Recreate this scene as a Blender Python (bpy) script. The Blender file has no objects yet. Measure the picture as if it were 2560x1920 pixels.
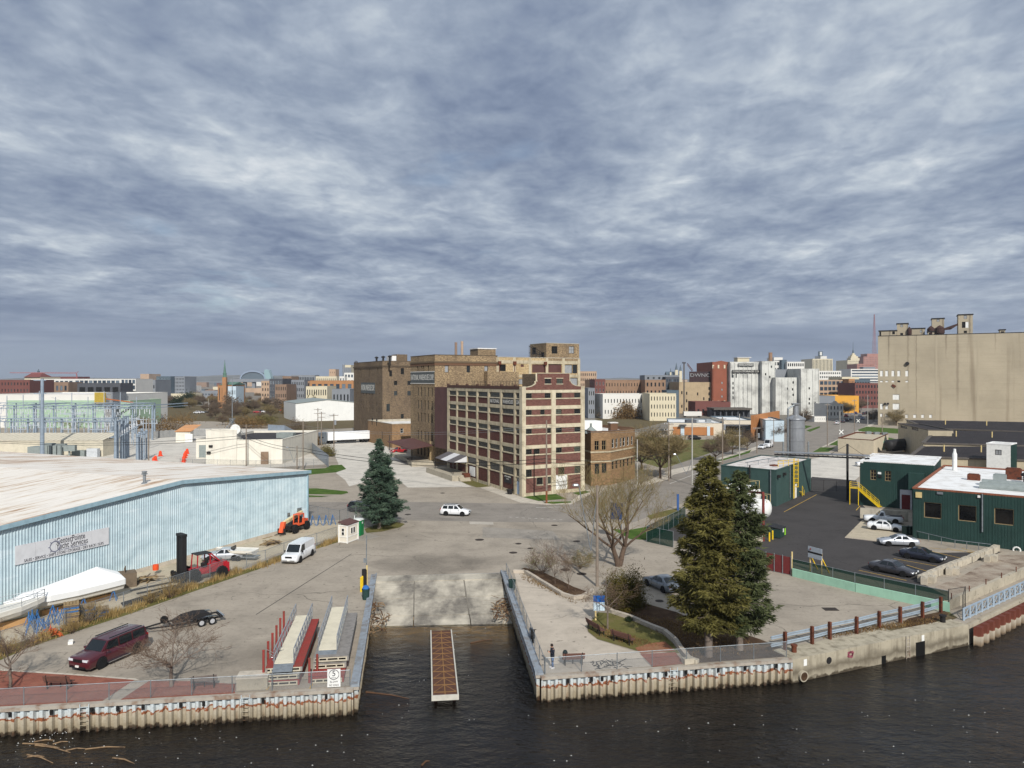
import bpy,random
from math import*
import numpy as np
from mathutils import Vector,geometry
def P3(*a):return Vector(a)
SC=bpy.context.scene
COL=SC.collection
F_PX,HOR,CAM_H=1830.0,950.0,21.5
cam_d=bpy.data.cameras.new('camera');cam=bpy.data.objects.new('camera',cam_d);COL.objects.link(cam)
cam_d.sensor_width=36.0;cam_d.lens=36.0*F_PX/2560.0;cam_d.shift_y=-(960.0-HOR)/2560.0
cam_d.clip_start=0.5;cam_d.clip_end=30000
cam.location=(0,0,CAM_H);cam.rotation_euler=(radians(90),0,0)
SC.camera=cam
SUN_EL,SUN_AZ=radians(35),radians(167)
w=bpy.data.worlds.new('World');SC.world=w;w.use_nodes=True
def build_world():
 nt=w.node_tree;N=nt.nodes;L=nt.links;N.clear()
 out=N.new('ShaderNodeOutputWorld');bg=N.new('ShaderNodeBackground');L.new(bg.outputs[0],out.inputs[0])
 sky=N.new('ShaderNodeTexSky');sky.sky_type='NISHITA';sky.sun_disc=False
 sky.sun_elevation=SUN_EL;sky.sun_rotation=SUN_AZ
 def math_(op,a,b=None,c=None):
  n=N.new('ShaderNodeMath');n.operation=op
  for i,x in enumerate((a,b,c)):
   if x is None:continue
   if hasattr(x,'is_linked')or hasattr(x,'links'):L.new(x,n.inputs[i])
   else:n.inputs[i].default_value=x
  return n.outputs[0]
 tc=N.new('ShaderNodeTexCoord');sep=N.new('ShaderNodeSeparateXYZ');L.new(tc.outputs['Generated'],sep.inputs[0])
 zc=math_('MAXIMUM',sep.outputs[2],0.0)
 den=math_('ADD',zc,0.10)
 px=math_('DIVIDE',sep.outputs[0],den);py=math_('DIVIDE',sep.outputs[1],den)
 def noise(sx,sy,ox,oy,scale,detail,rough,dist=0.0,rot=0.0):
  cx=N.new('ShaderNodeCombineXYZ')
  a=math_('MULTIPLY_ADD',px,sx*cos(rot),ox);a2=math_('MULTIPLY_ADD',py,-sx*sin(rot),a)
  b=math_('MULTIPLY_ADD',px,sy*sin(rot),oy);b2=math_('MULTIPLY_ADD',py,sy*cos(rot),b)
  L.new(a2,cx.inputs[0]);L.new(b2,cx.inputs[1])
  n=N.new('ShaderNodeTexNoise');n.inputs['Scale'].default_value=scale;n.inputs['Detail'].default_value=detail
  n.inputs['Roughness'].default_value=rough;n.inputs['Distortion'].default_value=dist
  L.new(cx.outputs[0],n.inputs['Vector']);return n.outputs['Fac']
 big=noise(1,1,3.1,7.7,0.42,3,.45,.25)
 mid=noise(1.15,.85,1.7,4.2,1.25,6,.52,.35,.2)
 fine=noise(1.1,.9,11.3,2.6,4.2,6,.55,.5,.2)
 tiny=noise(1.1,.9,4.3,8.6,13.0,5,.55,.3,.2)
 s1=math_('MULTIPLY',big,.40);s2=math_('MULTIPLY_ADD',mid,.58,s1);s3=math_('MULTIPLY_ADD',fine,.36,s2);s3=math_('MULTIPLY_ADD',tiny,.16,s3)
 ramp=N.new('ShaderNodeValToRGB');L.new(s3,ramp.inputs[0]);e=ramp.color_ramp.elements
 def lin(r,g,b):return tuple(((c/255+.055)/1.055)**2.4 for c in(r,g,b))+(1,)
 e[0].position=.58;e[0].color=lin(112,127,154);e[1].position=.93;e[1].color=lin(218,224,230)
 for p,c in((.66,(132,146,170)),(.73,(149,162,182)),(.79,(166,178,195)),(.86,(191,201,212))):
  x=e.new(p);x.color=lin(*c)
 skm=N.new('ShaderNodeMix');skm.data_type='RGBA'
 sks=N.new('ShaderNodeMix');sks.data_type='RGBA';sks.blend_type='MULTIPLY';sks.inputs[0].default_value=1
 L.new(sky.outputs[0],sks.inputs[6]);sks.inputs[7].default_value=(.1,.1,.1,1)
 hole=noise(1,1,6.0,1.0,.8,5,.5,.2)
 hf=N.new('ShaderNodeMapRange');L.new(hole,hf.inputs[0]);hf.inputs[1].default_value=.62;hf.inputs[2].default_value=.75
 hf.inputs[3].default_value=0;hf.inputs[4].default_value=.8
 L.new(hf.outputs[0],skm.inputs[0]);L.new(ramp.outputs[0],skm.inputs[6]);L.new(sks.outputs[2],skm.inputs[7])
 hz=N.new('ShaderNodeMapRange');L.new(zc,hz.inputs[0]);hz.inputs[1].default_value=.03;hz.inputs[2].default_value=.13
 hz.interpolation_type='SMOOTHSTEP'
 st=N.new('ShaderNodeCombineXYZ');L.new(math_('MULTIPLY',sep.outputs[0],3.2),st.inputs[0]);L.new(math_('MULTIPLY',zc,30.0),st.inputs[1])
 sn=N.new('ShaderNodeTexNoise');sn.inputs['Scale'].default_value=1.0;sn.inputs['Detail'].default_value=7;sn.inputs['Roughness'].default_value=.55
 sn.inputs['Distortion'].default_value=.5
 L.new(st.outputs[0],sn.inputs['Vector'])
 r2=N.new('ShaderNodeValToRGB');L.new(sn.outputs['Fac'],r2.inputs[0]);e2=r2.color_ramp.elements
 e2[0].position=.34;e2[0].color=lin(118,132,157);e2[1].position=.74;e2[1].color=lin(194,200,208)
 x=e2.new(.5);x.color=lin(142,155,177);x=e2.new(.6);x.color=lin(158,170,188)
 m2=N.new('ShaderNodeMix');m2.data_type='RGBA';L.new(hz.outputs[0],m2.inputs[0]);L.new(r2.outputs[0],m2.inputs[6]);L.new(skm.outputs[2],m2.inputs[7])
 h3=N.new('ShaderNodeMapRange');L.new(zc,h3.inputs[0]);h3.inputs[1].default_value=.004;h3.inputs[2].default_value=.05;h3.interpolation_type='SMOOTHSTEP'
 m3=N.new('ShaderNodeMix');m3.data_type='RGBA';L.new(h3.outputs[0],m3.inputs[0]);m3.inputs[6].default_value=lin(133,150,174);L.new(m2.outputs[2],m3.inputs[7])
 L.new(m3.outputs[2],bg.inputs[0]);bg.inputs[1].default_value=1.0
build_world()
w.cycles.sampling_method='MANUAL';w.cycles.sample_map_resolution=256
sun_d=bpy.data.lights.new('sun','SUN');sun=bpy.data.objects.new('sun',sun_d);COL.objects.link(sun)
sun_d.energy=4.4;sun_d.angle=radians(0.55);sun_d.color=(1.0,.962,.90)
sun_dir=P3(sin(SUN_AZ)*cos(SUN_EL),cos(SUN_AZ)*cos(SUN_EL),sin(SUN_EL))
sun.rotation_euler=sun_dir.to_track_quat('Z','Y').to_euler()
SC.view_settings.view_transform='Standard';SC.view_settings.look='None'
SC.view_settings.exposure=0.0;SC.view_settings.gamma=1.0;SC.view_settings.use_curve_mapping=False
SC.render.engine='CYCLES';SC.cycles.max_bounces=5;SC.cycles.diffuse_bounces=2;SC.cycles.glossy_bounces=3;SC.cycles.transmission_bounces=3;SC.cycles.transparent_max_bounces=16
SC.cycles.caustics_reflective=False;SC.cycles.caustics_refractive=False
K={'V':(0,0,1.15732),1:(0,880,.28933),2:(0,1280,.28933),3:(640,820,.27125),4:(1040,820,.27125),5:(640,1260,.27125),6:(1200,1220,.3255),7:(1400,880,.27125),8:(1960,760,.27125),9:(1960,1120,.27125),10:(1560,1120,.31949),11:(1920,780,.28933),12:(0,880,.40687),13:(1440,860,.34358),14:(0,1600,.45208),15:(1300,1560,.56962),16:(640,1560,.34358),17:(1060,930,.19893),18:(1280,930,.19281),19:(420,1260,.18083),20:(640,1480,.15674),21:(0,1350,.19892),22:(1780,1140,.16878),'S':(0,0,1.0)}
def px(k,x,y):o=K[k];return o[0]+x*o[2],o[1]+y*o[2]
def G(k,x,y,z=0.0):
 u,v=px(k,x,y);d=F_PX*(CAM_H-z)/(v-HOR);return P3((u-1280)/F_PX*d,d,z)
def ZD(k,y,d):return CAM_H-(K[k][1]+y*K[k][2]-HOR)*d/F_PX
def XD(k,x,d):return(K[k][0]+x*K[k][2]-1280)/F_PX*d
def onl(k,x,p0,p1):
 r=(K[k][0]+x*K[k][2]-1280)/F_PX;dx,dy=p1[0]-p0[0],p1[1]-p0[1];L_=hypot(dx,dy);dx/=L_;dy/=L_
 return(r*p0[1]-p0[0])/(dx-r*dy)
def rnd(a,b):return random.uniform(a,b)
random.seed(7)
MATS={}
def srgb(r,g,b):return tuple(((c/255+.055)/1.055)**2.4 if c>10 else c/255/12.92 for c in(r,g,b))
class NT:
 def __init__(s,name):
  s.m=bpy.data.materials.new(name);s.m.use_nodes=True;s.t=s.m.node_tree;s.N=s.t.nodes;s.L=s.t.links
  s.b=s.N['Principled BSDF'];s.out=s.N['Material Output'];s.geo=s.N.new('ShaderNodeNewGeometry');s.pos=s.geo.outputs['Position']
 def link(s,a,b):s.L.new(a,b)
 def mth(s,op,a,b=None,c=None):
  n=s.N.new('ShaderNodeMath');n.operation=op
  for i,x in enumerate((a,b,c)):
   if x is None:continue
   if isinstance(x,(int,float)):n.inputs[i].default_value=x
   else:s.L.new(x,n.inputs[i])
  return n.outputs[0]
 def scaled(s,vec,sx,sy,sz,off=(0,0,0)):
  n=s.N.new('ShaderNodeMapping');s.L.new(vec,n.inputs[0]);n.inputs['Scale'].default_value=(sx,sy,sz);n.inputs['Location'].default_value=off
  return n.outputs[0]
 def noise(s,scale,detail=5,rough=.55,vec=None,dist=0):
  n=s.N.new('ShaderNodeTexNoise');n.inputs['Scale'].default_value=scale;n.inputs['Detail'].default_value=detail
  n.inputs['Roughness'].default_value=rough;n.inputs['Distortion'].default_value=dist
  s.L.new(vec if vec is not None else s.pos,n.inputs['Vector']);return n.outputs['Fac']
 def ramp(s,fac,stops):
  n=s.N.new('ShaderNodeValToRGB');s.L.new(fac,n.inputs[0]);e=n.color_ramp.elements
  while len(e)<len(stops):e.new(.5)
  for x,(p,c)in zip(e,stops):
   x.position=p;x.color=tuple(c)+(1,)if len(c)==3 else c
  return n.outputs[0]
 def rng(s,fac,a,b,c=0,d=1):
  n=s.N.new('ShaderNodeMapRange');s.L.new(fac,n.inputs[0])
  for i,x in enumerate((a,b,c,d)):n.inputs[i+1].default_value=x
  return n.outputs[0]
 def mix(s,fac,a,b,mode='MIX'):
  n=s.N.new('ShaderNodeMix');n.data_type='RGBA';n.blend_type=mode
  for i,x in((0,fac),(6,a),(7,b)):
   if isinstance(x,(int,float)):n.inputs[i].default_value=x
   elif isinstance(x,tuple):n.inputs[i].default_value=x+(1,)if len(x)==3 else x
   else:s.L.new(x,n.inputs[i])
  return n.outputs[2]
 def bump(s,h,strength=.3,dist=.02):
  n=s.N.new('ShaderNodeBump');n.inputs['Strength'].default_value=strength;n.inputs['Distance'].default_value=dist
  s.L.new(h,n.inputs['Height']);s.L.new(n.outputs[0],s.b.inputs['Normal'])
 def uv(s):n=s.N.new('ShaderNodeUVMap');return n.outputs[0]
 def sep(s,vec):n=s.N.new('ShaderNodeSeparateXYZ');s.L.new(vec,n.inputs[0]);return n.outputs
 def end(s,color=None,rough=.8,metal=0.0,spec=.3):
  if color is not None:
   if isinstance(color,tuple):s.b.inputs['Base Color'].default_value=color+(1,)
   else:s.L.new(color,s.b.inputs['Base Color'])
  if isinstance(rough,(int,float)):s.b.inputs['Roughness'].default_value=rough
  else:s.L.new(rough,s.b.inputs['Roughness'])
  s.b.inputs['Metallic'].default_value=metal;s.b.inputs['Specular IOR Level'].default_value=spec
  return s.m
def M(name,c=None,var=.25,scale=1.2,rough=.8,metal=0.0,bump=0.0,spec=.3,streak=0.0,c2=None):
 if name in MATS:return MATS[name]
 t=NT(name);col=srgb(*c)
 dk=tuple(x*(1-var)for x in col)if c2 is None else srgb(*c2);lt=tuple(min(1,x*(1+var*.5))for x in col)
 n=t.noise(scale,7,.62);base=t.ramp(n,[(.3,dk),(.52,col),(.75,lt)])
 n2=t.noise(scale*9,4,.6);base=t.mix(t.rng(n2,.35,.7,.0,.35*min(1,var*2)),base,tuple(x*.6 for x in col))
 if streak:
  sn=t.noise(1.0,6,.6,t.scaled(t.pos,1.3,1.3,.07));base=t.mix(t.rng(sn,.5,.75,0,streak),base,tuple(x*.42 for x in col))
 if bump:t.bump(n2,.5,bump)
 MATS[name]=t.end(base,rough,metal,spec);return MATS[name]
def brick_mat(name,c1,c2,mortar,bw=.5,bh=.16,patch=None,grime=.3,big=.35):
 t=NT(name);uv=t.uv()
 bt=t.N.new('ShaderNodeTexBrick');t.link(uv,bt.inputs['Vector']);bt.inputs['Scale'].default_value=1
 bt.inputs['Color1'].default_value=srgb(*c1)+(1,);bt.inputs['Color2'].default_value=srgb(*c2)+(1,);bt.inputs['Mortar'].default_value=srgb(*mortar)+(1,)
 bt.inputs['Brick Width'].default_value=bw;bt.inputs['Row Height'].default_value=bh;bt.inputs['Mortar Size'].default_value=.018;bt.inputs['Bias'].default_value=0
 col=bt.outputs[0]
 n=t.noise(1.3,6,.65,uv);col=t.mix(t.rng(n,.4,.75,0,big),col,tuple(x*.45 for x in srgb(*c2)))
 if patch:
  pn=t.noise(.12,4,.6,uv);pn2=t.noise(2.2,3,.65,t.scaled(uv,1,2.2,1));pm=t.mth('MULTIPLY',t.rng(pn,.36,.68,.05,.75),t.rng(pn2,.47,.6))
  col=t.mix(pm,col,srgb(*patch))
 gn=t.noise(1.0,6,.6,t.scaled(uv,1.0,.08,1));col=t.mix(t.rng(gn,.48,.75,0,grime),col,(.04,.035,.03))
 t.bump(bt.outputs['Fac'],-.4,.02)
 MATS[name]=t.end(col,.9,0,.15);return MATS[name]
def glass_mat(name,c,rough=.12,var=.5,light=None):
 t=NT(name);oi=t.N.new('ShaderNodeObjectInfo');col=srgb(*c)
 base=t.ramp(oi.outputs['Random'],[(0,tuple(x*(1-var)for x in col)),(.7,col),(1,srgb(*light)if light else col)])
 n=t.noise(2.0,3,.5);base=t.mix(t.rng(n,.4,.7,0,.4),base,tuple(x*.4 for x in col))
 MATS[name]=t.end(base,rough,0,.5);return MATS[name]
class MB:
 def __init__(s):s.v=[];s.f=[];s.m=[];s.uv=[]
 def face(s,pts,m=0,uv=None):
  i=len(s.v);s.v+=[tuple(p)for p in pts];s.f.append(tuple(range(i,i+len(pts))));s.m.append(m);s.uv.append(uv)
  return s
 def obox(s,o,a,b,c,m=0,uv=False):
  o,a,b,c=Vector(o),Vector(a),Vector(b),Vector(c)
  if a.cross(b).dot(c)<0:a,b=b,a
  i=len(s.v);s.v+=[tuple(p)for p in(o,o+a,o+a+b,o+b,o+c,o+a+c,o+a+b+c,o+b+c)]
  for q in((0,3,2,1),(4,5,6,7),(0,1,5,4),(1,2,6,5),(2,3,7,6),(3,0,4,7)):
   s.f.append(tuple(i+j for j in q));s.m.append(m)
   if uv:e1=(Vector(s.v[i+q[1]])-Vector(s.v[i+q[0]])).length;e2=(Vector(s.v[i+q[3]])-Vector(s.v[i+q[0]])).length;s.uv.append([(0,0),(e1,0),(e1,e2),(0,e2)])
   else:s.uv.append(None)
  return s
 def box(s,c,sx,sy,sz,rz=0.0,m=0,base=False):
  ca,sa=cos(rz),sin(rz);a=P3(ca*sx,sa*sx,0);b=P3(-sa*sy,ca*sy,0)
  s.obox(Vector(c)-a/2-b/2-P3(0,0,0 if base else sz/2),a,b,(0,0,sz),m)
  return s
 def bar(s,p,q,wd,ht=None,m=0):
  p,q=Vector(p),Vector(q);d=(q-p)
  if d.length<1e-6:return s
  dn=d.normalized();up=P3(0,0,1)if abs(dn.z)<.95 else P3(0,1,0)
  a=dn.cross(up).normalized()*wd;b=a.cross(dn).normalized()*(ht or wd)
  s.obox(p-a/2-b/2,d,a,b,m)
  return s
 def tube(s,p,q,r0,r1=None,n=8,m=0,cap=True):
  p,q=Vector(p),Vector(q);r1=r0 if r1 is None else r1;d=(q-p).normalized()
  up=P3(0,0,1)if abs(d.z)<.95 else P3(1,0,0);a=d.cross(up).normalized();b=d.cross(a)
  i=len(s.v)
  for(c,r)in((p,r0),(q,r1)):
   for k in range(n):t=2*pi*k/n;s.v.append(tuple(c+a*(r*cos(t))+b*(r*sin(t))))
  for k in range(n):s.f.append((i+k,i+(k+1)%n,i+n+(k+1)%n,i+n+k));s.m.append(m);s.uv.append(None)
  if cap:
   s.f.append(tuple(i+k for k in range(n))[::-1]);s.m.append(m);s.uv.append(None)
   s.f.append(tuple(i+n+k for k in range(n)));s.m.append(m);s.uv.append(None)
  return s
 def path(s,pts,r,n=6,m=0):
  for a,b in zip(pts[:-1],pts[1:]):s.tube(a,b,r,r,n,m)
  return s
 def lat(s,prof,c=(0,0,0),n=16,m=0,axis='z'):
  c=Vector(c);i=len(s.v)
  for(r,h)in prof:
   for k in range(n):
    t=2*pi*k/n;x,y=r*cos(t),r*sin(t)
    s.v.append(tuple(c+(P3(x,y,h)if axis=='z' else P3(h,x,y)if axis=='x' else P3(y,h,x))))
  for j in range(len(prof)-1):
   for k in range(n):
    a,b=i+j*n+k,i+j*n+(k+1)%n;s.f.append((a,b,b+n,a+n));s.m.append(m);s.uv.append(None)
  if prof[0][0]>1e-4:s.f.append(tuple(i+k for k in range(n))[::-1]);s.m.append(m);s.uv.append(None)
  if prof[-1][0]>1e-4:e=i+(len(prof)-1)*n;s.f.append(tuple(e+k for k in range(n)));s.m.append(m);s.uv.append(None)
  return s
 def prism(s,poly,z0,z1,m=0,mt=None):
  tris=geometry.tessellate_polygon([[P3(p[0],p[1],0)for p in poly]])
  n=len(poly);i=len(s.v);s.v+=[(p[0],p[1],z0)for p in poly]+[(p[0],p[1],z1)for p in poly]
  for t in tris:
   a,b,c=[P3(poly[j][0],poly[j][1],0)for j in t];t=t if(b-a).cross(c-a).z>0 else t[::-1]
   s.f.append(tuple(i+n+j for j in t));s.m.append(m if mt is None else mt);s.uv.append(None)
   s.f.append(tuple(i+j for j in t[::-1]));s.m.append(m);s.uv.append(None)
  for k in range(n):a,b=k,(k+1)%n;s.f.append((i+a,i+b,i+n+b,i+n+a));s.m.append(m);s.uv.append(None)
  return s
 def mk(s,name,mats,parent=None,loc=None,rz=0.0,smooth=False,shift=True):
  me=s.mesh(name,mats,parent.location if(parent is not None and shift and parent.get('_w'))else None,smooth)
  return obj(name,me,parent,loc,rz)
 def mesh(s,name,mats,off=None,smooth=False):
  me=bpy.data.meshes.new(name)
  v=s.v if off is None else[(a-off[0],b-off[1],c-off[2])for a,b,c in s.v]
  me.from_pydata(v,[],s.f)
  for m in(mats if isinstance(mats,(list,tuple))else[mats]):me.materials.append(MATS[m]if isinstance(m,str)else m)
  if any(s.m):me.polygons.foreach_set('material_index',s.m)
  if any(u is not None for u in s.uv):
   l=me.uv_layers.new(name='UVMap');flat=[]
   for f,u in zip(s.f,s.uv):flat+=[c for p in(u if u is not None else[(0,0)]*len(f))for c in p]
   l.data.foreach_set('uv',flat)
  if smooth:me.polygons.foreach_set('use_smooth',[True]*len(me.polygons))
  me.update();return me
def obj(name,me,parent=None,loc=None,rz=0.0):
 o=bpy.data.objects.new(name,me);COL.objects.link(o)
 if parent is not None:o.parent=parent
 if loc is not None:o.location=loc
 if rz:o.rotation_euler=(0,0,rz)
 return o
def tag(o,label,cat,grp=None,kind=None):
 o['label']=label
 if cat:o['category']=cat
 if grp:o['group']=grp
 if kind:o['kind']=kind
 return o
def thing(name,label,cat,loc=(0,0,0),rz=0.0,grp=None,w=0):
 o=bpy.data.objects.new(name,None);COL.objects.link(o);o.location=loc;o.rotation_euler=(0,0,rz);o.empty_display_size=.2
 tag(o,label,cat,grp)
 if w:o['_w']=1
 return o
KIDS={}
def dup(root,loc,rz=0.0,label=None,scale=None,grp=None):
 r=root.copy();COL.objects.link(r);r.location=loc;r.rotation_euler=(0,0,rz)
 if scale:r.scale=scale if isinstance(scale,tuple)else(scale,)*3
 if label:r['label']=label
 if grp:r['group']=grp
 if root.name not in KIDS:KIDS[root.name]=[(c,list(c.children))for c in root.children]
 for c,subs in KIDS[root.name]:
  k=c.copy();COL.objects.link(k);k.parent=r
  for g in subs:
   h=g.copy();COL.objects.link(h);h.parent=k
 return r
def struct(name,mb,mats,smooth=False):
 o=mb.mk(name,mats,smooth=smooth);o['kind']='structure';return o
def sheet(name,pts,z,mat,kind='structure',thick=None):
 mb=MB();poly=[(p[0],p[1])for p in pts]
 if sum(a[0]*b[1]-b[0]*a[1]for a,b in zip(poly,poly[1:]+poly[:1]))<0:poly=poly[::-1]
 if thick:mb.prism(poly,z-thick,z)
 else:
  tris=geometry.tessellate_polygon([[P3(p[0],p[1],0)for p in poly]])
  for t in tris:
   a,b,c=[P3(poly[j][0],poly[j][1],z)for j in t]
   mb.face((a,b,c)if(b-a).cross(c-a).z>0 else(a,c,b))
 o=mb.mk(name,mat);o['kind']=kind;return o
def text_mesh(s,size,mat,depth=.0,spacing=1.0,align='CENTER'):
 cu=bpy.data.curves.new('lettering','FONT');cu.body=s;cu.size=size;cu.align_x=align;cu.align_y='CENTER';cu.extrude=depth;cu.space_character=spacing
 cu.resolution_u=2;o=bpy.data.objects.new('tmp',cu);COL.objects.link(o)
 dg=bpy.context.evaluated_depsgraph_get();me=bpy.data.meshes.new_from_object(o.evaluated_get(dg))
 bpy.data.objects.remove(o);me.materials.clear();me.materials.append(MATS[mat]);me.name='lettering';return me
def txt(s,size,mat,parent,loc,rz,name='lettering',width=None,depth=.004,tilt=0.0,xs=1.0):
 me=text_mesh(s,size,mat,depth);o=obj(name,me,parent,loc)
 o.rotation_euler=(radians(90)+tilt,0,rz)
 sx=xs
 if width:
  xx=[v.co.x for v in me.vertices];sx=width/(max(xx)-min(xx))
 o.scale=(sx,1,1);return o
def concrete_mat(name,c,stain=.45,crack=True,scale=.25,joints=0.0,ang=0.0,grime=None):
 t=NT(name);col=srgb(*c)
 n=t.noise(scale,8,.62,dist=.4);base=t.ramp(n,[(.28,tuple(x*.74 for x in col)),(.5,col),(.74,tuple(min(1,x*1.14)for x in col))])
 n2=t.noise(2.3,7,.7);base=t.mix(t.rng(n2,.5,.76,0,stain),base,tuple(x*.33 for x in col))
 n3=t.noise(.9,3,.5,t.scaled(t.pos,.25,1.6,1));base=t.mix(t.rng(n3,.55,.7,0,.22),base,tuple(x*.5 for x in col))
 n4=t.noise(14,3,.6);base=t.mix(t.rng(n4,.3,.7,0,.22),base,tuple(x*.7 for x in col))
 n5=t.noise(.55,5,.6,t.scaled(t.pos,1,1,1,(17,5,0)));spots=t.mth('MULTIPLY',t.rng(n5,.5,.6),t.rng(t.noise(1.9,4,.55),.61,.66,0,.75));base=t.mix(spots,base,tuple(x*.22 for x in col))
 for gx,gy,r0,r1,amt in(grime or()):
  sp=t.sep(t.pos);dd=t.mth('SQRT',t.mth('ADD',t.mth('POWER',t.mth('SUBTRACT',sp[0],gx),2.0),t.mth('POWER',t.mth('SUBTRACT',sp[1],gy),2.0)));gm=t.mth('MULTIPLY',t.rng(t.mth('MULTIPLY_ADD',t.noise(.25,5,.6),8.0,dd),r0+4,r1+4,amt,0),t.rng(t.noise(3.0,5,.65),.2,.6,.5,1));base=t.mix(gm,base,tuple(x*.38 for x in col))
 if crack:
  for sc,wd,dark in((.05,.0012,.55),):
   v=t.N.new('ShaderNodeTexVoronoi');v.feature='DISTANCE_TO_EDGE';v.inputs['Scale'].default_value=sc
   wv=t.N.new('ShaderNodeVectorMath');wv.operation='MULTIPLY_ADD';nn=t.N.new('ShaderNodeTexNoise');nn.inputs['Scale'].default_value=.35;nn.inputs['Detail'].default_value=5;t.link(t.pos,nn.inputs['Vector'])
   t.link(nn.outputs['Color'],wv.inputs[0]);wv.inputs[1].default_value=(3.2,3.2,0);t.link(t.pos,wv.inputs[2])
   t.link(wv.outputs[0],v.inputs['Vector']);mask=t.rng(v.outputs['Distance'],wd,wd*2.6,.6,0)
   mask=t.mth('MULTIPLY',mask,t.rng(t.noise(.09,2),.42,.55));base=t.mix(mask,base,tuple(x*dark*.5 for x in col))
 if joints:
  mp=t.N.new('ShaderNodeMapping');t.link(t.pos,mp.inputs[0]);mp.inputs['Rotation'].default_value=(0,0,ang)
  s=t.sep(mp.outputs[0])
  for a in(0,1):
   w_=t.mth('PINGPONG',s[a],joints/2);base=t.mix(t.rng(w_,.03,.06,.55,0),base,tuple(x*.3 for x in col))
 t.bump(n4,.25,.02);MATS[name]=t.end(base,.92,0,.2);return name
concrete_mat('lot',(161,151,137),grime=((-10,85.5,1.5,7.0,.75),(-4,86.5,.5,5.0,.7),(-22,56,1,6,.55),(-18,100,1,8,.35),(3,104,1,9,.4),(22,72,1,7,.35)));concrete_mat('asphalt',(140,133,124),.4);concrete_mat('plaza',(186,175,160),.25,True,.3)
concrete_mat('walkway',(196,187,172),.2,False,.4,1.6,.5);concrete_mat('rampc',(186,178,162),.35,True,.35,0)
def ramp_stain():
 t=NT('rampc');col=srgb(188,180,164);n=t.noise(.5,7,.65);b=t.ramp(n,[(.3,tuple(x*.75 for x in col)),(.55,col),(.8,tuple(x*1.1 for x in col))])
 n2=t.noise(1,5,.6,t.scaled(t.pos,.32,.09,1,(3.1,0,0)));n3=t.noise(2.2,6,.7);m=t.mth('MULTIPLY',t.rng(n2,.40,.62),t.rng(n3,.2,.65,.55,1));b=t.mix(t.mth('MULTIPLY',m,.9),b,srgb(84,80,76));n4=t.noise(1,4,.6,t.scaled(t.pos,.2,3.5,1));b=t.mix(t.rng(n4,.58,.7,0,.4),b,srgb(110,100,88));t.bump(n3,.3,.03);MATS['rampc']=t.end(b,.9,0,.2)
ramp_stain()
concrete_mat('yard',(184,172,150),.45);concrete_mat('blacktop',(70,67,66),.35,True,.22);None
concrete_mat('pale_lot',(203,197,186),.3);concrete_mat('conc',(176,167,149),.4,False,.5);concrete_mat('farland',(128,121,110),.5,False,.06)
def grass_mat(name,c1,c2,c3):
 t=NT(name);n=t.noise(.5,7,.65);b=t.ramp(n,[(.3,srgb(*c1)),(.5,srgb(*c2)),(.7,srgb(*c3))]);n2=t.noise(12,4,.7)
 b=t.mix(t.rng(n2,.35,.7,0,.5),b,tuple(x*.4 for x in srgb(*c1)));t.bump(n2,.8,.06);MATS[name]=t.end(b,.95,0,.1);return name
grass_mat('grass',(60,82,32),(78,104,42),(104,118,62));grass_mat('dry_grass',(88,86,48),(112,108,62),(132,116,82))
grass_mat('mulch',(58,44,34),(86,66,50),(112,92,70));grass_mat('field',(82,96,46),(110,108,66),(138,122,88));grass_mat('red_dirt',(134,88,66),(156,106,80),(150,128,98))
grass_mat('scrub',(84,72,54),(112,98,74),(96,104,62));grass_mat('gravelm',(112,94,80),(172,158,142),(188,178,162))
def paver_mat():
 t=NT('pavers');bt=t.N.new('ShaderNodeTexBrick');t.link(t.pos,bt.inputs['Vector']);bt.inputs['Scale'].default_value=1
 bt.inputs['Color1'].default_value=srgb(148,86,70)+(1,);bt.inputs['Color2'].default_value=srgb(126,72,60)+(1,);bt.inputs['Mortar'].default_value=srgb(96,66,56)+(1,)
 bt.inputs['Brick Width'].default_value=.24;bt.inputs['Row Height'].default_value=.12;bt.inputs['Mortar Size'].default_value=.008
 n=t.noise(.7,6,.6);b=t.mix(t.rng(n,.35,.7,0,.4),bt.outputs[0],srgb(156,112,92));t.bump(bt.outputs['Fac'],-.3,.01);MATS['pavers']=t.end(b,.9,0,.2)
paver_mat()
def quay_mat():
 t=NT('quay_conc');s=t.sep(t.pos);col=srgb(176,167,147);n=t.noise(.6,7,.62);b=t.ramp(n,[(.3,tuple(x*.78 for x in col)),(.55,col),(.8,tuple(x*1.1 for x in col))]);zz=t.mth('ADD',s[2],t.rng(t.noise(.8,5,.6),.3,.7,-.25,.25))
 gr=t.ramp(t.rng(zz,-1.9,.1),[(0,(1,1,1)),(.09,(1,1,1)),(.16,(.25,.25,.25)),(.28,(.45,.45,.45)),(.40,(.75,.75,.75)),(.52,(.5,.5,.5)),(.68,(.12,.12,.12)),(.9,(.05,.05,.05)),(1,(0,0,0))]);b=t.mix(gr,b,srgb(74,66,54));n2=t.noise(1,5,.6,t.scaled(t.pos,1.6,1.6,.15));b=t.mix(t.rng(n2,.48,.70,0,.7),b,srgb(100,91,76));n5=t.noise(1.8,6,.65);b=t.mix(t.rng(n5,.55,.75,0,.5),b,srgb(92,84,72));n3=t.noise(8,4,.6);t.bump(n3,.4,.03);MATS['quay_conc']=t.end(b,.9,0,.2)
quay_mat();concrete_mat('asphalt_dark',(128,122,114),.45,True,.3);concrete_mat('asphalt_mid',(150,143,133),.4,True,.3);concrete_mat('slab_pale',(180,172,160),.35,True,.3)
WATER_Z=-1.8
A0=G(14,0,375);A1=G(14,1955,265);SL=G(5,1080,665);SR=G(6,185,650);R0=G(6,465,1445);R1=G(15,1187,152);R2=G(15,1955,0);R3=G('S',2560,1490)
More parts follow.
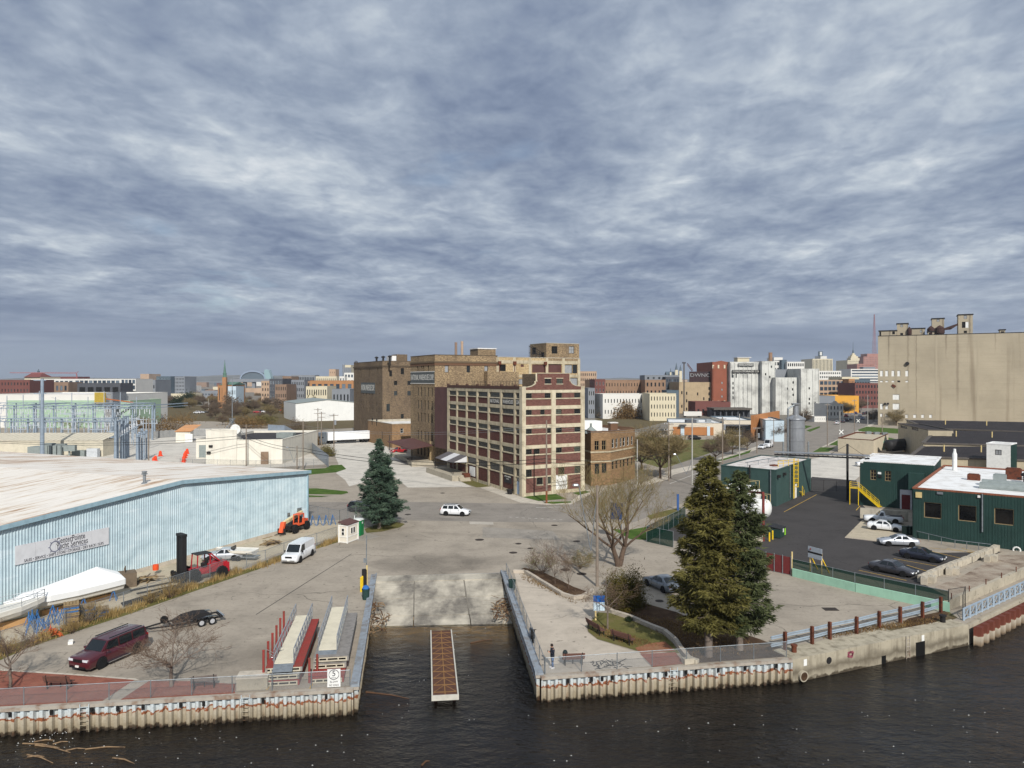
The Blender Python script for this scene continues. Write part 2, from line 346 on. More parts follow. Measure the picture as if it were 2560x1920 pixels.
dl=(A0-A1).normalized();dr=(R3-R2).normalized();AL=A0+dl*400;RR=R3+dr*3000
quay=[AL,A0,A1,SL,SR,R0,R1,R2,R3,RR]
sheet('ground',[(p.x,p.y)for p in quay]+[(9000,RR.y+2000),(9000,9500),(-9000,9500),(-9000,AL.y),(AL.x,AL.y)],0.0,'lot')
def gs(name,k,pts,z,mat,kind='structure'):return sheet(name,[G(k,x,y)for x,y in pts],z,mat,kind)
sheet('land',[(-8500,560),(-120,560),(-70,330),(60,300),(240,420),(330,640),(8500,1200),(8500,9400),(-8500,9400)],.004,'farland')
gs('road','V',[(300,1085),(870,1084),(1130,1088),(1225,1085),(1330,1056),(1440,1010),(1560,970),(1690,930),(1800,900),(1890,872),(1935,872),(1905,905),(1830,950),(1740,985),(1600,1040),(1480,1085),(1370,1128),(1100,1128),(870,1124),(300,1122)],.008,'asphalt')
gs('sidewalk',4,[(985,1562),(1130,1598),(1430,1596),(1560,1500),(1640,1470),(1700,1490),(1430,1625),(1200,1630),(960,1610),(720,1520),(590,1475),(700,1450),(920,1540)],.012,'walkway')
gs('sidewalk',7,[(1000,1090),(1290,1030),(1640,925),(1830,865),(1850,885),(1660,955),(1380,1045),(1050,1130),(980,1180),(700,1250),(680,1230),(900,1150)],.012,'walkway')
gs('sidewalk',8,[(300,1340),(520,1235),(700,1155),(840,1085),(850,1100),(700,1185),(500,1265),(250,1370)],.012,'walkway')
gs('railway_verge',3,[(0,720),(300,700),(920,700),(920,920),(560,940),(460,985),(300,920),(-400,860),(-2000,850),(-2000,700)],.006,'scrub')
gs('railway_verge',7,[(240,640),(560,560),(1000,600),(1000,640),(680,720),(380,730)],.006,'scrub')
gs('pale_lot',3,[(740,1340),(760,1250),(690,1100),(600,1060),(1180,1040),(1250,1180),(1400,1260),(1640,1290),(1830,1390),(1990,1465),(1400,1470),(1250,1350),(860,1460),(820,1400)],.006,'pale_lot')
gs('pale_lot',11,[(370,1270),(600,1230),(790,1260),(790,1420),(700,1500),(370,1500),(360,1350)],.010,'pale_lot')
for pts in([(380,1306),(640,1292),(690,1265),(790,1260),(832,1300),(740,1330),(380,1362)],[(400,1480),(560,1478),(840,1505),(850,1520),(790,1535),(400,1531)],[(400,1538),(670,1550),(600,1558),(400,1560)]):
 gs('lawn',3,pts,.016,'grass')
for pts in([(988,1558),(1070,1545),(1290,1530),(1390,1575),(1130,1595)],[(1170,1610),(1230,1600),(1430,1598),(1430,1610),(1260,1622)],[(1440,1520),(1560,1500),(1610,1512),(1500,1540)]):
 gs('lawn',4,pts,.016,'grass')
gs('lawn',4,[(370,1395),(480,1380),(700,1460),(560,1470),(470,1440)],.016,'dry_grass')
gs('field',7,[(990,1075),(1290,1015),(1620,915),(1800,868),(1790,830),(1600,815),(1380,805),(1180,812),(1000,790),(700,780),(690,1000),(900,1060)],.006,'field')
gs('lawn',7,[(1420,1010),(1700,925),(1765,900),(1745,930),(1510,1000)],.016,'grass')
for pts in([(205,1165),(330,1125),(330,1140),(240,1178)],[(180,1150),(190,1118),(260,1125),(200,1150)],[(680,1160),(760,1130),(1060,1150),(1060,1195),(900,1187),(690,1172)],[(415,1298),(495,1255),(495,1305)],[(260,1365),(340,1320),(470,1325),(410,1362)],[(960,1230),(1250,1290),(1180,1330),(960,1260)]):
 gs('lawn',8,pts,.016,'grass')
gs('lawn',6,[(1005,312),(1130,325),(1280,298),(1285,400),(1150,392)],.016,'grass')
gs('lawn',6,[(1280,215),(1420,175),(1540,150),(1560,180),(1440,215),(1310,240)],.016,'dry_grass')
gs('planting_bed',5,[(1000,232),(1120,185),(1300,165),(1372,185),(1330,215),(1160,255),(1020,267)],.016,'dry_grass')
gs('planting_bed',6,[(300,632),(340,612),(470,640),(600,700),(720,760),(850,806),(850,826),(720,848),(620,816),(480,738)],.016,'mulch')
gs('plaza_pavement',6,[(262,650),(330,660),(480,750),(620,832),(730,866),(900,860),(905,950),(850,1010),(808,1060),(830,1110),(900,1165),(1200,1260),(1500,1262),(1570,1352),(480,1432),(470,1430)],.008,'plaza')
gs('lawn',6,[(822,1060),(870,1005),(905,955),(1000,962),(1150,1012),(1310,1082),(1400,1122),(1480,1190),(1530,1270),(1200,1250),(900,1160),(832,1105)],.016,'dry_grass')
gs('planting_bed','S',[(1500,1512),(1600,1505),(1690,1530),(1740,1552),(1800,1566),(1900,1598),(1958,1622),(1962,1642),(1722,1659),(1715,1645),(1690,1605),(1655,1583),(1600,1560),(1540,1535)],.012,'mulch')
gs('brick_pavement',6,[(1230,1277),(1500,1262),(1572,1350),(1328,1376)],.020,'pavers')
gs('bare_earth',6,[(1190,1230),(1300,1195),(1420,1180),(1500,1252),(1238,1276)],.024,'red_dirt')
gs('brick_pavement',2,[(0,1370),(650,1410),(1165,1450),(880,1636),(0,1682),(-500,1705),(-500,1340)],.008,'pavers')
gs('brick_pavement',2,[(1288,1460),(1640,1462),(2035,1487),(2030,1572),(1040,1624)],.008,'pavers')
gs('concrete_edging',2,[(-500,1330),(0,1360),(650,1400),(1170,1440),(1215,1460),(1165,1452),(650,1412),(0,1371),(-500,1341)],.012,'walkway')
gs('boat_yard','V',[(-200,1340),(0,1320),(190,1270),(400,1205),(560,1160),(663,1108),(760,1108),(732,1160),(600,1195),(400,1275),(190,1345),(0,1400),(-200,1460)],.004,'yard')
gs('dirt_verge',2,[(-500,1400),(0,1282),(230,1180),(600,1052),(1090,892),(1660,692),(2212,502),(2212,470),(1640,640),(1060,838),(560,1005),(0,1180),(-500,1330)],.010,'dry_grass')
gs('dirt_verge',5,[(0,612),(250,503),(560,412),(765,350),(740,328),(560,378),(250,458),(0,560)],.010,'dry_grass')
gs('blacktop_lot','V',[(1590,1125),(1755,1030),(1850,1038),(1862,1090),(1935,1160),(1980,1195),(2165,1192),(1988,1258),(2045,1288),(1710,1213),(1660,1200),(1520,1178),(1402,1160),(1470,1110)],.012,'blacktop')
gs('parking_slab',9,[(560,825),(720,665),(1190,720),(1190,810),(900,865)],.020,'yard')
gs('gravel_yard',9,[(1390,1280),(1640,1180),(1980,990),(2212,985),(2400,1000),(2400,1120),(1560,1420)],.012,'gravelm')
gs('dirt_verge',9,[(1100,1600),(1150,1570),(1480,1500),(1520,1530),(1380,1610),(1120,1660)],.012,'mulch')
gs('dirt_verge','S',[(1985,1638),(2110,1600),(2260,1560),(2370,1528),(2395,1545),(2250,1590),(2100,1622),(1990,1648)],.010,'scrub')
for k,pts,m_ in((5,[(820,300),(1000,262),(1150,300),(960,345)],'asphalt_mid'),(5,[(1960,130),(2180,135),(2190,190),(1970,185)],'slab_pale'),(6,[(20,300),(560,330),(620,400),(20,380)],'asphalt_mid')):
 gs('pavement_patch',k,pts,.0055 if k not in(6,)else .0095,m_)
M('road_white',(214,212,204),.3,3);M('road_yellow',(196,158,70),.4,3);M('dark_tar',(52,50,48),.3,2)
def stripe(name,k,a,b,wd,z,mat):
 p,q=G(k,*a),G(k,*b);d=(q-p).normalized();n=P3(-d.y,d.x,0)*wd/2
 return sheet(name,[p+n,q+n,q-n,p-n],z,mat)
for i in range(9):stripe('lane_marking',6,(225+i*48,224+i*2.5),(248+i*48,225+i*2.5),.14,.014,'road_white')
stripe('lane_marking',7,(1010,1215),(1480,1035),.14,.014,'road_white');stripe('lane_marking',6,(430,150),(620,146),.2,.014,'road_white')
for a,b in(((1340,920),(1800,968)),((1330,945),(1640,1020)),((1010,1020),(1410,1090)),((1130,1080),(1330,1140)),((690,1128),(1130,1222)),((1500,925),(1760,970)),((1640,925),(1780,965))):
 stripe('bay_line',9,a,b,.12,.016,'road_yellow')
stripe('bay_line',9,(0,590),(300,430),.12,.016,'road_yellow');stripe('bay_line',9,(665,575),(700,535),.14,.016,'road_yellow')
stripe('bay_line',20,(170,1560),(240,1450),.14,.006,'road_yellow');stripe('bay_line',20,(865,1540),(930,1370),.14,.006,'road_yellow')
for a,b in(((0,1020),(880,460)),):stripe('tar_seam',5,a,b,.09,.006,'dark_tar')
for a,b in(((-90,1260),(410,1445)),((90,1000),(560,1250))):pass
M('iron',(66,58,52),.4,4,.7,.3)
for k,x,y,r in((6,572,287,.42),(6,742,410,.42),(6,295,428,.35),(6,255,497,.45),(6,387,464,.33),(6,655,628,.5),(6,780,660,.5),(6,1378,868,.35),(5,1400,97,.45),(5,2060,330,.55),(3,1720,1522,.4)):
 mb=MB();p=G(k,x,y);mb.lat([(r+.06,0),(r+.06,.012),(r+.02,.014),(r,.010),(r,.02),(r*.5,.024),(0.001,.024)],(0,0,0),18);o=mb.mk('manhole_cover','iron',loc=(p.x,p.y,.012))
 tag(o,'round rusty manhole cover set flush in the street pavement','manhole','manhole covers')
def water_mat():
 t=NT('river_water');s=t.sep(t.pos)
 w1=t.noise(.55,3,.55,t.scaled(t.pos,1,1.7,1));w2=t.noise(2.4,4,.6,t.scaled(t.pos,1,1.8,1),.6);w3=t.noise(.12,2,.5)
 h=t.mth('MULTIPLY_ADD',w2,t.rng(w3,.35,.65,.25,.55),w1);bp=t.N.new('ShaderNodeBump');bp.inputs['Strength'].default_value=1.0;bp.inputs['Distance'].default_value=.3;t.link(h,bp.inputs['Height'])
 mud=t.noise(.2,5,.6);t.end(t.ramp(mud,[(.3,(.003,.0026,.002)),(.7,(.012,.009,.0065))]),.06,0,.28);t.link(bp.outputs[0],t.b.inputs['Normal'])
 rx=t.mth('SUBTRACT',s[0],-8.0);gy=t.rng(t.mth('MULTIPLY_ADD',t.noise(.5,4),3.0,s[1]),62.5,69.5);inx=t.rng(t.mth('ABSOLUTE',rx),9.0,10.0,1,0)
 fac=t.mth('MULTIPLY',t.mth('MULTIPLY',gy,inx),.97)
 tr=t.N.new('ShaderNodeBsdfTransparent');tr.inputs[0].default_value=(.88,.8,.62,1)
 gl=t.N.new('ShaderNodeBsdfGlossy');gl.inputs['Roughness'].default_value=.07;t.link(bp.outputs[0],gl.inputs['Normal'])
 fr=t.N.new('ShaderNodeFresnel');fr.inputs[0].default_value=1.33;t.link(bp.outputs[0],fr.inputs['Normal'])
 m0=t.N.new('ShaderNodeMixShader');t.link(fr.outputs[0],m0.inputs[0]);t.link(tr.outputs[0],m0.inputs[1]);t.link(gl.outputs[0],m0.inputs[2])
 ms=t.N.new('ShaderNodeMixShader');t.link(fac,ms.inputs[0]);t.link(t.b.outputs[0],ms.inputs[1]);t.link(m0.outputs[0],ms.inputs[2]);t.link(ms.outputs[0],t.out.inputs[0]);MATS['river_water']=t.m
water_mat()
sheet('water',[(-500,-120),(500,-120),(3000,0),(3000,2360),(54,74.5),(40,64.4),(21.4,56.5),(2,53.1),(-.95,81),(-15,80),(-11.1,51),(-34,47.9),(-430,-7),(-500,-20)],WATER_Z,'river_water')
sheet('riverbed',[(-500,-120),(500,-120),(500,420),(54,74.5),(40,64.4),(21.4,56.5),(2,53.1),(-.95,81),(-15,80),(-11.1,51),(-34,47.9),(-430,-7),(-500,-20)],-4.2,M('mud',(70,54,38)))
MATS['silt']=M('silt',(166,142,106),.3,.8)
def ramp():
 r=thing('boat_ramp','sloping concrete boat ramp with stained slabs running down into the slip','boat ramp',(SL.x,SL.y,0),w=1)
 top_l,top_r=G(5,1092,713),G(6,160,686);lo_l,lo_r=P3(-13.7,69.2,WATER_Z),P3(.25,70.0,WATER_Z)
 def at(a,b):
  p=top_l.lerp(top_r,a);q=lo_l.lerp(lo_r,a);return p+(q-p)*b
 rows=[(0,.42),(.43,.80),(.81,1.02)];cols=[(0,.31),(.315,.70),(.705,1.0)]
 for j,(b0,b1)in enumerate(rows):
  for i,(a0,a1)in enumerate(cols):
   mb=MB();o=at(a0,b0);mb.obox(o-P3(0,0,.25+.004*((i+j)%2)),at(a1,b0)-o,at(a0,b1)-o,(0,0,.25),0);mb.mk('slab','rampc',r)
 mb=MB();o=at(-.02,1.022);mb.obox(o-P3(0,0,.3),at(1.02,1.022)-o,(at(-.02,2.3)-o),(0,0,.25));mb.mk('submerged_slab','silt',r)
 mb=MB();o=at(-.1,.0)-P3(0,0,.3);mb.obox(o,at(1.1,0)-at(-.1,0),at(0,1.1)-at(0,0),(0,0,.03));mb.mk('bed','silt',r)
 for a in(.312,.702):MB().bar(at(a,.02)+P3(0,0,.01),at(a,.8)+P3(0,0,.01),.12,.03).mk('joint_filler',M('joint',(120,114,104)),r)
 mb=MB()
 mb.obox(SL+P3(-.3,0,-.34),SR-SL+P3(.6,0,0),(top_l-SL)+P3(0,-.25,0),(0,0,.335));mb.mk('apron','rampc',r)
ramp()
def pile_mat():
 t=NT('sheet_pile');s=t.sep(t.pos);n=t.noise(1.6,5,.6);z=t.mth('ADD',s[2],t.rng(n,.3,.7,-.22,.22))
 c=t.ramp(t.rng(z,-1.85,.0),[(0,srgb(40,34,26)),(.1,srgb(70,58,44)),(.17,srgb(150,138,116)),(.50,srgb(178,168,148)),(.555,srgb(186,172,152)),(.575,srgb(132,74,44)),(.63,srgb(150,92,58)),(.66,srgb(196,200,198)),(1,srgb(198,210,216))])
 n2=t.noise(3,6,.65,t.scaled(t.pos,1.5,1.5,.3));c=t.mix(t.rng(n2,.55,.75,0,.55),c,srgb(120,78,52));n3=t.noise(9,4,.6);c=t.mix(t.rng(n3,.5,.75,0,.4),c,srgb(100,92,80))
 t.bump(n3,.4,.02);MATS['sheet_pile']=t.end(c,.75,.1,.3)
pile_mat()
M('cap_steel',(150,158,166),.35,1.5,.6,.2,c2=(122,112,102));M('rusty_cap',(168,160,148),.35,1.2,.8,c2=(120,82,56));M('rust',(104,58,40),.4,2.5,.85,c2=(60,38,30));M('bollard_black',(34,32,32),.3,3)
M('galv',(150,156,160),.3,3,.45,.6);M('alu',(186,190,194),.2,3,.35,.7);M('iron2',(38,36,36),.3,3,.6)
PILE={}
def pile_mesh(wd,dep=.26,h=3.0):
 k=round(wd,3)
 if k not in PILE:
  mb=MB();pr=[(0,0),(wd*.18,0),(wd*.34,dep),(wd*.68,dep),(wd*.84,0),(wd,0)];th=.03
  for(a,b)in zip(pr[:-1],pr[1:]):mb.face([(a[0],a[1],-h),(b[0],b[1],-h),(b[0],b[1],-.16),(a[0],a[1],-.16)])
  mb.face([(p[0],p[1],-.16)for p in pr]);PILE[k]=mb.mesh('sheet_pile','sheet_pile')
 return PILE[k]
def pile_wall(label,p,q,outside,wd=.57,cap='rusty_cap',capw=.42):
 d=q-p;n=max(1,round(d.length/wd));wd=d.length/n;dn=d.normalized();out=P3(dn.y,-dn.x,0);rz=atan2(dn.y,dn.x)
 t=thing('sheet_pile_wall',label,'quay wall',tuple(p),w=1)
 for i in range(n):
  o=obj('sheet_pile',pile_mesh(wd),t,(dn*(i*wd)+out*.30),rz)
 MB().obox(p+out*.36-P3(0,0,.16),d,-out*capw,(0,0,.22)).mk('cap',cap,t)
 MB().obox(p+out*.02-P3(0,0,4.2),d,-out*.6,(0,0,4.04)).mk('backing','mud',t)
 return t
W1=pile_wall('blue and rust stained sheet pile wall below the left-side red brick promenade'.replace('left-side ',''),A0+dl*6,A1,1)
W2=pile_wall('sheet pile wall lining the slip beside the stacked docks',A1,SL+(A1-SL).normalized()*1.5,1,.6)
W3=pile_wall('sheet pile wall lining the slip beside the plaza railing',SR+(R0-SR).normalized()*1.5,R0,1,.6)
W4=pile_wall('blue and rust stained sheet pile wall below the standing person',R0,R1,1)
for(p,q,s)in((A1,SL,1),(SR,R0,1)):
 d=(q-p).normalized();out=P3(d.y,-d.x,0);mb=MB().obox(p+out*.40+P3(0,0,.065),q-p,-out*.62,(0,0,.16)).obox(p+out*.40+P3(0,0,.2255),q-p,-out*.12,(0,0,.12))
 o=mb.mk('steel_cap_beam','cap_steel');tag(o,'bluish grey steel cap beam topping the slip wall beside the '+('stacked docks' if p is A1 else 'plaza'),'beam')
def wall_bits(p,q,spots,lad):
 d=(q-p);dn=d.normalized();out=P3(dn.y,-dn.x,0)
 for s in spots:
  mb=MB();b=p+d*s+out*.33;mb.obox(b-dn*.09+P3(0,0,-.5),dn*.18,out*.08,(0,0,.3));mb.tube(b+out*.12+P3(0,0,-.3),b+out*.12+P3(0,0,-.14),.08,.07,8);o=mb.mk('fender','bollard_black');tag(o,'small black rubber fender hung on the sheet pile wall','fender','fenders on the sheet piles')
 for s in lad:
  b=p+d*s+out*.42;t=thing('quay_ladder','narrow steel ladder fixed to the sheet pile wall','ladder',b,grp='ladders on the sheet piles',w=1)
  for e in(-.28,.28):MB().bar(b+dn*e+P3(0,0,-1.75),b+dn*e+P3(0,0,.1),.04).mk('rail','sheet_pile',t)
  for i in range(6):mb=MB();z=-1.6+i*.3;mb.bar(b-dn*.28+P3(0,0,z),b+dn*.28+P3(0,0,z),.035);mb.mk('rung','sheet_pile',t)
wall_bits(A0,A1,(.035,.145,.255,.325,.395,.5,.565,.735,.92),(.235,.685));wall_bits(R0,R1,(.1,.19,.23,.27,.41,.48,.56,.6,.69,.8,.93),(.51,))
def conc_quay():
 t=thing('concrete_quay_wall','weathered concrete quay wall with graffiti and two drain openings at the waterline','quay wall',R1,w=1)
 d=R2-R1;dn=d.normalized();out=P3(dn.y,-dn.x,0);L_=d.length
 a=MATS['conc'];segs=[(0,.495,.05),(.4953,.62,.0),(.6203,1.0,.05)]
 for s0,s1,e in segs:MB().obox(R1+d*s0+out*(.2+e)-P3(0,0,4.2),d*(s1-s0),-out*(2.2 if s0<.6 else 1.6),(0,0,4.24-e*.4)).mk('wall_section','quay_conc',t)
 for s,w_,z0,z1,nm in((.70,1.1,-2.2,-.62,'drain_opening'),(.485,.5,-2.3,-1.15,'drain_opening')):
  mb=MB();b=R1+d*s+out*.252;mb.obox(b-dn*w_/2+P3(0,0,z0),dn*w_,out*.012,(0,0,z1-z0),0);mb.mk(nm,M('void',(10,9,8),.1),t)
 mb=MB();b=R1+d*.045+out*.2;mb.tube(b+P3(0,0,-1.35),b+out*.3+P3(0,0,-1.35),.42,.42,18);mb.mk('outlet_pipe','conc',t);MB().tube(b+out*.29+P3(0,0,-1.35),b+out*.306+P3(0,0,-1.35),.33,.33,18).mk('outlet_bore','mulch',t)
 M('white',(228,228,224),.15,2);M('graf_pink',(150,84,96),.3,5);M('graf_black',(40,38,38),.3,4)
 for s,z in((.062,-.35),(.715,-.3)):mb=MB();b=R1+d*s+out*.255;mb.obox(b-dn*.16+P3(0,0,z-.3),dn*.32,out*.012,(0,0,.5));mb.mk('notice_plate','white',t)
 mb=MB();c=R1+d*.30+out*.262+P3(0,0,-.48)
 for k in range(9):
  ang=k/9*6.28;r=.3+.08*(k%2);mb.bar(c+dn*r*cos(ang)+P3(0,0,r*.8*sin(ang)),c+dn*r*cos(ang+1.9)+P3(0,0,r*.8*sin(ang+1.9)),.012,.13)
 mb.mk('graffiti_tag','graf_pink',t)
 mb=MB();c=R1+d*.185+out*.262+P3(0,0,-.62);mb.tube(c,c+out*.006,.28,.28,14);mb.mk('burn_mark','graf_black',t)
 b=R1+d*.625+out*.28;l=MB()
 for e in(-.2,.2):l.bar(b+dn*e+P3(0,0,-1.8),b+dn*e+P3(0,0,.1),.05)
 for i in range(6):l.bar(b-dn*.2+P3(0,0,-1.7+i*.3),b+dn*.2+P3(0,0,-1.7+i*.3),.04)
 l.mk('ladder','rusty_cap',t)
 for nm,s in(('mooring_bollard',.05),):
  mb=MB();c=R1+d*.062-out*.9+P3(0,0,.03);mb.lat([(.2,0),(.2,.45),(.26,.48),(.26,.58),(.0,.6)],(0,0,0),14);o=mb.mk(nm,'rust',loc=tuple(c),smooth=False);tag(o,'short rusty steel mooring bollard on the concrete quay','bollard')
 mb=MB();c=R1+d*.93-out*1.1+P3(0,0,.03);mb.lat([(.22,0),(.22,.5),(.3,.53),(.3,.62),(.0,.64)],(0,0,0),14);o=mb.mk('mooring_bollard','bollard_black',loc=tuple(c));tag(o,'dark capped mooring bollard where the concrete quay ends','bollard')
conc_quay()
def red_piles():
 p=R2+P3(.25,-.2,0);d=(R3-R2);dn=d.normalized();out=P3(dn.y,-dn.x,0);t=thing('sheet_pile_wall','red brown steel sheet piles with pale lower band beyond the concrete quay','quay wall',p,w=1)
 tm=NT('red_pile');s=tm.sep(tm.pos);n=tm.noise(2,5,.6);z=tm.mth('ADD',s[2],tm.rng(n,.3,.7,-.1,.1))
 c=tm.ramp(tm.rng(z,-1.85,.0),[(0,srgb(50,40,32)),(.12,srgb(140,122,100)),(.47,srgb(190,180,162)),(.5,srgb(140,96,74)),(.53,srgb(112,62,48)),(1,srgb(104,56,44))]);MATS['red_pile']=tm.end(c,.75,.1)
 rz=atan2(dn.y,dn.x);wd=1.25;mb=MB();pr=[(0,.0),(wd*.14,0),(wd*.3,-.5),(wd*.66,-.5),(wd*.82,0),(wd,0)]
 for(a,b)in zip(pr[:-1],pr[1:]):mb.face([(a[0],a[1],-3),(b[0],b[1],-3),(b[0],b[1],-.12),(a[0],a[1],-.12)])
 mb.face([(q[0],q[1],-.12)for q in pr]);me=mb.mesh('sheet_pile','red_pile')
 for i in range(20):obj('sheet_pile',me,t,dn*(i*wd)+out*.3,rz)
 MB().obox(p-out*.12-P3(0,0,4.2),dn*26,-out*1.0,(0,0,4.1)).mk('backing','conc',t)
red_piles()
M('coping',(176,168,152),.25,1.0);M('flat_roof',(120,116,110),.35,.4);M('white_roof',(226,224,220),.18,.5,.7,c2=(176,166,154));M('tar_roof',(58,54,54),.3,.4)
M('frame_dark',(52,50,48),.2,3);M('frame_white',(206,204,198),.15,3);M('frame_tan',(150,130,96),.2,3);M('board_grey',(150,152,154),.25,1.5);M('void_dark',(16,15,15),.2,2)
glass_mat('glass_dark',(40,44,46),.12,.6,(78,86,88));glass_mat('glass_sky',(66,80,94),.08,.5,(120,134,146));glass_mat('glass_old',(30,32,30),.25,.5,(92,96,84))
WCACHE={}
STY={'dark':('frame_dark','glass_dark'),'white':('frame_white','glass_dark'),'sky':('frame_dark','glass_sky'),'old':('frame_dark','glass_old'),'board':('frame_dark','board_grey'),'void':('frame_dark','void_dark'),'tan':('frame_tan','glass_dark'),'wboard':('frame_white','white'),'rustboard':('rust','maroon_metal'),'fsky':('frame_white','glass_sky')}
M('maroon_metal',(92,62,58),.2,.6,.7,streak=.2);M('white',(226,226,222),.15,2)
def win_mesh(wd,ht,sty,cols,rows):
 k=(round(wd,2),round(ht,2),sty,cols,rows)
 if k not in WCACHE:
  fm,gm=STY[sty];mb=MB();f=min(.09,wd*.09)
  mb.obox((0,0,0),(f,0,0),(0,.07,0),(0,0,ht));mb.obox((wd-f,0,0),(f,0,0),(0,.07,0),(0,0,ht))
  mb.obox((f,.002,0),(wd-2*f,0,0),(0,.066,0),(0,0,f));mb.obox((f,.002,ht-f),(wd-2*f,0,0),(0,.066,0),(0,0,f))
  for i in range(1,cols):mb.obox((wd*i/cols-f*.3,.012,f),(f*.6,0,0),(0,.05,0),(0,0,ht-2*f))
  for j in range(1,rows):mb.obox((f,.016,ht*j/rows-f*.3),(wd-2*f,0,0),(0,.04,0),(0,0,f*.6))
  pm=MB();pm.obox((f,.04,f),(wd-2*f,0,0),(0,.02,0),(0,0,ht-2*f))
  WCACHE[k]=(mb.mesh('window',fm),pm.mesh('pane',gm))
  if wd*ht<0:pass
 return WCACHE[k]
def pwin(parent,base,p0,dn,s,z,wd,ht,sty='dark',cols=1,rows=1,inset=.14,pane=True,name='window'):
 inn=P3(-dn.y,dn.x,0);fm,pm=win_mesh(wd,ht,sty,cols,rows);rz=atan2(dn.y,dn.x)
 loc=P3(p0[0],p0[1],0)+dn*s+inn*inset+P3(0,0,z)-base
 o=obj(name,fm,parent,loc,rz);obj('pane',pm,o);return o
def fcd(mb,p0,p1,z0,z1,ops,depth=.15,m=0,mrev=None):
 p0=P3(p0[0],p0[1],0);p1=P3(p1[0],p1[1],0);d=p1-p0;L_=d.length;dn=d/L_;inn=P3(-dn.y,dn.x,0)*depth
 ops=[(max(.01,o[0]),min(L_-.01,o[1]),max(z0+.005,o[2]),min(z1-.005,o[3]))for o in ops if o[1]>.05 and o[0]<L_-.05]
 def P(s,z,i=0):q=p0+dn*s+(inn if i else Vector());return(q.x,q.y,z)
 ss=sorted({0.0,L_}|{round(x,4)for o in ops for x in o[:2]})
 for a,b in zip(ss[:-1],ss[1:]):
  if b-a<1e-4:continue
  mid=(a+b)/2;cut=sorted([(o[2],o[3])for o in ops if o[0]<mid<o[1]]);z=z0
  for lo,hi in cut+[(z1,z1)]:
   if lo>z+1e-4:mb.face([P(a,z),P(b,z),P(b,lo),P(a,lo)],m,[(a,z),(b,z),(b,lo),(a,lo)])
   z=max(z,hi)
 r=m if mrev is None else mrev
 for a,b,c,e in ops:
  mb.face([P(a,c),P(b,c),P(b,c,1),P(a,c,1)],r);mb.face([P(a,e,1),P(b,e,1),P(b,e),P(a,e)],r)
  mb.face([P(a,c),P(a,c,1),P(a,e,1),P(a,e)],r);mb.face([P(b,c,1),P(b,c),P(b,e),P(b,e,1)],r);mb.face([P(a,c,1),P(b,c,1),P(b,e,1),P(a,e,1)],r)
def grid(L_,z0,z1,nx,ny,fw=.5,fh=.55,mx=.8,sty='dark',cols=1,rows=1,sill=.3):
 out=[];cw=(L_-2*mx)/nx;ch=(z1-z0)/ny
 for j in range(ny):
  for i in range(nx):s=mx+cw*(i+.5)-cw*fw/2;z=z0+ch*(j+sill);out.append((s,s+cw*fw,z,z+ch*fh,sty,cols,rows))
 return out
def inset_poly(poly,e):
 n=len(poly);out=[]
 for i in range(n):
  a,b,c=Vector(poly[i-1][:2]),Vector(poly[i][:2]),Vector(poly[(i+1)%n][:2]);d1=(b-a).normalized();d2=(c-b).normalized()
  n1=P3(-d1.y,d1.x);n2=P3(-d2.y,d2.x);k=n1+n2;out.append(tuple(b+k*(e/max(.3,k.dot(n1)))))
 return out
def rect(p0,p1,depth):
 p0=P3(p0[0],p0[1]);p1=P3(p1[0],p1[1]);d=(p1-p0).normalized();n=P3(-d.y,d.x)*depth;return[tuple(p0),tuple(p1),tuple(p1+n),tuple(p0+n)]
def ring(mb,poly,out_,in_,z0,z1,m=0):
 a,b=inset_poly(poly,-out_),inset_poly(poly,in_);n=len(poly)
 for i in range(n):
  j=(i+1)%n;A,B,C,D=a[i],a[j],b[j],b[i]
  mb.face([(*A,z1),(*B,z1),(*C,z1),(*D,z1)],m);mb.face([(*A,z0),(*B,z0),(*B,z1),(*A,z1)],m);mb.face([(*D,z1),(*C,z1),(*C,z0),(*D,z0)],m);mb.face([(*D,z0),(*C,z0),(*B,z0),(*A,z0)],m)
def block(name,label,poly,z1,wall,roof='flat_roof',faces=None,par=.5,z0=0.0,cop='coping',cat='building',grp=None,inset=.14,parent=None,copz=.14):
 c=P3(sum(p[0]for p in poly)/len(poly),sum(p[1]for p in poly)/len(poly),z0)
 t=thing(name,label,cat,tuple(c),grp=grp,w=1)if parent is None else parent
 base=t.location;faces=faces or{};mb=MB()
 for i in range(len(poly)):
  a,b=poly[i],poly[(i+1)%len(poly)];fcd(mb,a,b,z0,z1,faces.get(i,[]),inset+.08)
 mb.mk('wall',wall,t)
 inn=inset_poly(poly,.3);mb=MB().prism(inn,z1-par-.2,z1-par)
 mb.mk('roof',roof,t)
 mb=MB();ring(mb,poly,.06,.3,z1-par+.002 if par<.2 else z1-.02,z1+copz)
 for i in range(len(inn)):a,b=inn[i],inn[(i+1)%len(inn)];mb.face([(*b,z1-par),(*a,z1-par),(*a,z1),(*b,z1)])
 mb.mk('coping',cop,t)
 for i,ops in faces.items():
  a,b=P3(*poly[i][:2],0),P3(*poly[(i+1)%len(poly)][:2],0);dn=(b-a).normalized();L_=(b-a).length
  for o in ops:
   if o[1]<.05 or o[0]>L_-.05:continue
   s0,s1=max(.01,o[0]),min(L_-.01,o[1]);pwin(t,base,a,dn,s0,o[2],s1-s0,o[3]-o[2],*(o[4:7]),inset=inset)
 return t
def local(t,p):return Vector(p)-t.location
brick_mat('red_brick',(108,68,60),(84,52,47),(88,66,58),.42,.14,None,.2)
brick_mat('red_brick_front',(130,88,78),(102,66,60),(106,84,76),.42,.14,None,.15)
brick_mat('tan_brick',(156,134,106),(120,102,82),(92,80,68),.6,.2,(214,188,142),.35,.5)
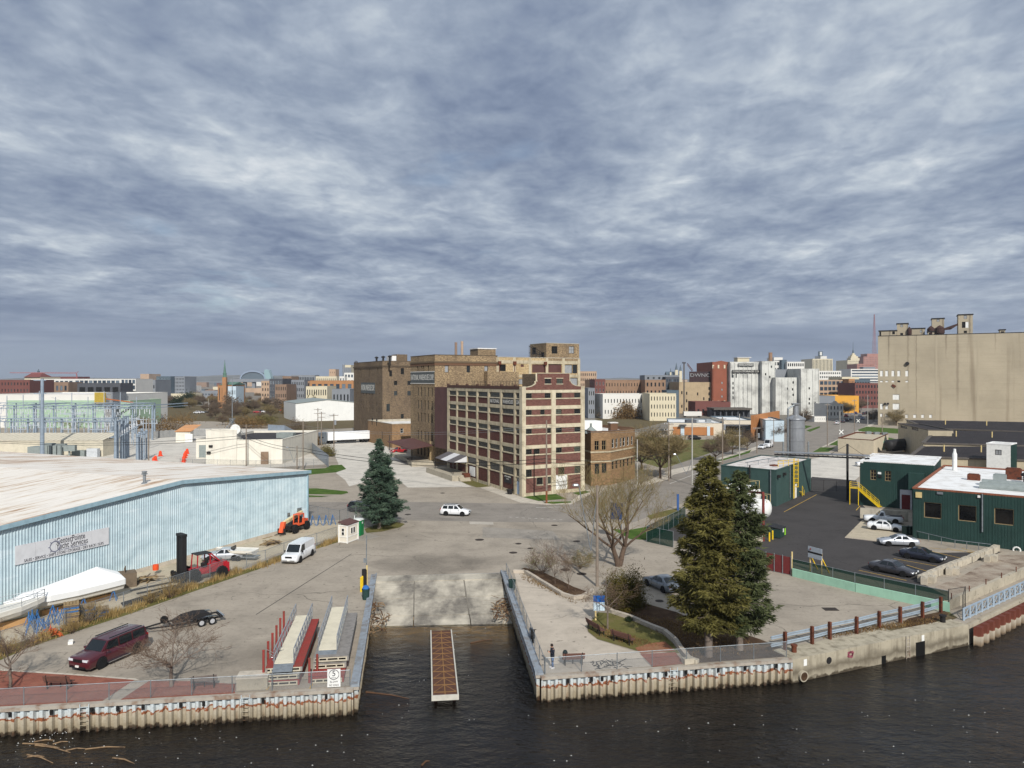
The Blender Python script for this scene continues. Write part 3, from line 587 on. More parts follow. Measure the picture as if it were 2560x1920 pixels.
brick_mat('tan2',(128,110,90),(98,84,70),(80,70,60),.6,.2,(166,144,112),.35,.5)
brick_mat('gold_brick',(160,128,94),(130,102,74),(128,108,84),.5,.16,None,.15,.25)
M('cream1',(188,176,150),.22,.7,.85,streak=.55,c2=(154,141,116));M('cream2',(202,191,166),.2,.8,.85,streak=.55,c2=(170,157,130))
BN,BF,BR=P3(2.0,134.7,0),P3(-15.0,170.0,0),P3(14.1,142.0,0)
FL=[(19.05,18.11,17.9,16.68),(15.96,15.03,14.77,13.21),(12.45,11.52,11.33,9.41),(8.70,7.72,7.47,5.69),(4.93,3.55,3.31,.63)]
def corner_warehouse():
 dS=(BN-BF).normalized();dF=(BR-BN).normalized();back_r=BR+(BF-BN)
 t=thing('brick_warehouse','six storey red brick warehouse with cream concrete frame and curved front gable','warehouse',BN,w=1);base=t.location;top=19.75
 side_ops=[];front_ops=[];panels=[];wins=[]
 bays=[(320,402),(425,523),(547,653),(680,797),(825,950),(985,1125),(1155,1204)]
 for b,(x0,x1)in enumerate(bays):
  s0,s1=onl(17,x0,BF,BN),onl(17,x1,BF,BN)
  for f,(wt,wb,bt,bb)in enumerate(FL):
   if f==4 and b==0:bb=1.2
   if f==4 and b in(0,1):wins.append((0,s0,s1,wb-.2,wt-.6,5));panels.append((0,s0,s1,1.3,bt-.3));continue
   if f==4 and b==6:wins.append((0,s0,s1,wb,wt,1));continue
   wins.append((0,s0,s1,wb,wt,7 if b<6 else 2));panels.append((0,s0,s1,bb,bt))
 A,B_=(180,508),(568,890)
 fw=[((180,258),(425,503),(568,648),(808,888)),((180,258),(368,424),(568,645),(808,888)),((180,258),(453,508),(568,648),(812,888)),((180,258),(290,360),(570,648),(808,888)),((180,258),(602,680),(812,888))]
 S=lambda x:onl(18,x,BN,BR)
 for f,(wt,wb,bt,bb)in enumerate(FL):
  for(a,b)in(A,B_):
   xs=[w_ for w_ in fw[f]if a-1<=w_[0]<=b]
   cur=a
   for w_ in xs+[(b,b)]:
    if w_[0]-cur>8:panels.append((1,S(cur)+(.0 if cur==a else .0),S(w_[0]),wb,wt))
    if w_[1]>w_[0]:wins.append((1,S(w_[0]),S(w_[1]),wb,wt,3))
    cur=w_[1]
   if f<4:panels.append((1,S(a),S(b),bb,bt))
 panels+=[(1,S(180),S(318),.6,3.31),(1,S(318),S(404),.6,1.95),(1,S(404),S(462),.6,3.31),(1,S(462),S(508),.6,1.95),(1,S(725),S(890),.6,3.31)]
 wins+=[(1,S(320),S(402),2.0,3.31,4),(1,S(464),S(508),2.0,3.31,3)]
 door=(S(570),S(716),.75,3.5)
 mb=MB();ops=lambda k:[(s0,s1,z0,z1)for(kk,s0,s1,z0,z1,*_)in panels+wins if kk==k]
 sdoor=(onl(17,1160,BF,BN),onl(17,1204,BF,BN),0.15,2.6);sdoor2=(onl(17,572,BF,BN),onl(17,640,BF,BN),.9,3.1)
 ops0=[o for o in ops(0)]
 fcd(mb,BF,BN,0,top,ops0+[(sdoor[0],sdoor[1],sdoor[2],3.4)],.2);fcd(mb,BN,BR,0,top,ops(1)+[door],.2)
 fcd(mb,BR,back_r,0,top,grid((back_r-BR).length,1,19,7,5,.5,.25,1,'old'),.2);fcd(mb,back_r,BF,0,top,[])
 mb.mk('wall','cream1',t)
 for k,s0,s1,z0,z1 in panels:
  p,dn=(BF,dS)if k==0 else(BN,dF);inn=P3(-dn.y,dn.x,0);mb=MB();o=p+dn*(s0+.01)+inn*.06;L_=s1-s0-.02;H_=z1-z0
  def q(s,z,i):v=o+dn*s+inn*i;return(v.x,v.y,z0+z)
  mb.face([q(0,.005,0),q(L_,.005,0),q(L_,H_-.005,0),q(0,H_-.005,0)],0,[(s0,z0),(s0+L_,z0),(s0+L_,z1),(s0,z1)])
  mb.obox(o+inn*.02+P3(0,0,z0+.01),dn*L_,inn*.08,(0,0,H_-.02));mb.mk('brick_panel','red_brick' if k==0 else 'red_brick_front',t)
 for k,s0,s1,z0,z1,c in wins:
  p,dn=(BF,dS)if k==0 else(BN,dF);pwin(t,base,p,dn,s0+.01,z0,s1-s0-.02,z1-z0-.01,'old',c,2,.12)
  inn=P3(-dn.y,dn.x,0);MB().obox(p+dn*(s0-.05)-inn*.07+P3(0,0,z0-.2),dn*(s1-s0+.1),inn*.16,(0,0,.16)).mk('sill','cream2',t)
 for k,p,q_,dn in((0,BF,BN,dS),(1,BN,BR,dF)):
  inn=P3(-dn.y,dn.x,0);L_=(q_-p).length
  for f,(wt,wb,bt,bb)in enumerate(FL):
   hi=FL[f-1][3]if f else top-.05;MB().obox(p+dn*.02-inn*.05+P3(0,0,wt+.06),dn*(L_-.04),inn*.09,(0,0,hi-wt-.12)).mk('floor_band','cream1' if k==0 else 'cream2',t)
 edges0=[0]+[(onl(17,bays[i][1],BF,BN)+onl(17,bays[i+1][0],BF,BN))/2 for i in range(6)]
 for s in edges0:
  mb=MB();inn=P3(-dS.y,dS.x,0);mb.obox(BF+dS*(s-.28 if s else 0)-inn*.09+P3(0,0,.0),dS*.56,inn*.14,(0,0,top-.12));mb.mk('pier','cream1',t)
 for x0,x1 in((110,176),(512,564),(894,938)):
  mb=MB();inn=P3(-dF.y,dF.x,0);s0,s1=S(x0),S(x1);mb.obox(BN+dF*max(.0,s0)-inn*.12,dF*(s1-max(0,s0)),inn*.2,(0,0,top+.55 if x0!=512 else top-.6));mb.mk('pier','cream2',t)
 mb=MB();inn=P3(-dS.y,dS.x,0);mb.obox(BN-dS*1.2-inn*.13,dS*1.2,inn*.2,(0,0,top+.5));mb.mk('pier','cream2',t)
 MB().obox(BF-inn*.1+P3(0,0,top),dS*((BN-BF).length-1.25),inn*.4,(0,0,.62)).mk('parapet','red_brick',t)
 for s in edges0:
  MB().obox(BF+dS*(s-.22 if s else .0)-inn*.14+P3(0,0,top+.625),dS*.45,inn*.48,(0,0,.3)).mk('parapet_post','red_brick',t)
 MB().prism(inset_poly([x for x in(BF,BN,BR,back_r)],.45),top-.3,top-.05).mk('roof','flat_roof',t)
 inf=P3(-dF.y,dF.x,0);zz=lambda y:22.986-.01433*y
 prof=[(S(178),top-.4),(S(892),top-.4),(S(892),zz(190))]
 for i in range(7):a=i/6*pi/2;prof.append((S(892)-(S(892)-S(745))*sin(a)*.9,zz(190)+(zz(125)-zz(190))*(1-cos(a))))
 prof+=[(S(745),zz(120)),(S(745),zz(18)),(S(330),zz(18)),(S(330),zz(120))]
 for i in range(7):a=(6-i)/6*pi/2;prof.append((S(178)+(S(330)-S(178))*sin(a)*.9,zz(200)+(zz(125)-zz(200))*(1-cos(a))))
 mb=MB();tri=geometry.tessellate_polygon([[P3(s,z,0)for s,z in prof]]);fr=lambda s,z,i:tuple(BN+dF*s+inf*i+P3(0,0,z))
 for tr in tri:
  a,b,c=[prof[j]for j in tr]
  if(b[0]-a[0])*(c[1]-a[1])-(b[1]-a[1])*(c[0]-a[0])<0:a,b,c=a,c,b
  mb.face([fr(*a,-.02),fr(*b,-.02),fr(*c,-.02)],0,[a,b,c]);mb.face([fr(*a,.36),fr(*c,.36),fr(*b,.36)],0,[a,c,b])
 for a,b in zip(prof,prof[1:]+prof[:1]):mb.face([fr(*a,-.02),fr(*a,.36),fr(*b,.36),fr(*b,-.02)],0)
 mb.mk('gable','red_brick_front',t)
 mb=MB()
 for a,b in zip(prof[2:-1],prof[3:]):mb.bar(fr(a[0],a[1]+.05,.17),fr(b[0],b[1]+.05,.17),.5,.1)
 mb.mk('gable_coping','cream2',t)
 for x0,x1 in((425,502),(577,655)):
  pwin(t,base,BN,dF,S(x0),zz(153),S(x1)-S(x0),zz(87)-zz(153),'old',3,2,-.07)
  for z_,h_ in((zz(160),.13),(zz(84),.14)):MB().obox(BN+dF*(S(x0)-.12)-inf*.12+P3(0,0,z_-.02),dF*(S(x1)-S(x0)+.24),inf*.16,(0,0,h_)).mk('sill','cream2',t)
 MB().obox(BN+dF*S(330)+inf*.37+P3(0,0,top-.2),dF*(S(745)-S(330)),inf*5.0,(0,0,zz(18)-top+.12),0,True).mk('penthouse','tan2',t)
 for(s0,s1)in((9.5,17.2),(20.5,33)):
  mb=MB()
  for z in(.75,1.15,1.5):mb.bar(BF+dS*s0+inn*2.2+P3(0,0,top+z),BF+dS*s1+inn*2.2+P3(0,0,top+z),.06)
  n=int((s1-s0)/1.3)
  for i in range(n+1):p=BF+dS*(s0+(s1-s0)*i/n)+inn*2.2;mb.bar(p+P3(0,0,top-.1),p+P3(0,0,top+1.5),.06)
  mb.mk('roof_railing','iron2',t)
 o=MB().obox(BN+dF*(door[0]+.03)+inf*.08+P3(0,0,door[2]),dF*(door[1]-door[0]-.06),inf*.08,(0,0,1.36)).obox(BN+dF*(door[0]+.03)+inf*.09+P3(0,0,door[2]+1.38),dF*(door[1]-door[0]-.06),inf*.07,(0,0,1.32)).mk('roller_door','white',t)
 mb=MB();random.seed(3)
 for i in range(16):
  c=BN+dF*(door[0]+.6+rnd(0,1.9))+inf*.07+P3(0,0,door[2]+.5+rnd(0,.8));mb.bar(c,c+dF*rnd(-.25,.3)+P3(0,0,rnd(-.35,.35)),.02,.06)
 mb.mk('graffiti','graf_black',o,shift=False).location=-base
 M('pale_blue_door',(150,168,190),.2,2);MB().obox(BF+dS*(sdoor[0]+.05)+inn*.1+P3(0,0,.15),dS*(sdoor[1]-sdoor[0]-.1),inn*.06,(0,0,2.4)).mk('door','pale_blue_door',t)
 MB().obox(BF+dS*(sdoor2[0])-inn*.02+P3(0,0,1.0),dS*(sdoor2[1]-sdoor2[0]),inn*.06,(0,0,2.0)).mk('door','white',t)
 M('sign_black',(44,42,44),.2,3);M('sign_white',(222,220,212),.15,3);rzs=atan2(dS.y,dS.x);rzf=atan2(dF.y,dF.x)
 for b,(x0,x1),s_ in((4,bays[4],'NATIONAL'),(5,bays[5],'WAREHOUSE'),(6,bays[6],'CORP')):
  s0,s1=onl(17,x0,BF,BN),onl(17,x1,BF,BN);wt,wb,bt,bb=FL[0]
  o=MB().obox(BF+dS*(s0+.03)-inn*.01+P3(0,0,bb+.05),dS*(s1-s0-.06),inn*.06,(0,0,bt-bb-.1)).mk('painted_sign','sign_black',t)
  tx=txt(s_,1.1,'sign_white',t,local(t,BF+dS*(s0+s1)/2-inn*.03+P3(0,0,(bt+bb)/2)),rzs,width=(s1-s0)*.92)
 s0,s1=onl(17,1010,BF,BN),onl(17,1100,BF,BN);MB().obox(BF+dS*s0-inn*.06+P3(0,0,1.75),dS*(s1-s0),inn*.08,(0,0,1.5)).mk('painted_sign','sign_black',t)
 for i,s_ in enumerate(('NATIONAL WAREHOUSE','CORP.')):txt(s_,.34,'sign_white',t,local(t,BF+dS*(s0+s1)/2-inn*.07+P3(0,0,2.95-i*.45)),rzs,width=(s1-s0)*(.86,.4,.8)[i])
 s0,s1=sdoor[0]+.05,sdoor[1]-.05;MB().obox(BF+dS*s0+inn*.1+P3(0,0,2.62),dS*(s1-s0),inn*.06,(0,0,.75)).mk('painted_sign','sign_black',t)
 for i,s_ in enumerate(('NATIONAL','WAREHOUSE','CORP')):txt(s_,.24,'sign_white',t,local(t,BF+dS*(s0+s1)/2+inn*.085+P3(0,0,3.2-i*.23)),rzs,width=(s1-s0)*.8)
 MB().obox(BF-dS*.05+inn*.3+P3(0,0,5.2),-dS*9.5,inn*8,(0,0,14.6)).mk('link_block','maroon_metal',t)
 u=lambda s,o_,z:BF+dS*s-inn*o_+P3(0,0,z);so=onl(17,300,BF,BN);s_a,s_b=onl(17,310,BF,BN),onl(17,545,BF,BN)
 MB().obox(u(-2.5,0.12,0),dS*(s_b+4.5),-inn*4.2,(0,0,1.15)).mk('loading_platform','conc',t)
 for i in range(4):MB().obox(u(s_b+2.0+i*.32,.5,0),dS*.32,-inn*2.4,(0,0,.92-i*.23)).mk('step','conc',t)
 M('awning_grey',(96,92,94),.2,2);M('awning_pale',(206,206,208),.12,2)
 for i in range(3):
  a,b=s_a+(s_b-s_a)*i/3,s_a+(s_b-s_a)*(i+1)/3;MB().face([u(a,3.4,3.7),u(b,3.4,3.7),u(b,.13,5.0),u(a,.13,5.0)]).face([u(a,.13,4.95),u(b,.13,4.95),u(b,3.4,3.65),u(a,3.4,3.65)]).mk('awning_panel','awning_pale' if i==1 else 'awning_grey',t)
 MB().face([u(s_b,.13,4.95),u(s_b,3.4,3.65),u(s_b,.13,3.65)]).mk('awning_panel','awning_pale',t)
 for s in(s_a,s_b):MB().bar(u(s,3.3,1.15),u(s,3.3,3.66),.12).mk('awning_post','iron2',t)
 MB().obox(u(s_b+1.0,.3,0),dS*1.4,-inn*1.4,(0,0,1.5)).mk('coal_chute','rust',t)
corner_warehouse()
CT,ST=.883,.469
def tan_middle():
 n=P3(-19.4,184.0,0);fr=P3(CT,ST,0);sd=P3(-ST,CT,0);far=n+sd*17.5
 T=27.8;e=n+fr*17.6;r=n+fr*43.2
 S=lambda x:onl(4,x,n,r);zf=lambda y,d:ZD(4,y,d)
 fo=[(S(265),S(300),zf(410,187),zf(338,187),'board',1,1),(S(466),S(498),zf(410,190),zf(338,190),'dark',3,4),(S(630),S(662),zf(400,193),zf(340,193),'board',1,1)]
 so=[];L_=17.5
 ss=lambda x:17.5-onl(3,x,n,far)if False else onl(3,x,far,n)
 for x in(1490,1528,1545,1588):so.append((ss(x)-.35,ss(x)+.35,22.6,25.6,'dark',1,2))
 for zr in(17.3,13.9,10.6,5.9,1.8):
  for x in(1494,1524,1556,1588,1622):so.append((ss(x)-.42,ss(x)+.42,zr,zr+2.3,'dark',1,2))
 poly=[n,e,(e+sd*17.5),far]
 t=block('tan_warehouse','tall tan brick warehouse with a painted name band behind the red brick one',poly,T,'tan_brick','tar_roof',{0:fo,3:so},1.0,cat='warehouse',cop='tan2')
 mb=MB();ring(mb,poly,.25,-.0,T-1.9,T-1.5);mb.mk('cornice','tan_brick',t);mb=MB();ring(mb,poly,.12,-.0,T-2.6,T-1.95);mb.mk('frieze',brick_mat('rust_brick',(156,104,72),(132,86,60),(110,84,66),.5,.16,None,.2),t)
 M('sign_grey',(84,88,88),.25,2);d=-sd;out=P3(d.y,-d.x,0);rz=atan2(d.y,d.x);z=ZD(3,457,190)
 MB().obox(far+d*.1+out*.02+P3(0,0,z-1.55),d*17.2,out*.05,(0,0,3.1)).mk('painted_sign','sign_grey',t)
 mb=MB()
 for e_ in(-1.6,1.45):mb.obox(far+d*.05+out*.02+P3(0,0,z+e_),d*17.3,out*.08,(0,0,.16))
 mb.mk('sign_border','sign_white',t);txt('NATIONAL WAREHOUSE CORP.',2.1,'sign_white',t,local(t,far+d*8.75+out*.08+P3(0,0,z)),rz,width=16.6)
 mb=MB()
 for k in(0,1):pass
 mb.obox(n+fr*(S(625))-P3(ST*-1,CT,0)*.0+P3(fr.y*2.2,-fr.x*2.2,16.5),fr*(S(912)-S(625)),P3(-fr.y,fr.x,0)*2.1,(0,0,ZD(4,402,190)-16.5),0,True);mb.mk('stair_penthouse','tan_brick',t)
 s0=S(640);pp=n+fr*s0+sd*7;MB().obox(n+fr*(S(566)+1.6)+sd*3+P3(0,0,T-1.2),fr*5.2,sd*5,(0,0,3.1),0,True).mk('roof_house','tan_brick',t);MB().obox(n+fr*(S(566)+1.4)+sd*2.8+P3(0,0,T+1.905),fr*5.6,sd*5.4,(0,0,.25)).mk('roof_house_cap','white_roof',t)
 T2=27.5;poly2=[(e+fr*.02),r,(r+sd*17),(e+fr*.02+sd*17)];O=S(750);Q=lambda x:S(x)-17.62
 fo=[(Q(760),Q(828),ZD(4,398,194),ZD(4,335,194),'void',2,1),(Q(965),Q(994),ZD(4,360,197),ZD(4,336,197),'rustboard',1,1),(Q(1070),Q(1195),ZD(4,412,200),ZD(4,337,200),'rustboard',1,1),(Q(1220),Q(1342),ZD(4,412,202),ZD(4,335,202),'rustboard',1,1),(Q(1368),Q(1442),ZD(4,418,203),ZD(4,338,203),'board',1,1),(Q(1444),Q(1486),ZD(4,418,203),ZD(4,338,203),'dark',3,4),(Q(920),Q(1042),ZD(4,520,198),ZD(4,468,198),'board',3,1),(Q(1415),Q(1490),ZD(4,530,203),ZD(4,460,203),'board',1,1)]
 brick_mat('pale_brick',(198,174,130),(166,140,104),(150,130,104),.6,.2,(222,204,164),.3,.4)
 t2=block('concrete_wing_warehouse','pale patched brick warehouse wing with maroon boarded windows and a roof tower',poly2,T2,'pale_brick','tar_roof',{0:fo},.8,cat='warehouse',inset=.2)
 for i,x in enumerate((752,905,1050,1205,1358,1500)):
  mb=MB();p=e+fr*(.03+Q(x));mb.obox(p+P3(fr.y,-fr.x,0)*.12-fr*.4,fr*.8,P3(-fr.y,fr.x,0)*.2,(0,0,T2-.05));mb.mk('pier','cream1',t2)
 for z0,z1 in((ZD(4,330,198),ZD(4,300,198)),(ZD(4,455,198),ZD(4,430,198))):
  MB().obox(e+fr*.5+P3(fr.y,-fr.x,0)*.08+P3(0,0,z0),fr*24.5,P3(-fr.y,fr.x,0)*.2,(0,0,z1-z0)).mk('floor_band','cream1',t2)
 for x in(765,905,1187):
  p=e+fr*(.03+Q(x))+P3(fr.y,-fr.x,0)*.3;MB().bar(p+P3(0,0,19),p+P3(0,0,25.6),.18).box((p.x,p.y,26),.8,.6,.9,.49).mk('rainwater_head','rust',t2)
 a=e+fr*(Q(1200)+.03)+P3(fr.y,-fr.x,0)*.05;b=r+P3(fr.y,-fr.x,0)*.05-fr*.05;Lt=(b-a).length;zt=ZD(4,145,202);tp=[a,b,(b+sd*9),(a+sd*9)]
 tw=lambda x:onl(4,x,a,b)
 block('x','',tp,zt,'tan_brick','tar_roof',{0:[(tw(1250),tw(1303),ZD(4,238,202),ZD(4,170,202),'void',2,3),(tw(1410),tw(1458),ZD(4,235,203),ZD(4,168,203),'board',2,2)],3:[(1.0,3.4,ZD(4,240,202),ZD(4,175,202),'void',1,1),(6,8,ZD(4,270,202),ZD(4,225,202),'void',1,1)]},.5,T2-.7,parent=t2)
 mb=MB();p=a-fr*4.5+P3(0,0,T2)
 for i in range(4):mb.bar(p+fr*i*1.2,p+fr*i*1.2+P3(0,0,3.4-i*.8),.12);mb.bar(p+fr*i*1.2+sd*1.5,p+fr*i*1.2+sd*1.5+P3(0,0,3.4-i*.8),.12)
 for z in(1.4,3.2):mb.bar(p+P3(0,0,z),p+fr*3.8+P3(0,0,max(.8,z-2.2)),.12);mb.bar(p+sd*1.5+P3(0,0,z),p+fr*3.8+sd*1.5+P3(0,0,max(.8,z-2.2)),.12)
 mb.mk('roof_stair','iron2',t2)
tan_middle()
def tan_left():
 n=P3(-45.8,258.8,0);fr=P3(CT,ST,0);sd=P3(-ST,CT,0);L_=36.4;far=n+sd*L_;T=28.2;r=n+fr*30
 S=lambda x:onl(3,x,n,r);SS=lambda x:onl(3,x,far,n)
 fo=[(S(1229),S(1254),ZD(3,447,260),ZD(3,390,260),'void',1,1),(S(1335),S(1364),ZD(3,428,263),ZD(3,370,263),'dark',2,2),(S(1272),S(1302),ZD(3,526,262),ZD(3,487,262),'dark',3,3),(S(1396),S(1428),ZD(3,526,264),ZD(3,487,264),'dark',3,3),(S(1272),S(1302),ZD(3,622,262),ZD(3,580,262),'dark',3,3),(S(1396),S(1428),ZD(3,622,264),ZD(3,580,264),'dark',3,3),(S(1202),S(1234),ZD(3,768,260),ZD(3,698,260),'dark',2,3),(S(1335),S(1362),ZD(3,834,262),ZD(3,793,262),'dark',3,3)]
 so=[]
 for x,y0,y1 in((966,460,378),(1046,455,378),(1122,430,372)):so.append((SS(x)-.4,SS(x)+.4,ZD(3,y0,275),ZD(3,y1,275),'void',1,1))
 for y in(500,595,680,735,840,960):
  for x in(940,968,992,1020,1046,1075,1107,1140):so.append((SS(x)-.35,SS(x)+.35,ZD(3,y+(24 if y<660 else 34),272),ZD(3,y,272),'dark',1,2))
 so=[o for o in so if o[2]>.3];so2=[]
 for o in so:
  if all(o[1]<p[0]+.02 or o[0]>p[1]-.02 or o[3]<p[2]+.1 or o[2]>p[3]-.1 for p in so2):so2.append(o)
 poly=[n,r,(r+sd*L_),far]
 t=block('tan_warehouse','dark tan brick warehouse with a small painted name sign beside the parked semi truck',poly,T,'tan2','tar_roof',{0:fo,3:so2},1.0,cat='warehouse',cop='tan2')
 mb=MB();ring(mb,poly,.3,0,T-2.0,T-1.55);mb.mk('cornice','tan2',t)
 d=-sd;out=P3(d.y,-d.x,0);rz=atan2(d.y,d.x);s0,s1=SS(970),SS(1098);z=ZD(3,552,275)
 MB().obox(far+d*s0+out*.02+P3(0,0,z-2),d*(s1-s0),out*.08,(0,0,4)).mk('painted_sign','sign_grey',t);txt('NATIONAL WAREHOUSE CORP.',3.2,'sign_white',t,local(t,far+d*(s0+s1)/2+out*.12+P3(0,0,z)),rz,width=(s1-s0)*.94)
 mb=MB();p=n+fr*S(1315)+sd*2+P3(0,0,T-1);mb.obox(p,fr*(S(1412)-S(1315)),sd*6,(0,0,ZD(3,243,264)-T+1),0,True);mb.mk('roof_house','tan2',t)
 mb=MB();p=n+fr*S(1270)+sd*2+P3(0,0,T-1);mb.obox(p,fr*(S(1310)-S(1270)),sd*6,(0,0,ZD(3,262,264)-T+1.2));mb.mk('roof_house','white_roof',t)
 for x in(1075,1135,1195):p=far+d*SS(x)-out*1.5;MB().tube((p.x,p.y,T-1),(p.x,p.y,T+1.3),.35,.35,10).lat([(.7,0),(.7,.4),(0,.7)],(p.x,p.y,T+1.31),10).mk('roof_vent','iron2',t)
 a=G(3,1205,1010);
 a=P3(-38,232,0);b=a+fr*16
 block('brick_annex','low yellow brick annex tucked between the two tan warehouses',[a,b,(b+sd*26),(a+sd*26)],ZD(3,880,236),'gold_brick','white_roof',{0:[(onl(3,1330,a,b),onl(3,1358,a,b),ZD(3,962,237),ZD(3,918,237),'white',1,2)],3:[(4,5.2,6,8.5,'void',1,1),(9,10.2,6,8.5,'void',1,1),(15,16.2,2,4.5,'void',1,1)]},.6,cat='building')
 c=thing('loading_canopy','sloping maroon roofed loading canopy on timber posts beside the tan warehouse','canopy',(-24,190,0),w=1)
 e0,e1,e2,e3=G(3,1215,1035,5.2),G(3,1630,1085,5.2),G(3,1415,1118,4.6),G(3,1190,1075,4.6)
 def at3(x,y,z):return G(3,x,y,z)
 q=[at3(1210,1050,5.0),at3(1415,1122,4.4),at3(1640,1085,5.0),at3(1440,1020,5.6)]
 mb=MB();up=P3(0,0,.18);mb.face([q[0]+up,q[1]+up,q[2]+up,q[3]+up]);mb.face([q[3],q[2],q[1],q[0]])
 for a_,b_ in zip(q,q[1:]+q[:1]):mb.face([a_,b_,b_+up,a_+up])
 mb.mk('canopy_roof','maroon_metal',c)
 for x,y in((1232,1130),(1437,1262),(1635,1245),(1520,1200)):
  g=G(3,x,y);MB().bar(g,(g.x,g.y,4.7),.2).mk('post','frame_dark',c)
 pl=[G(3,1390,1250),G(3,1435,1280),G(3,1650,1268),G(3,1640,1230),G(3,1480,1210)]
 o=sheet('loading_dock',pl,1.1,'conc','thing',1.1);tag(o,'low concrete loading dock platform under the maroon canopy','dock')
 pl=[G(3,1250,1185),G(3,1390,1232),G(3,1480,1215),G(3,1290,1170)];o=sheet('loading_dock',pl,.9,'conc','thing',.9);tag(o,'grey concrete ramp block beside the red pickup','dock')
 M('plywood',(186,146,100),.2,1.2);a_,b_=G(3,1480,1205),G(3,1635,1232);mb=MB();d_=(b_-a_);n_=6
 o=thing('plywood_wall','plywood boarded wall under the maroon canopy','wall',a_,w=1)
 for i in range(n_):MB().obox(a_+d_*(i/n_),d_*(.97/n_),P3(-d_.y,d_.x,0).normalized()*.1,(0,0,4.2)).mk('board','plywood',o)
 st=thing('stone_buttress','tapering pale stone buttress at the foot of the maroon stair block','buttress',tuple(G(3,1665,1260)),w=1);g0,g1=G(3,1645,1265),G(3,1712,1258);dd=(g1-g0);nn=P3(-dd.y,dd.x,0).normalized()*2;mb=MB()
 mb.face([g0,g1,g0+dd*.45+P3(0,0,6.0),g0+dd*.02+P3(0,0,6.0)],0,[(0,0),(dd.length,0),(dd.length*.45,6),(0,6)]);mb.face([g1,g1+nn,g0+dd*.45+nn+P3(0,0,6),g0+dd*.45+P3(0,0,6)],0,[(0,0),(2,0),(2,6),(0,6)]);mb.face([g0+nn,g0,g0+dd*.02+P3(0,0,6),g0+nn+dd*.02+P3(0,0,6)],0,[(0,0),(2,0),(2,6),(0,6)]);mb.mk('stone_face','pale_brick',st)
tan_left()
M('tyre',(26,26,27),.2,6,.9);M('rim',(186,188,192),.15,6,.35,.25);M('rim_dark',(48,48,50),.2,6,.4,.6);M('car_trim',(24,24,26),.1,6,.5);M('chrome',(190,192,196),.1,6,.2,.9)
M('lamp_red',(150,26,22),.1,8,.25);M('lamp_clear',(216,220,224),.08,8,.15);M('plate',(226,226,220),.05,8,.5)
def car_glass():
 t=NT('car_glass');MATS['car_glass']=t.end((.012,.016,.018),.04,0,.6)
car_glass()
def paint(name,c,metal=.15):
 if name in MATS:return name
 t=NT(name);n=t.noise(3,4);col=srgb(*c);b=t.mix(t.rng(n,.4,.8,0,.12),col,tuple(x*.6+.03 for x in col));t.b.inputs['Coat Weight'].default_value=.7;t.b.inputs['Coat Roughness'].default_value=.06
 MATS[name]=t.end(b,.32,metal,.5);return name
CARS={'sedan':dict(L=4.75,W=1.83,H=1.44,WB=2.8,r=.33,line=[(1,.55),(.96,.72),(.62,.90),(.42,.95),(-.6,.98),(-.86,1.0),(-.97,.92),(-1,.6)],cab=(.40,.07,-.38,-.74),belt=.94,rw=.70),'suv':dict(L=4.65,W=1.84,H=1.70,WB=2.7,r=.36,line=[(1,.6),(.97,.82),(.60,1.02),(.46,1.06),(-.6,1.08),(-.95,1.08),(-.99,.9),(-1,.62)],cab=(.48,.16,-.80,-.97),belt=1.06,rw=.74),'suburban':dict(L=5.7,W=2.04,H=1.90,WB=3.3,r=.42,line=[(1,.72),(.985,1.0),(.93,1.08),(.56,1.18),(-.6,1.2),(-.96,1.2),(-.99,1.0),(-1,.7)],cab=(.55,.32,-.90,-.985),belt=1.18,rw=.80),'van':dict(L=5.7,W=2.01,H=2.08,WB=3.43,r=.38,line=[(1,.65),(.99,.95),(.93,1.02),(.60,1.18),(-.6,1.2),(-.97,1.2),(-.99,1.0),(-1,.6)],cab=(.62,.38,-.955,-.99),belt=1.17,rw=.86),'pickup':dict(L=5.3,W=1.96,H=1.74,WB=3.1,r=.38,line=[(1,.62),(.98,.95),(.6,1.06),(.36,1.1),(-.1,1.1),(-.5,1.08),(-.97,1.08),(-1,.65)],cab=(.37,.14,-.06,-.12),belt=1.08,rw=.78),'boxtruck':dict(L=6.2,W=2.1,H=2.1,WB=3.6,r=.4,line=[(1,.7),(.98,1.1),(.86,1.18),(.66,1.22),(.3,1.22),(.28,.9),(-.99,.9),(-1,.7)],cab=(.68,.48,.32,.3),belt=1.2,rw=.84)}
CARCACHE={}
def loft(mb,rings,m=0,cap=True):
 n=len(rings[0]);i=len(mb.v)
 for r in rings:mb.v+=[tuple(p)for p in r]
 for j in range(len(rings)-1):
  for k in range(n):a=i+j*n+k;b=i+j*n+(k+1)%n;mb.f.append((a,b,b+n,a+n));mb.m.append(m);mb.uv.append(None)
 if cap:
  mb.f.append(tuple(i+k for k in range(n))[::-1]);mb.m.append(m);mb.uv.append(None);e=i+(len(rings)-1)*n;mb.f.append(tuple(e+k for k in range(n)));mb.m.append(m);mb.uv.append(None)
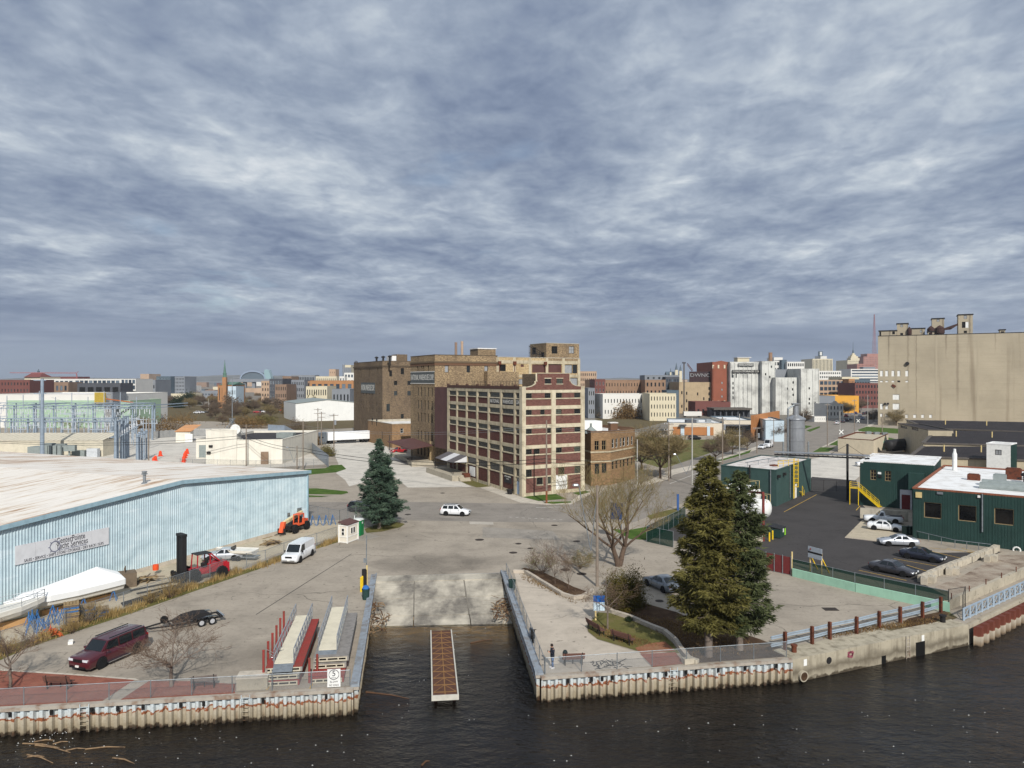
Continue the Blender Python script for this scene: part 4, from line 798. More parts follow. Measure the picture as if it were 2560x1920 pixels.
def car_parts(kind,col,rim='rim'):
 key=(kind,col,rim)
 if key in CARCACHE:return CARCACHE[key]
 c=CARS[kind];hl,hw,r=c['L']/2,c['W']/2,c['r'];out=[]
 line=c['line'];xs=sorted({p[0]for p in line}|{.85,.75,.3,0,-.3,-.75},reverse=True)
 def top(x):
  for(x0,z0),(x1,z1)in zip(line[:-1],line[1:]):
   if x1<=x<=x0:return z0+(z1-z0)*(x0-x)/(x0-x1)
  return line[-1][1]
 mb=MB();rings=[];zb=r*.62
 for x in xs:
  e=min(1,(1-abs(x))*5+.80 if abs(x)>.9 else 1.0);w_=hw*(e if x>0 else min(1,e+.06));zt=top(x);b=zb+(.1 if abs(x)>.95 else 0);X=x*hl
  rings.append([(X,-w_*.9,b),(X,-w_*.985,b+.12),(X,-w_,(b+zt)/2),(X,-w_*.965,zt-.09),(X,-w_*.86,zt-.005),(X,0,zt+.02),(X,w_*.86,zt-.005),(X,w_*.965,zt-.09),(X,w_,(b+zt)/2),(X,w_*.985,b+.12),(X,w_*.9,b)])
 loft(mb,rings);out.append(('body',mb.mesh('body',col,smooth=True),[]))
 x0,x1,x2,x3=[f*hl for f in c['cab']];bz=c['belt']-.02;H=c['H'];bw=hw*.93;rw=hw*c['rw'];zc=H-.07
 mb=MB();B0=[(x0,-bw*.92,bz),(x0,bw*.92,bz)];T0=[(x1,-rw*.94,zc),(x1,rw*.94,zc)];Tm=[((x1+x2)/2,-rw,H-.035),((x1+x2)/2,rw,H-.035)];T1=[(x2,-rw*.95,zc),(x2,rw*.95,zc)];B1=[(x3,-bw*.93,bz),(x3,bw*.93,bz)];Bm=[((x0+x3)/2,-bw,bz),((x0+x3)/2,bw,bz)]
 mb.face([B0[0],T0[0],T0[1],B0[1]]);mb.face([T1[0],B1[0],B1[1],T1[1]])
 R=[T0,[(x1*.8+x2*.2,-rw,H-.045),(x1*.8+x2*.2,rw,H-.045)],Tm,[(x1*.2+x2*.8,-rw,H-.045),(x1*.2+x2*.8,rw,H-.045)],T1]
 for a,b in zip(R[:-1],R[1:]):
  ma,mb_=[((p[0][0]),0,max(p[0][2],p[1][2])+.035)for p in(a,b)]
  mb.face([a[0],ma,mb_,b[0]][::-1]);mb.face([ma,a[1],b[1],mb_][::-1])
 for s,i in((-1,0),(1,1)):
  f=[B0[i],Bm[i],B1[i]]+[p[i]for p in R[::-1]];mb.face(f if s<0 else f[::-1])
 cm=mb.mesh('cabin',col);kids=[]
 def patch(name,q,sh=.05,off=.012,mat='car_glass'):
  q=[Vector(p)for p in q];cc=sum(q,Vector())/4;n=(q[1]-q[0]).cross(q[3]-q[0]).normalized()
  if n.dot(cc-P3((x0+x3)/2,0,bz+.2))<0:n=-n;q=q[::-1]
  m_=MB();pts=[p+(cc-p).normalized()*sh*1.3 for p in q];m_.face([p+n*off for p in pts])
  for a,b in zip(pts,pts[1:]+pts[:1]):m_.face([a-n*.01,b-n*.01,b+n*off,a+n*off])
  kids.append((name,m_.mesh(name,mat)))
 patch('windshield',[B0[0],T0[0],T0[1],B0[1]],.07)
 if kind!='van':patch('rear_window',[T1[0],B1[0],B1[1],T1[1]],.09)
 def sidept(i,x,hi):
  sg=-1 if i==0 else 1
  xb=x
  lo=P3(x,sg*(bw*(1-.07*abs((x-(x0+x3)/2)/((x0-x3)/2)))+.004),bz+.05);h2=P3(max(min(x,x1-.05),x2+.05),sg*(rw+.006),zc-.03);return h2 if hi else lo
 nwin={'sedan':2,'suv':3,'suburban':3,'van':1,'pickup':1,'boxtruck':1}[kind];xe=x3+.25 if kind not in('van',)else x1-.85
 if kind=='sedan':xe=x3+.55
 cuts=[x0-.28+(xe-x0+.28)*k/nwin for k in range(nwin+1)]
 for i in(0,1):
  for k in range(nwin):
   a,b=cuts[k]-.04,cuts[k+1]+.04
   ta=min(a,x1-.02);tb=max(min(b,x1-.1),x2+.02);sg=-1 if i==0 else 1
   q=[sidept(i,a,0),sidept(i,b,0),P3(tb,sg*(rw+.004),zc-.035),P3(ta,sg*(rw+.004),zc-.035)];patch('side_window',q,.03)
 out.append(('cabin',cm,kids))
 wt=MB();wt.lat([(r*.62,-.11),(r*.95,-.115),(r,-.06),(r,.06),(r*.95,.115),(r*.62,.11)],(0,0,0),18,0,'y');wr=MB();wr.lat([(0.001,-.08),(r*.2,-.085),(r*.6,-.105),(r*.63,-.09),(r*.63,.09),(r*.6,.105),(r*.2,.085),(0.001,.08)],(0,0,0),14,0,'y')
 for k in range(5):
  a=k*2*pi/5;wr.box((r*.36*cos(a),0,r*.36*sin(a)),.05,.2,.05)
 tm,rm=wt.mesh('wheel','tyre'),wr.mesh('rim',rim)
 for sx in(1,-1):
  for sy in(1,-1):out.append(('wheel',tm,[('rim',rm)],(sx*c['WB']/2,sy*(hw-.068),r)))
 am=MB();am.lat([(r*1.17,-.02),(r*1.17,.02)],(0,0,0),18,0,'y');amesh=am.mesh('wheel_arch','car_trim')
 for sx in(1,-1):
  for sy in(1,-1):out.append(('wheel_arch',amesh,[],(sx*c['WB']/2,sy*(hw-.012),r*1.02)))
 zf=top(.97);fx=hl*.985
 for sy in(1,-1):
  m_=MB().box((hl*.955,sy*hw*.66,zf-.1),.22,hw*.42,.16);out.append(('headlight',m_.mesh('headlight','lamp_clear'),[]))
  m_=MB().box((-hl*.965,sy*hw*.74,top(-.95)-.16),.16,hw*.3,.2 if kind=='sedan' else .42);out.append(('taillight',m_.mesh('taillight','lamp_red'),[]))
  m_=MB().box((x0-.35,sy*(hw+.09),bz+.08),.12,.2,.14);out.append(('mirror',m_.mesh('mirror',col if kind!='van' else 'car_trim'),[]))
 m_=MB().box((hl*.99,0,zf-.14),.09,hw*.82,.2);out.append(('grille',m_.mesh('grille','car_trim'),[]))
 for bx,bz_ in((hl*.985,.42),(-hl*.985,.46)):m_=MB().box((bx,0,bz_),.14,hw*1.5,.14);out.append(('bumper_trim',m_.mesh('bumper_trim','car_trim' if kind not in('van','pickup')else 'chrome'),[]))
 m_=MB().box((hl+.03,0,.5),.05,.32,.14);out.append(('licence_plate',m_.mesh('licence_plate','plate'),[]))
 for s in(1,-1):
  m_=MB()
  for xx in([x0-.35,(x0+x3)/2,x3+.3]if kind!='van' else[x0-.3,x1-.9]):m_.box((xx,s*(hw*.985),(zb+.12+bz)/2+.05),.015,.03,(bz-zb)*.72)
  out.append(('door_seam',m_.mesh('door_seam','car_trim'),[]))
 if kind in('suburban','suv'):
  for s in(1,-1):m_=MB().bar((x1-.2,s*rw*.85,H+.035),(x2+.2,s*rw*.85,H+.035),.05,.05);out.append(('roof_rail',m_.mesh('roof_rail','car_trim'),[]))
  for s in(1,-1):m_=MB().box((0,s*(hw+.02),zb+.02),c['WB']-2.6*r,.14,.06);out.append(('running_board',m_.mesh('running_board','chrome' if kind=='suburban' else 'car_trim'),[]))
 if kind=='pickup':
  m_=MB().box(((x3-.06-hl*.97)/2,0,1.075),x3-.06+hl*.97,hw*1.62,.06);out.append(('bed_liner',m_.mesh('bed_liner','car_trim'),[]))
 CARCACHE[key]=out;return out
def car(name,label,kind,col,loc,ang,cat='car',rim='rim',grp=None):
 t=thing(name,label,cat,tuple(loc),ang,grp)
 for p in car_parts(kind,col,rim):
  o=obj(p[0],p[1],t,p[3]if len(p)>3 else None)
  for k in p[2]:obj(k[0],k[1],o)
 return t
def car_px(name,label,kind,col,k,fw,rw,cat='car',rim='rim',grp=None,z=0.012):
 a,b=G(k,*fw),G(k,*rw);d=(a-b).normalized();n=P3(-d.y,d.x,0);mid=(a+b)/2
 if n.dot(mid)<0:n=-n
 c=mid+n*(CARS[kind]['W']/2-.12);return car(name,label,kind,col,(c.x,c.y,z),atan2(d.y,d.x),cat,rim,grp)
paint('paint_maroon',(78,24,34));paint('paint_white',(226,228,230),0);paint('paint_silver',(176,180,186),.4);paint('paint_grey',(66,66,72),.4);paint('paint_navy',(40,44,58),.35);paint('paint_black',(22,22,24));paint('paint_red',(168,30,36));paint('paint_blue',(46,70,120));paint('paint_greyblue',(120,128,138),.4)
car_px('suburban_car','dark maroon full size sport utility vehicle towing an empty trailer','suburban','paint_maroon',2,(862,1358),(1186,1216),'car')
car_px('cargo_van','white cargo van parked along the dry weeds of the yard fence','van','paint_white',19,(1815,815),(1990,712),'van')
car_px('crossover_car','white crossover driving past the corner warehouse','suv','paint_white',5,(1902,114),(1752,108),'car')
car_px('sedan_car','silver hatch roofed sedan parked against the pale blue metal building','sedan','paint_silver',19,(560,800),(930,785),'car')
car_px('sedan_car','dark grey sedan with black wheels parked along the green mesh fence','sedan','paint_grey',9,(1105,1192),(852,1142),'car','rim_dark')
car_px('sedan_car','navy sedan with silver wheels beside the dark grey sedan','sedan','paint_navy',9,(1372,1060),(1138,1020),'car')
car_px('sedan_car','silver four door saloon parked with its nose toward the blacktop','sedan','paint_silver',9,(948,905),(1192,915),'car')
car_px('sedan_car','white electric sedan with dark roof parked beside the white pickup','sedan','paint_white',9,(1040,778),(822,755),'car','rim_dark')
car_px('pickup_truck','white pickup with black bed parked against the concrete barrier','pickup','paint_white',9,(800,690),(1040,705),'pickup')
car_px('sedan_car','grey blue sedan parked between the juniper and the tall spruce','sedan','paint_greyblue',6,(1310,760),(1388,795),'car')
car_px('pickup_truck','bright red pickup backed under the maroon loading canopy','pickup','paint_red',3,(1275,1158),(1385,1148),'pickup')
car_px('parked_car','dark car half hidden behind the street corner spruce','suv','paint_black',5,(985,84),(905,76),'car')
BLO=P3(-47.6,68.1,0);bd=P3(.4,.917,0).normalized();bo=P3(bd.y,-bd.x,0);bi=-bo
def btop(t):return 9.46-(.078*(20.5-t)if t<20.5 else .0625*(t-20.5))
def blue_building():
 tm=NT('blue_siding');s=tm.sep(tm.pos);n=tm.noise(1.0,6,.6,tm.scaled(tm.pos,.5,.5,.9));c=tm.ramp(n,[(.3,srgb(172,192,200)),(.5,srgb(190,209,216)),(.72,srgb(206,221,226))])
 n2=tm.noise(1,5,.6,tm.scaled(tm.pos,2,2,.12));c=tm.mix(tm.rng(n2,.56,.8,0,.35),c,srgb(128,150,160));n3=tm.noise(.6,4,.6,tm.scaled(tm.pos,.4,.4,3));c=tm.mix(tm.rng(n3,.6,.7,0,.35),c,srgb(222,232,236));MATS['blue_siding']=tm.end(c,.5,.1,.4)
 M('blue_trim',(150,178,190),.2,1.5,.5);M('plinth',(196,186,170),.3,1)
 rt=NT('rusty_roof');mp=rt.N.new('ShaderNodeMapping');rt.link(rt.pos,mp.inputs[0]);mp.inputs['Rotation'].default_value=(0,0,-atan2(bd.y,bd.x))
 n=rt.noise(1,8,.68,rt.scaled(mp.outputs[0],.10,1.1,1));n2=rt.noise(.07,4,.6);f=rt.mth('ADD',n,rt.rng(n2,.35,.65,-.08,.08));c=rt.ramp(f,[(.30,srgb(240,234,224)),(.52,srgb(232,224,212)),(.60,srgb(206,186,162)),(.68,srgb(162,122,92)),(.8,srgb(132,92,64))])
 n3=rt.noise(1,6,.7,rt.scaled(mp.outputs[0],.5,5,1));c=rt.mix(rt.rng(n3,.54,.72,0,.55),c,srgb(150,130,112));s2=rt.sep(mp.outputs[0]);rib=rt.mth('PINGPONG',s2[1],.15);rt.bump(rib,.5,.06);MATS['rusty_roof']=rt.end(c,.6,.1,.3)
 t=thing('storage_building','long pale blue corrugated metal boat storage building with rust streaked white roof','building',BLO,w=1)
 t0,t1=-6.0,43.5;n=55;wd=(t1-t0)/n;nr=3;pd=wd/nr
 for i in range(n):
  a=t0+i*wd;mb=MB();off=.004*(i%2)
  for r in range(nr):
   s=a+r*pd;pr=[(0,0),(.18,.07),(.34,.07),(.52,0),(1,0)]
   for(f0,h0),(f1,h1)in zip(pr[:-1],pr[1:]):
    q0,q1=s+f0*pd,s+f1*pd;P0=BLO+bd*q0+bo*(h0+off);P1=BLO+bd*q1+bo*(h1+off);mb.face([(P0.x,P0.y,.45),(P1.x,P1.y,.45),(P1.x,P1.y,btop(q1)-.02),(P0.x,P0.y,btop(q0)-.02)])
  mb.mk('siding_panel','blue_siding',t)
 MB().obox(BLO+bd*t0-bo*.3,bd*(t1-t0),bo*.42,(0,0,.44)).mk('plinth','plinth',t)
 mb=MB()
 e0,e1=BLO+bd*t1,BLO+bd*t1+bi*80;mb.face([e0,e1,e1+P3(0,0,btop(t1)),e0+P3(0,0,btop(t1))]);mb.face([BLO+bd*t0+bi*80,BLO+bd*t0,BLO+bd*t0+P3(0,0,btop(t0)),BLO+bd*t0+bi*80+P3(0,0,btop(t0))])
 k0,k1,kp=BLO+bd*t0+bi*80,BLO+bd*t1+bi*80,BLO+bd*20.5+bi*80;mb.face([k1,k0,k0+P3(0,0,btop(t0)),kp+P3(0,0,btop(20.5)),k1+P3(0,0,btop(t1))]);mb.mk('wall','blue_siding',t)
 for a,b in((t0-.3,20.5),(20.5,t1+.4)):
  mb=MB();p=BLO+bd*a+bo*.35+P3(0,0,btop(a)+.03);q=BLO+bd*b+bo*.35+P3(0,0,btop(b)+.03);mb.obox(p,q-p,bi*81,(0,0,.12));mb.mk('roof_slope','rusty_roof',t)
  mb=MB();p=BLO+bd*a+bo*.37+P3(0,0,btop(a)-.28);q=BLO+bd*b+bo*.37+P3(0,0,btop(b)-.28);mb.obox(p,q-p,bo*.07,(0,0,.45));mb.mk('fascia','blue_trim',t)
 mb=MB();e=BLO+bd*(t1-.02)+bo*.06;mb.bar(e+P3(0,0,.45),e+P3(0,0,btop(t1)-.1),.3);mb.mk('corner_trim','blue_trim',t)
 p=G(1,1248,1165,9.0);s=(p-BLO).dot(bd);q=(p-BLO).dot(bi);mb=MB();z=btop(s)+.1;b=P3(p.x,p.y,z);mb.tube(b,b+P3(0,0,1.1),.17,.17,12);mb.lat([(.34,0),(.34,.1),(.2,.12),(.3,.3),(.3,.36),(0,.4)],b+P3(0,0,1.1),12);mb.lat([(.4,0),(.25,.15)],b,12);mb.mk('roof_vent','galv',t)
 for x,y,w_,h_ in((1660,145,.55,.5),(1808,100,.95,1.0)):
  sx=onl(19,x,BLO,BLO+bd);d_=(BLO+bd*sx).y;z=ZD(19,y,d_);MB().obox(BLO+bd*(sx-w_/2)+bo*.08+P3(0,0,z-h_/2),bd*w_,bo*.05,(0,0,h_)).mk('wall_vent','galv',t)
 s0,s1=onl(2,122,BLO,BLO+bd),onl(2,933,BLO,BLO+bd);d0,d1=(BLO+bd*s0).y,(BLO+bd*s1).y;zt=(ZD(2,300,d0)+ZD(2,125,d1))/2;zb=(ZD(2,468,d0)+ZD(2,270,d1))/2
 o=thing('name_board','long white panelled name board on the pale blue metal wall','sign',tuple(BLO+bd*s0+P3(0,0,zb)),w=1);M('board_white',(214,214,216),.1,1.5);M('letter_dark',(52,48,58),.1,3);M('letter_grey',(120,122,140),.1,3);rz=atan2(bd.y,bd.x);np_=5
 for i in range(np_):MB().obox(BLO+bd*(s0+(s1-s0)*i/np_+.01)+bo*.1+P3(0,0,zb),bd*((s1-s0)/np_-.02),bo*.05,(0,0,zt-zb)).mk('board_panel','board_white',o)
 L_=s1-s0;H_=zt-zb;at=lambda f,g:local(o,BLO+bd*(s0+L_*f)+bo*.165+P3(0,0,zb+H_*g))
 txt('SALES \u2022 SERVICE \u2022 SHIP\'S STORE \u2022 STORAGE \u2022 DRY RACK / SLIPS',.4,'letter_dark',o,at(.51,.13),rz,width=L_*.85);txt('CenterPointe',.85,'letter_dark',o,at(.565,.80),rz,width=L_*.31);txt('Yacht Services',.85,'letter_dark',o,at(.58,.50),rz,width=L_*.345);txt('Door County | Milwaukee | Kenosha',.25,'letter_grey',o,at(.585,.30),rz,width=L_*.3)
 mb=MB();c=Vector(at(.395,.55));R_=H_*.28
 for k in range(20):
  a0,a1=k*pi/10,(k+1)*pi/10;mb.bar(c+bd*R_*cos(a0)+P3(0,0,R_*sin(a0)),c+bd*R_*cos(a1)+P3(0,0,R_*sin(a1)),.02,.09)
 for k in range(8):a0=k*pi/4;mb.bar(c+bd*R_*cos(a0)+P3(0,0,R_*sin(a0)),c+bd*R_*1.35*cos(a0)+P3(0,0,R_*1.35*sin(a0)),.02,.07)
 o2=mb.mk('ship_wheel_emblem','letter_grey',o,shift=False)
blue_building()
def link_mat(name,c,fac):
 t=NT(name);tr=t.N.new('ShaderNodeBsdfTransparent');ms=t.N.new('ShaderNodeMixShader');uv=t.uv();s=t.sep(uv)
 a=t.mth('PINGPONG',t.mth('ADD',s[0],s[1]),.04);b=t.mth('PINGPONG',t.mth('SUBTRACT',s[0],s[1]),.04);wv=t.mth('MINIMUM',a,b);f=t.rng(wv,.0,.014,fac+.35,fac)
 t.link(f,ms.inputs[0]);t.link(tr.outputs[0],ms.inputs[1]);t.link(t.b.outputs[0],ms.inputs[2]);t.link(ms.outputs[0],t.out.inputs[0]);t.end(srgb(*c),.5,.5);MATS[name]=t.m
link_mat('chain_link',(170,176,180),.12);link_mat('green_screen',(20,62,50),.72);link_mat('dark_link',(90,90,86),.10)
def fence(label,pts,h=1.15,sp=2.6,post='galv',fabric='chain_link',rail=True,z=0.0,r=.035,name='chain_link_fence',low=False,skip=()):
 t=thing(name,label,'fence',(pts[0][0],pts[0][1],z),w=1);up=P3(0,0,1);first=True
 for i,(a,b)in enumerate(zip(pts[:-1],pts[1:])):
  a,b=P3(a[0],a[1],z),P3(b[0],b[1],z);n=max(1,round((b-a).length/sp))
  for k in range(n+1):
   if k==0 and not first:continue
   p=a+(b-a)*k/n;MB().tube(p,p+up*(h+.04),r,r,6).mk('post',post,t)
  first=False
  for k in range(n):
   p,q=a+(b-a)*k/n,a+(b-a)*(k+1)/n;L_=(q-p).length
   if rail:MB().tube(p+up*h,q+up*h,r*.7,r*.7,5).mk('top_rail',post,t)
   if low:MB().tube(p+up*.1,q+up*.1,r*.6,r*.6,5).mk('bottom_rail',post,t)
   MB().face([p+up*.05,q+up*.05,q+up*(h-.02),p+up*(h-.02)],0,[(0,0),(L_,0),(L_,h),(0,h)]).mk('link_mesh',fabric,t)
 return t
inl=P3(dl.y,-dl.x,0)*-1
fence('waist high chain link fence along the edge of the red brick promenade',[A0+dl*4+P3(0,.25,0),A1+P3(-.3,.25,0)],1.15,2.75)
fence('chain link fence along the slip edge of the plaza',[SR+P3(.25,-.6,0),R0+P3(.3,.35,0)],1.2,2.6)
fence('waist high chain link fence along the plaza quay beside the standing person',[R0+P3(.35,.3,0),R1+P3(-.2,.3,0)],1.2,2.6)
Y0=[G(2,-250,1330),G(2,0,1225),G(2,560,1022),G(2,1068,855),G(2,1640,655),G(2,2130,490),G(5,85,565),G(5,258,490),G(5,560,395),G(5,740,330)]
fence('tall chain link fence with dry weeds along the boat yard',Y0,1.75,3.0,low=False)
fence('chain link fence at the street end of the boat yard',[G(5,475,140),G(5,770,195)],2.2,3.0);fence('chain link gate fence between the green toilet and the street',[G(5,770,195),G(5,920,140),G(5,1075,215)],2.2,2.6)
M('dock_red',(142,58,52),.25,.9,c2=(120,70,58));M('dock_grey',(142,138,132),.3,1.0,c2=(104,98,92));M('dock_frame',(196,188,168),.2,2);M('deck_cream',(214,206,184),.15,1.2);M('deck_plank',(134,130,126),.35,2.5)
sdir=P3(-.145,.989,0);sx=P3(.989,.145,0)
def dock_section(name,label,o,wd,L_,z,deck,edge):
 t=thing(name,label,'floating dock',(o.x,o.y,z),w=1);h=.4
 np_=26
 for i in range(np_):MB().obox(o+sdir*(L_*i/np_+.01)+P3(0,0,z+h-.06),sx*wd,sdir*(L_/np_-.02),(0,0,.06)).mk('plank',deck,t)
 for e in(0,wd-.12):MB().obox(o+sx*e+P3(0,0,z+.02),sx*.12,sdir*L_,(0,0,h-.084)).mk('side_beam',edge,t)
 for y in(0.005,L_-.125):
  for z0,hh in((.02,.07),(h-.155,.07)):MB().obox(o+sx*.124+sdir*y+P3(0,0,z+z0),sx*(wd-.248),sdir*.12,(0,0,hh)).mk('end_beam','dock_frame',t)
  for f in(0.125,.36,.68,wd/wd-.17):MB().obox(o+sx*(wd*f if f<.8 else wd-.22)+sdir*(y+.003)+P3(0,0,z+.094),sx*.09,sdir*.112,(0,0,h-.252)).mk('end_post','dock_frame',t)
 for f in(.25,.5,.75):MB().obox(o+sx*.13+sdir*L_*f+P3(0,0,z+.04),sx*(wd-.26),sdir*.5,(0,0,h-.12)).mk('float','bollard_black',t)
 return t
oa=P3(-17.35,51.2,0);ob=P3(-14.45,53.2,0)
dock_section('floating_dock','lowest red dock section of the stack with the taller red posts',oa+sx*.1,2.3,10.3,.02,'dock_red','dock_red');dock_section('floating_dock','grey dock section in the middle of the red topped stack',oa,2.4,10.3,.46,'dock_grey','dock_grey');dock_section('floating_dock','red decked dock section on top of its stack carrying a gangway',oa+sx*.08+sdir*.15,2.5,10.3,.92,'dock_red','dock_grey')
dock_section('floating_dock','lowest red dock section poking out of the weathered grey stack',ob-sdir*1.5,2.3,10.5,.02,'dock_red','dock_red');dock_section('floating_dock','middle dock section of the weathered grey stack',ob,2.35,10,.46,'dock_grey','dock_grey');dock_section('floating_dock','weathered grey planked dock section on top carrying a gangway',ob+sx*.02+sdir*.1,2.5,10,.92,'deck_plank','dock_grey')
for i in range(6):
 mb=MB();p=oa+sdir*(.4+i*1.75)-sx*.1+P3(0,0,.0);mb.tube(p,p+P3(0,0,2.4),.085,.085,10);mb.lat([(.1,0),(.1,.06),(0,.1)],p+P3(0,0,2.4),10);o=mb.mk('mooring_post','dock_red');tag(o,'red steel mooring post standing beside the red topped dock stack','post','red mooring posts')
for i,p in enumerate((ob-sdir*1.2-sx*.12,ob-sdir*.55+sx*.35)):
 o=MB().tube(p+P3(0,0,.0 if i==0 else .43),p+P3(0,0,1.75),.085,.085,10).mk('mooring_post','dock_red');tag(o,'short red post at the end of the weathered grey dock stack','post','short red posts')
def gangway(label,o,L_,wd=1.35):
 t=thing('gangway',label,'gangway',tuple(o),w=1);up=P3(0,0,1);n=12
 for i in range(n):MB().obox(o+sdir*(L_*i/n+.004)+up*.12,sx*wd,sdir*(L_/n-.008),up*.06).mk('deck_panel','deck_cream',t)
 for e in(-.03,wd-.03):MB().obox(o+sx*e,sx*.06,sdir*L_,up*.115).mk('stringer','alu',t)
 for e in(0,wd):
  base=o+sx*e;MB().bar(base+up*1.15,base+sdir*L_+up*1.15,.06).mk('handrail','alu',t);MB().bar(base+up*.65,base+sdir*L_+up*.65,.045).mk('mid_rail','alu',t)
  m=9
  for k in range(m+1):mb=MB();p=base+sdir*(L_*k/m);mb.bar(p+up*.15,p+up*1.15,.055);mb.mk('baluster','alu',t)
  for k in range(m):mb=MB();p,q=base+sdir*(L_*k/m),base+sdir*(L_*(k+1)/m);mb.bar(p+up*.18,q+up*1.1,.035);mb.mk('brace','alu',t)
 for k in range(3):MB().obox(o-sdir*(.02+.28*(k+1))+up*(.12-.09*(k+1)),sx*wd,sdir*.26+up*.085,up*.03).mk('ramp_plate','galv',t)
gangway('aluminium gangway with cream deck lying on the red topped dock stack',oa+sx*.62+sdir*.35+P3(0,0,1.33),10.6);gangway('aluminium gangway with cream deck lying on the weathered grey dock stack',ob+sx*.25+sdir*1.0+P3(0,0,1.33),10.3)
def heap_of_scraps():
 for i in range(7):
  p=oa+sx*(.25+rnd(0,.3))+sdir*(1.3+rnd(0,1.2))+P3(0,0,1.36+i*.05);o=MB().bar(p,p+P3(rnd(-.6,.6),rnd(-.5,.5),rnd(.1,.5)),.1,.03).mk('scrap_strip','alu');tag(o,'bent silver metal strip lying on the red dock deck','scrap','metal strips on the dock')
heap_of_scraps()
def slip_pier():
 a,b=P3(-5.65,52.3,-1.15),P3(-7.35,66.8,-1.45);d=b-a;dn=d.normalized();s=P3(dn.y,-dn.x,0).normalized();wd=1.75;up=P3(0,0,1)
 t=thing('slip_pier','narrow brown deck pier with pale edge rails in the middle of the slip','pier',a,w=1);M('grate_brown',(92,62,48),.3,2.5,.9,c2=(66,44,36));M('pier_white',(196,192,180),.2,2);M('rib_tan',(140,104,62),.25,3);n=30
 for i in range(n):MB().obox(a+d*(i/n)+up*.0,s*wd,d*(.975/n),up*.05).mk('deck_plank','grate_brown',t)
 for e in(-.1,wd):MB().obox(a+s*e-up*.18,s*.1,d,up*.3).mk('edge_rail','pier_white',t)
 MB().obox(a-s*.1-dn*.1-up*.25,s*(wd+.2),dn*.095,up*.38).mk('end_board','pier_white',t)
 for i in range(11):
  p=a+d*((i+.5)/11.0)+up*.052;MB().bar(p+s*.04,p+s*(wd-.04),.1,.03).mk('cross_rib','rib_tan',t)
  if i<10:
   q=a+d*((i+1.5)/11.0)+up*.048;MB().bar(p+s*.05 if i%2 else p+s*(wd-.05),q+s*(wd/2),.05,.02).mk('brace','rib_tan',t);MB().bar(p+s*(wd-.05)if i%2 else p+s*.05,q+s*(wd/2),.05,.016).mk('brace','rib_tan',t)
 MB().bar(a+s*wd/2+up*.06,b+s*wd/2+up*.06,.07,.02).mk('centre_rail','rib_tan',t)
 for f in(.05,.5,.95):
  for e in(.2,wd-.2):mb=MB();p=a+d*f+s*e;mb.tube((p.x,p.y,-4.2),(p.x,p.y,p.z-.02),.12,.12,8);mb.mk('pile','rust',t)
slip_pier()
def wake_sign():
 p,q=G(20,1135,1530),G(20,1345,1530);f0=onl(20,1135,A0,A1);f1=onl(20,1345,A0,A1);d=(A1-A0).normalized();out=P3(d.y,-d.x,0);a=A0+d*f0+out*-.12;wd=f1-f0;rz=atan2(d.y,d.x)
 t=thing('speed_sign','white five mph slow no wake sign hung on the promenade fence','sign',(a.x,a.y,.08),w=1);MB().obox(a+P3(0,0,.1),d*wd,out*.02,(0,0,1.25)).mk('board','white',t)
 c=a+d*wd/2+out*.03;txt('5',.55,'letter_dark',t,local(t,c+P3(0,0,1.03)),rz);txt('M.P.H.',.13,'letter_dark',t,local(t,c+P3(0,0,.74)),rz);txt('SLOW',.2,'letter_dark',t,local(t,c+P3(0,0,.46)),rz);txt('NO WAKE',.2,'letter_dark',t,local(t,c+P3(0,0,.23)),rz,width=wd*.74);mb=MB()
 for k in range(24):a0,a1=k*pi/12,(k+1)*pi/12;mb.bar(c+d*.34*cos(a0)+P3(0,0,.97+.34*sin(a0)),c+d*.34*cos(a1)+P3(0,0,.97+.34*sin(a1)),.015,.035)
 mb.mk('ring','letter_dark',t)
wake_sign()
p=G(14,1300,290);mb=MB();o=thing('concrete_block','weathered concrete block standing beside the promenade fence','concrete block',p,w=1);mb.obox(p+P3(0,.25,0),P3(2.05,.28,0),P3(-.15,1.1,0),(0,0,.78));mb.mk('block','conc',o);MB().obox(p+P3(-.04,.2,.785),P3(2.13,.29,0),P3(-.16,1.2,0),(0,0,.12)).mk('cap','plinth',o)
UP=P3(0,0,1)
M('shed_white',(230,228,222),.08,2);M('shed_cream',(222,214,198),.1,2);M('shed_roof',(96,70,66),.25,3);M('toilet_green',(20,118,66),.15,2,.5);M('toilet_roof',(214,218,214),.1,2);M('yellow',(226,190,36),.15,3,.5);M('bin_green',(38,62,58),.2,3,.6);M('blue_bag',(48,104,172),.25,4,.35);M('tan_post',(208,186,132),.2,3)
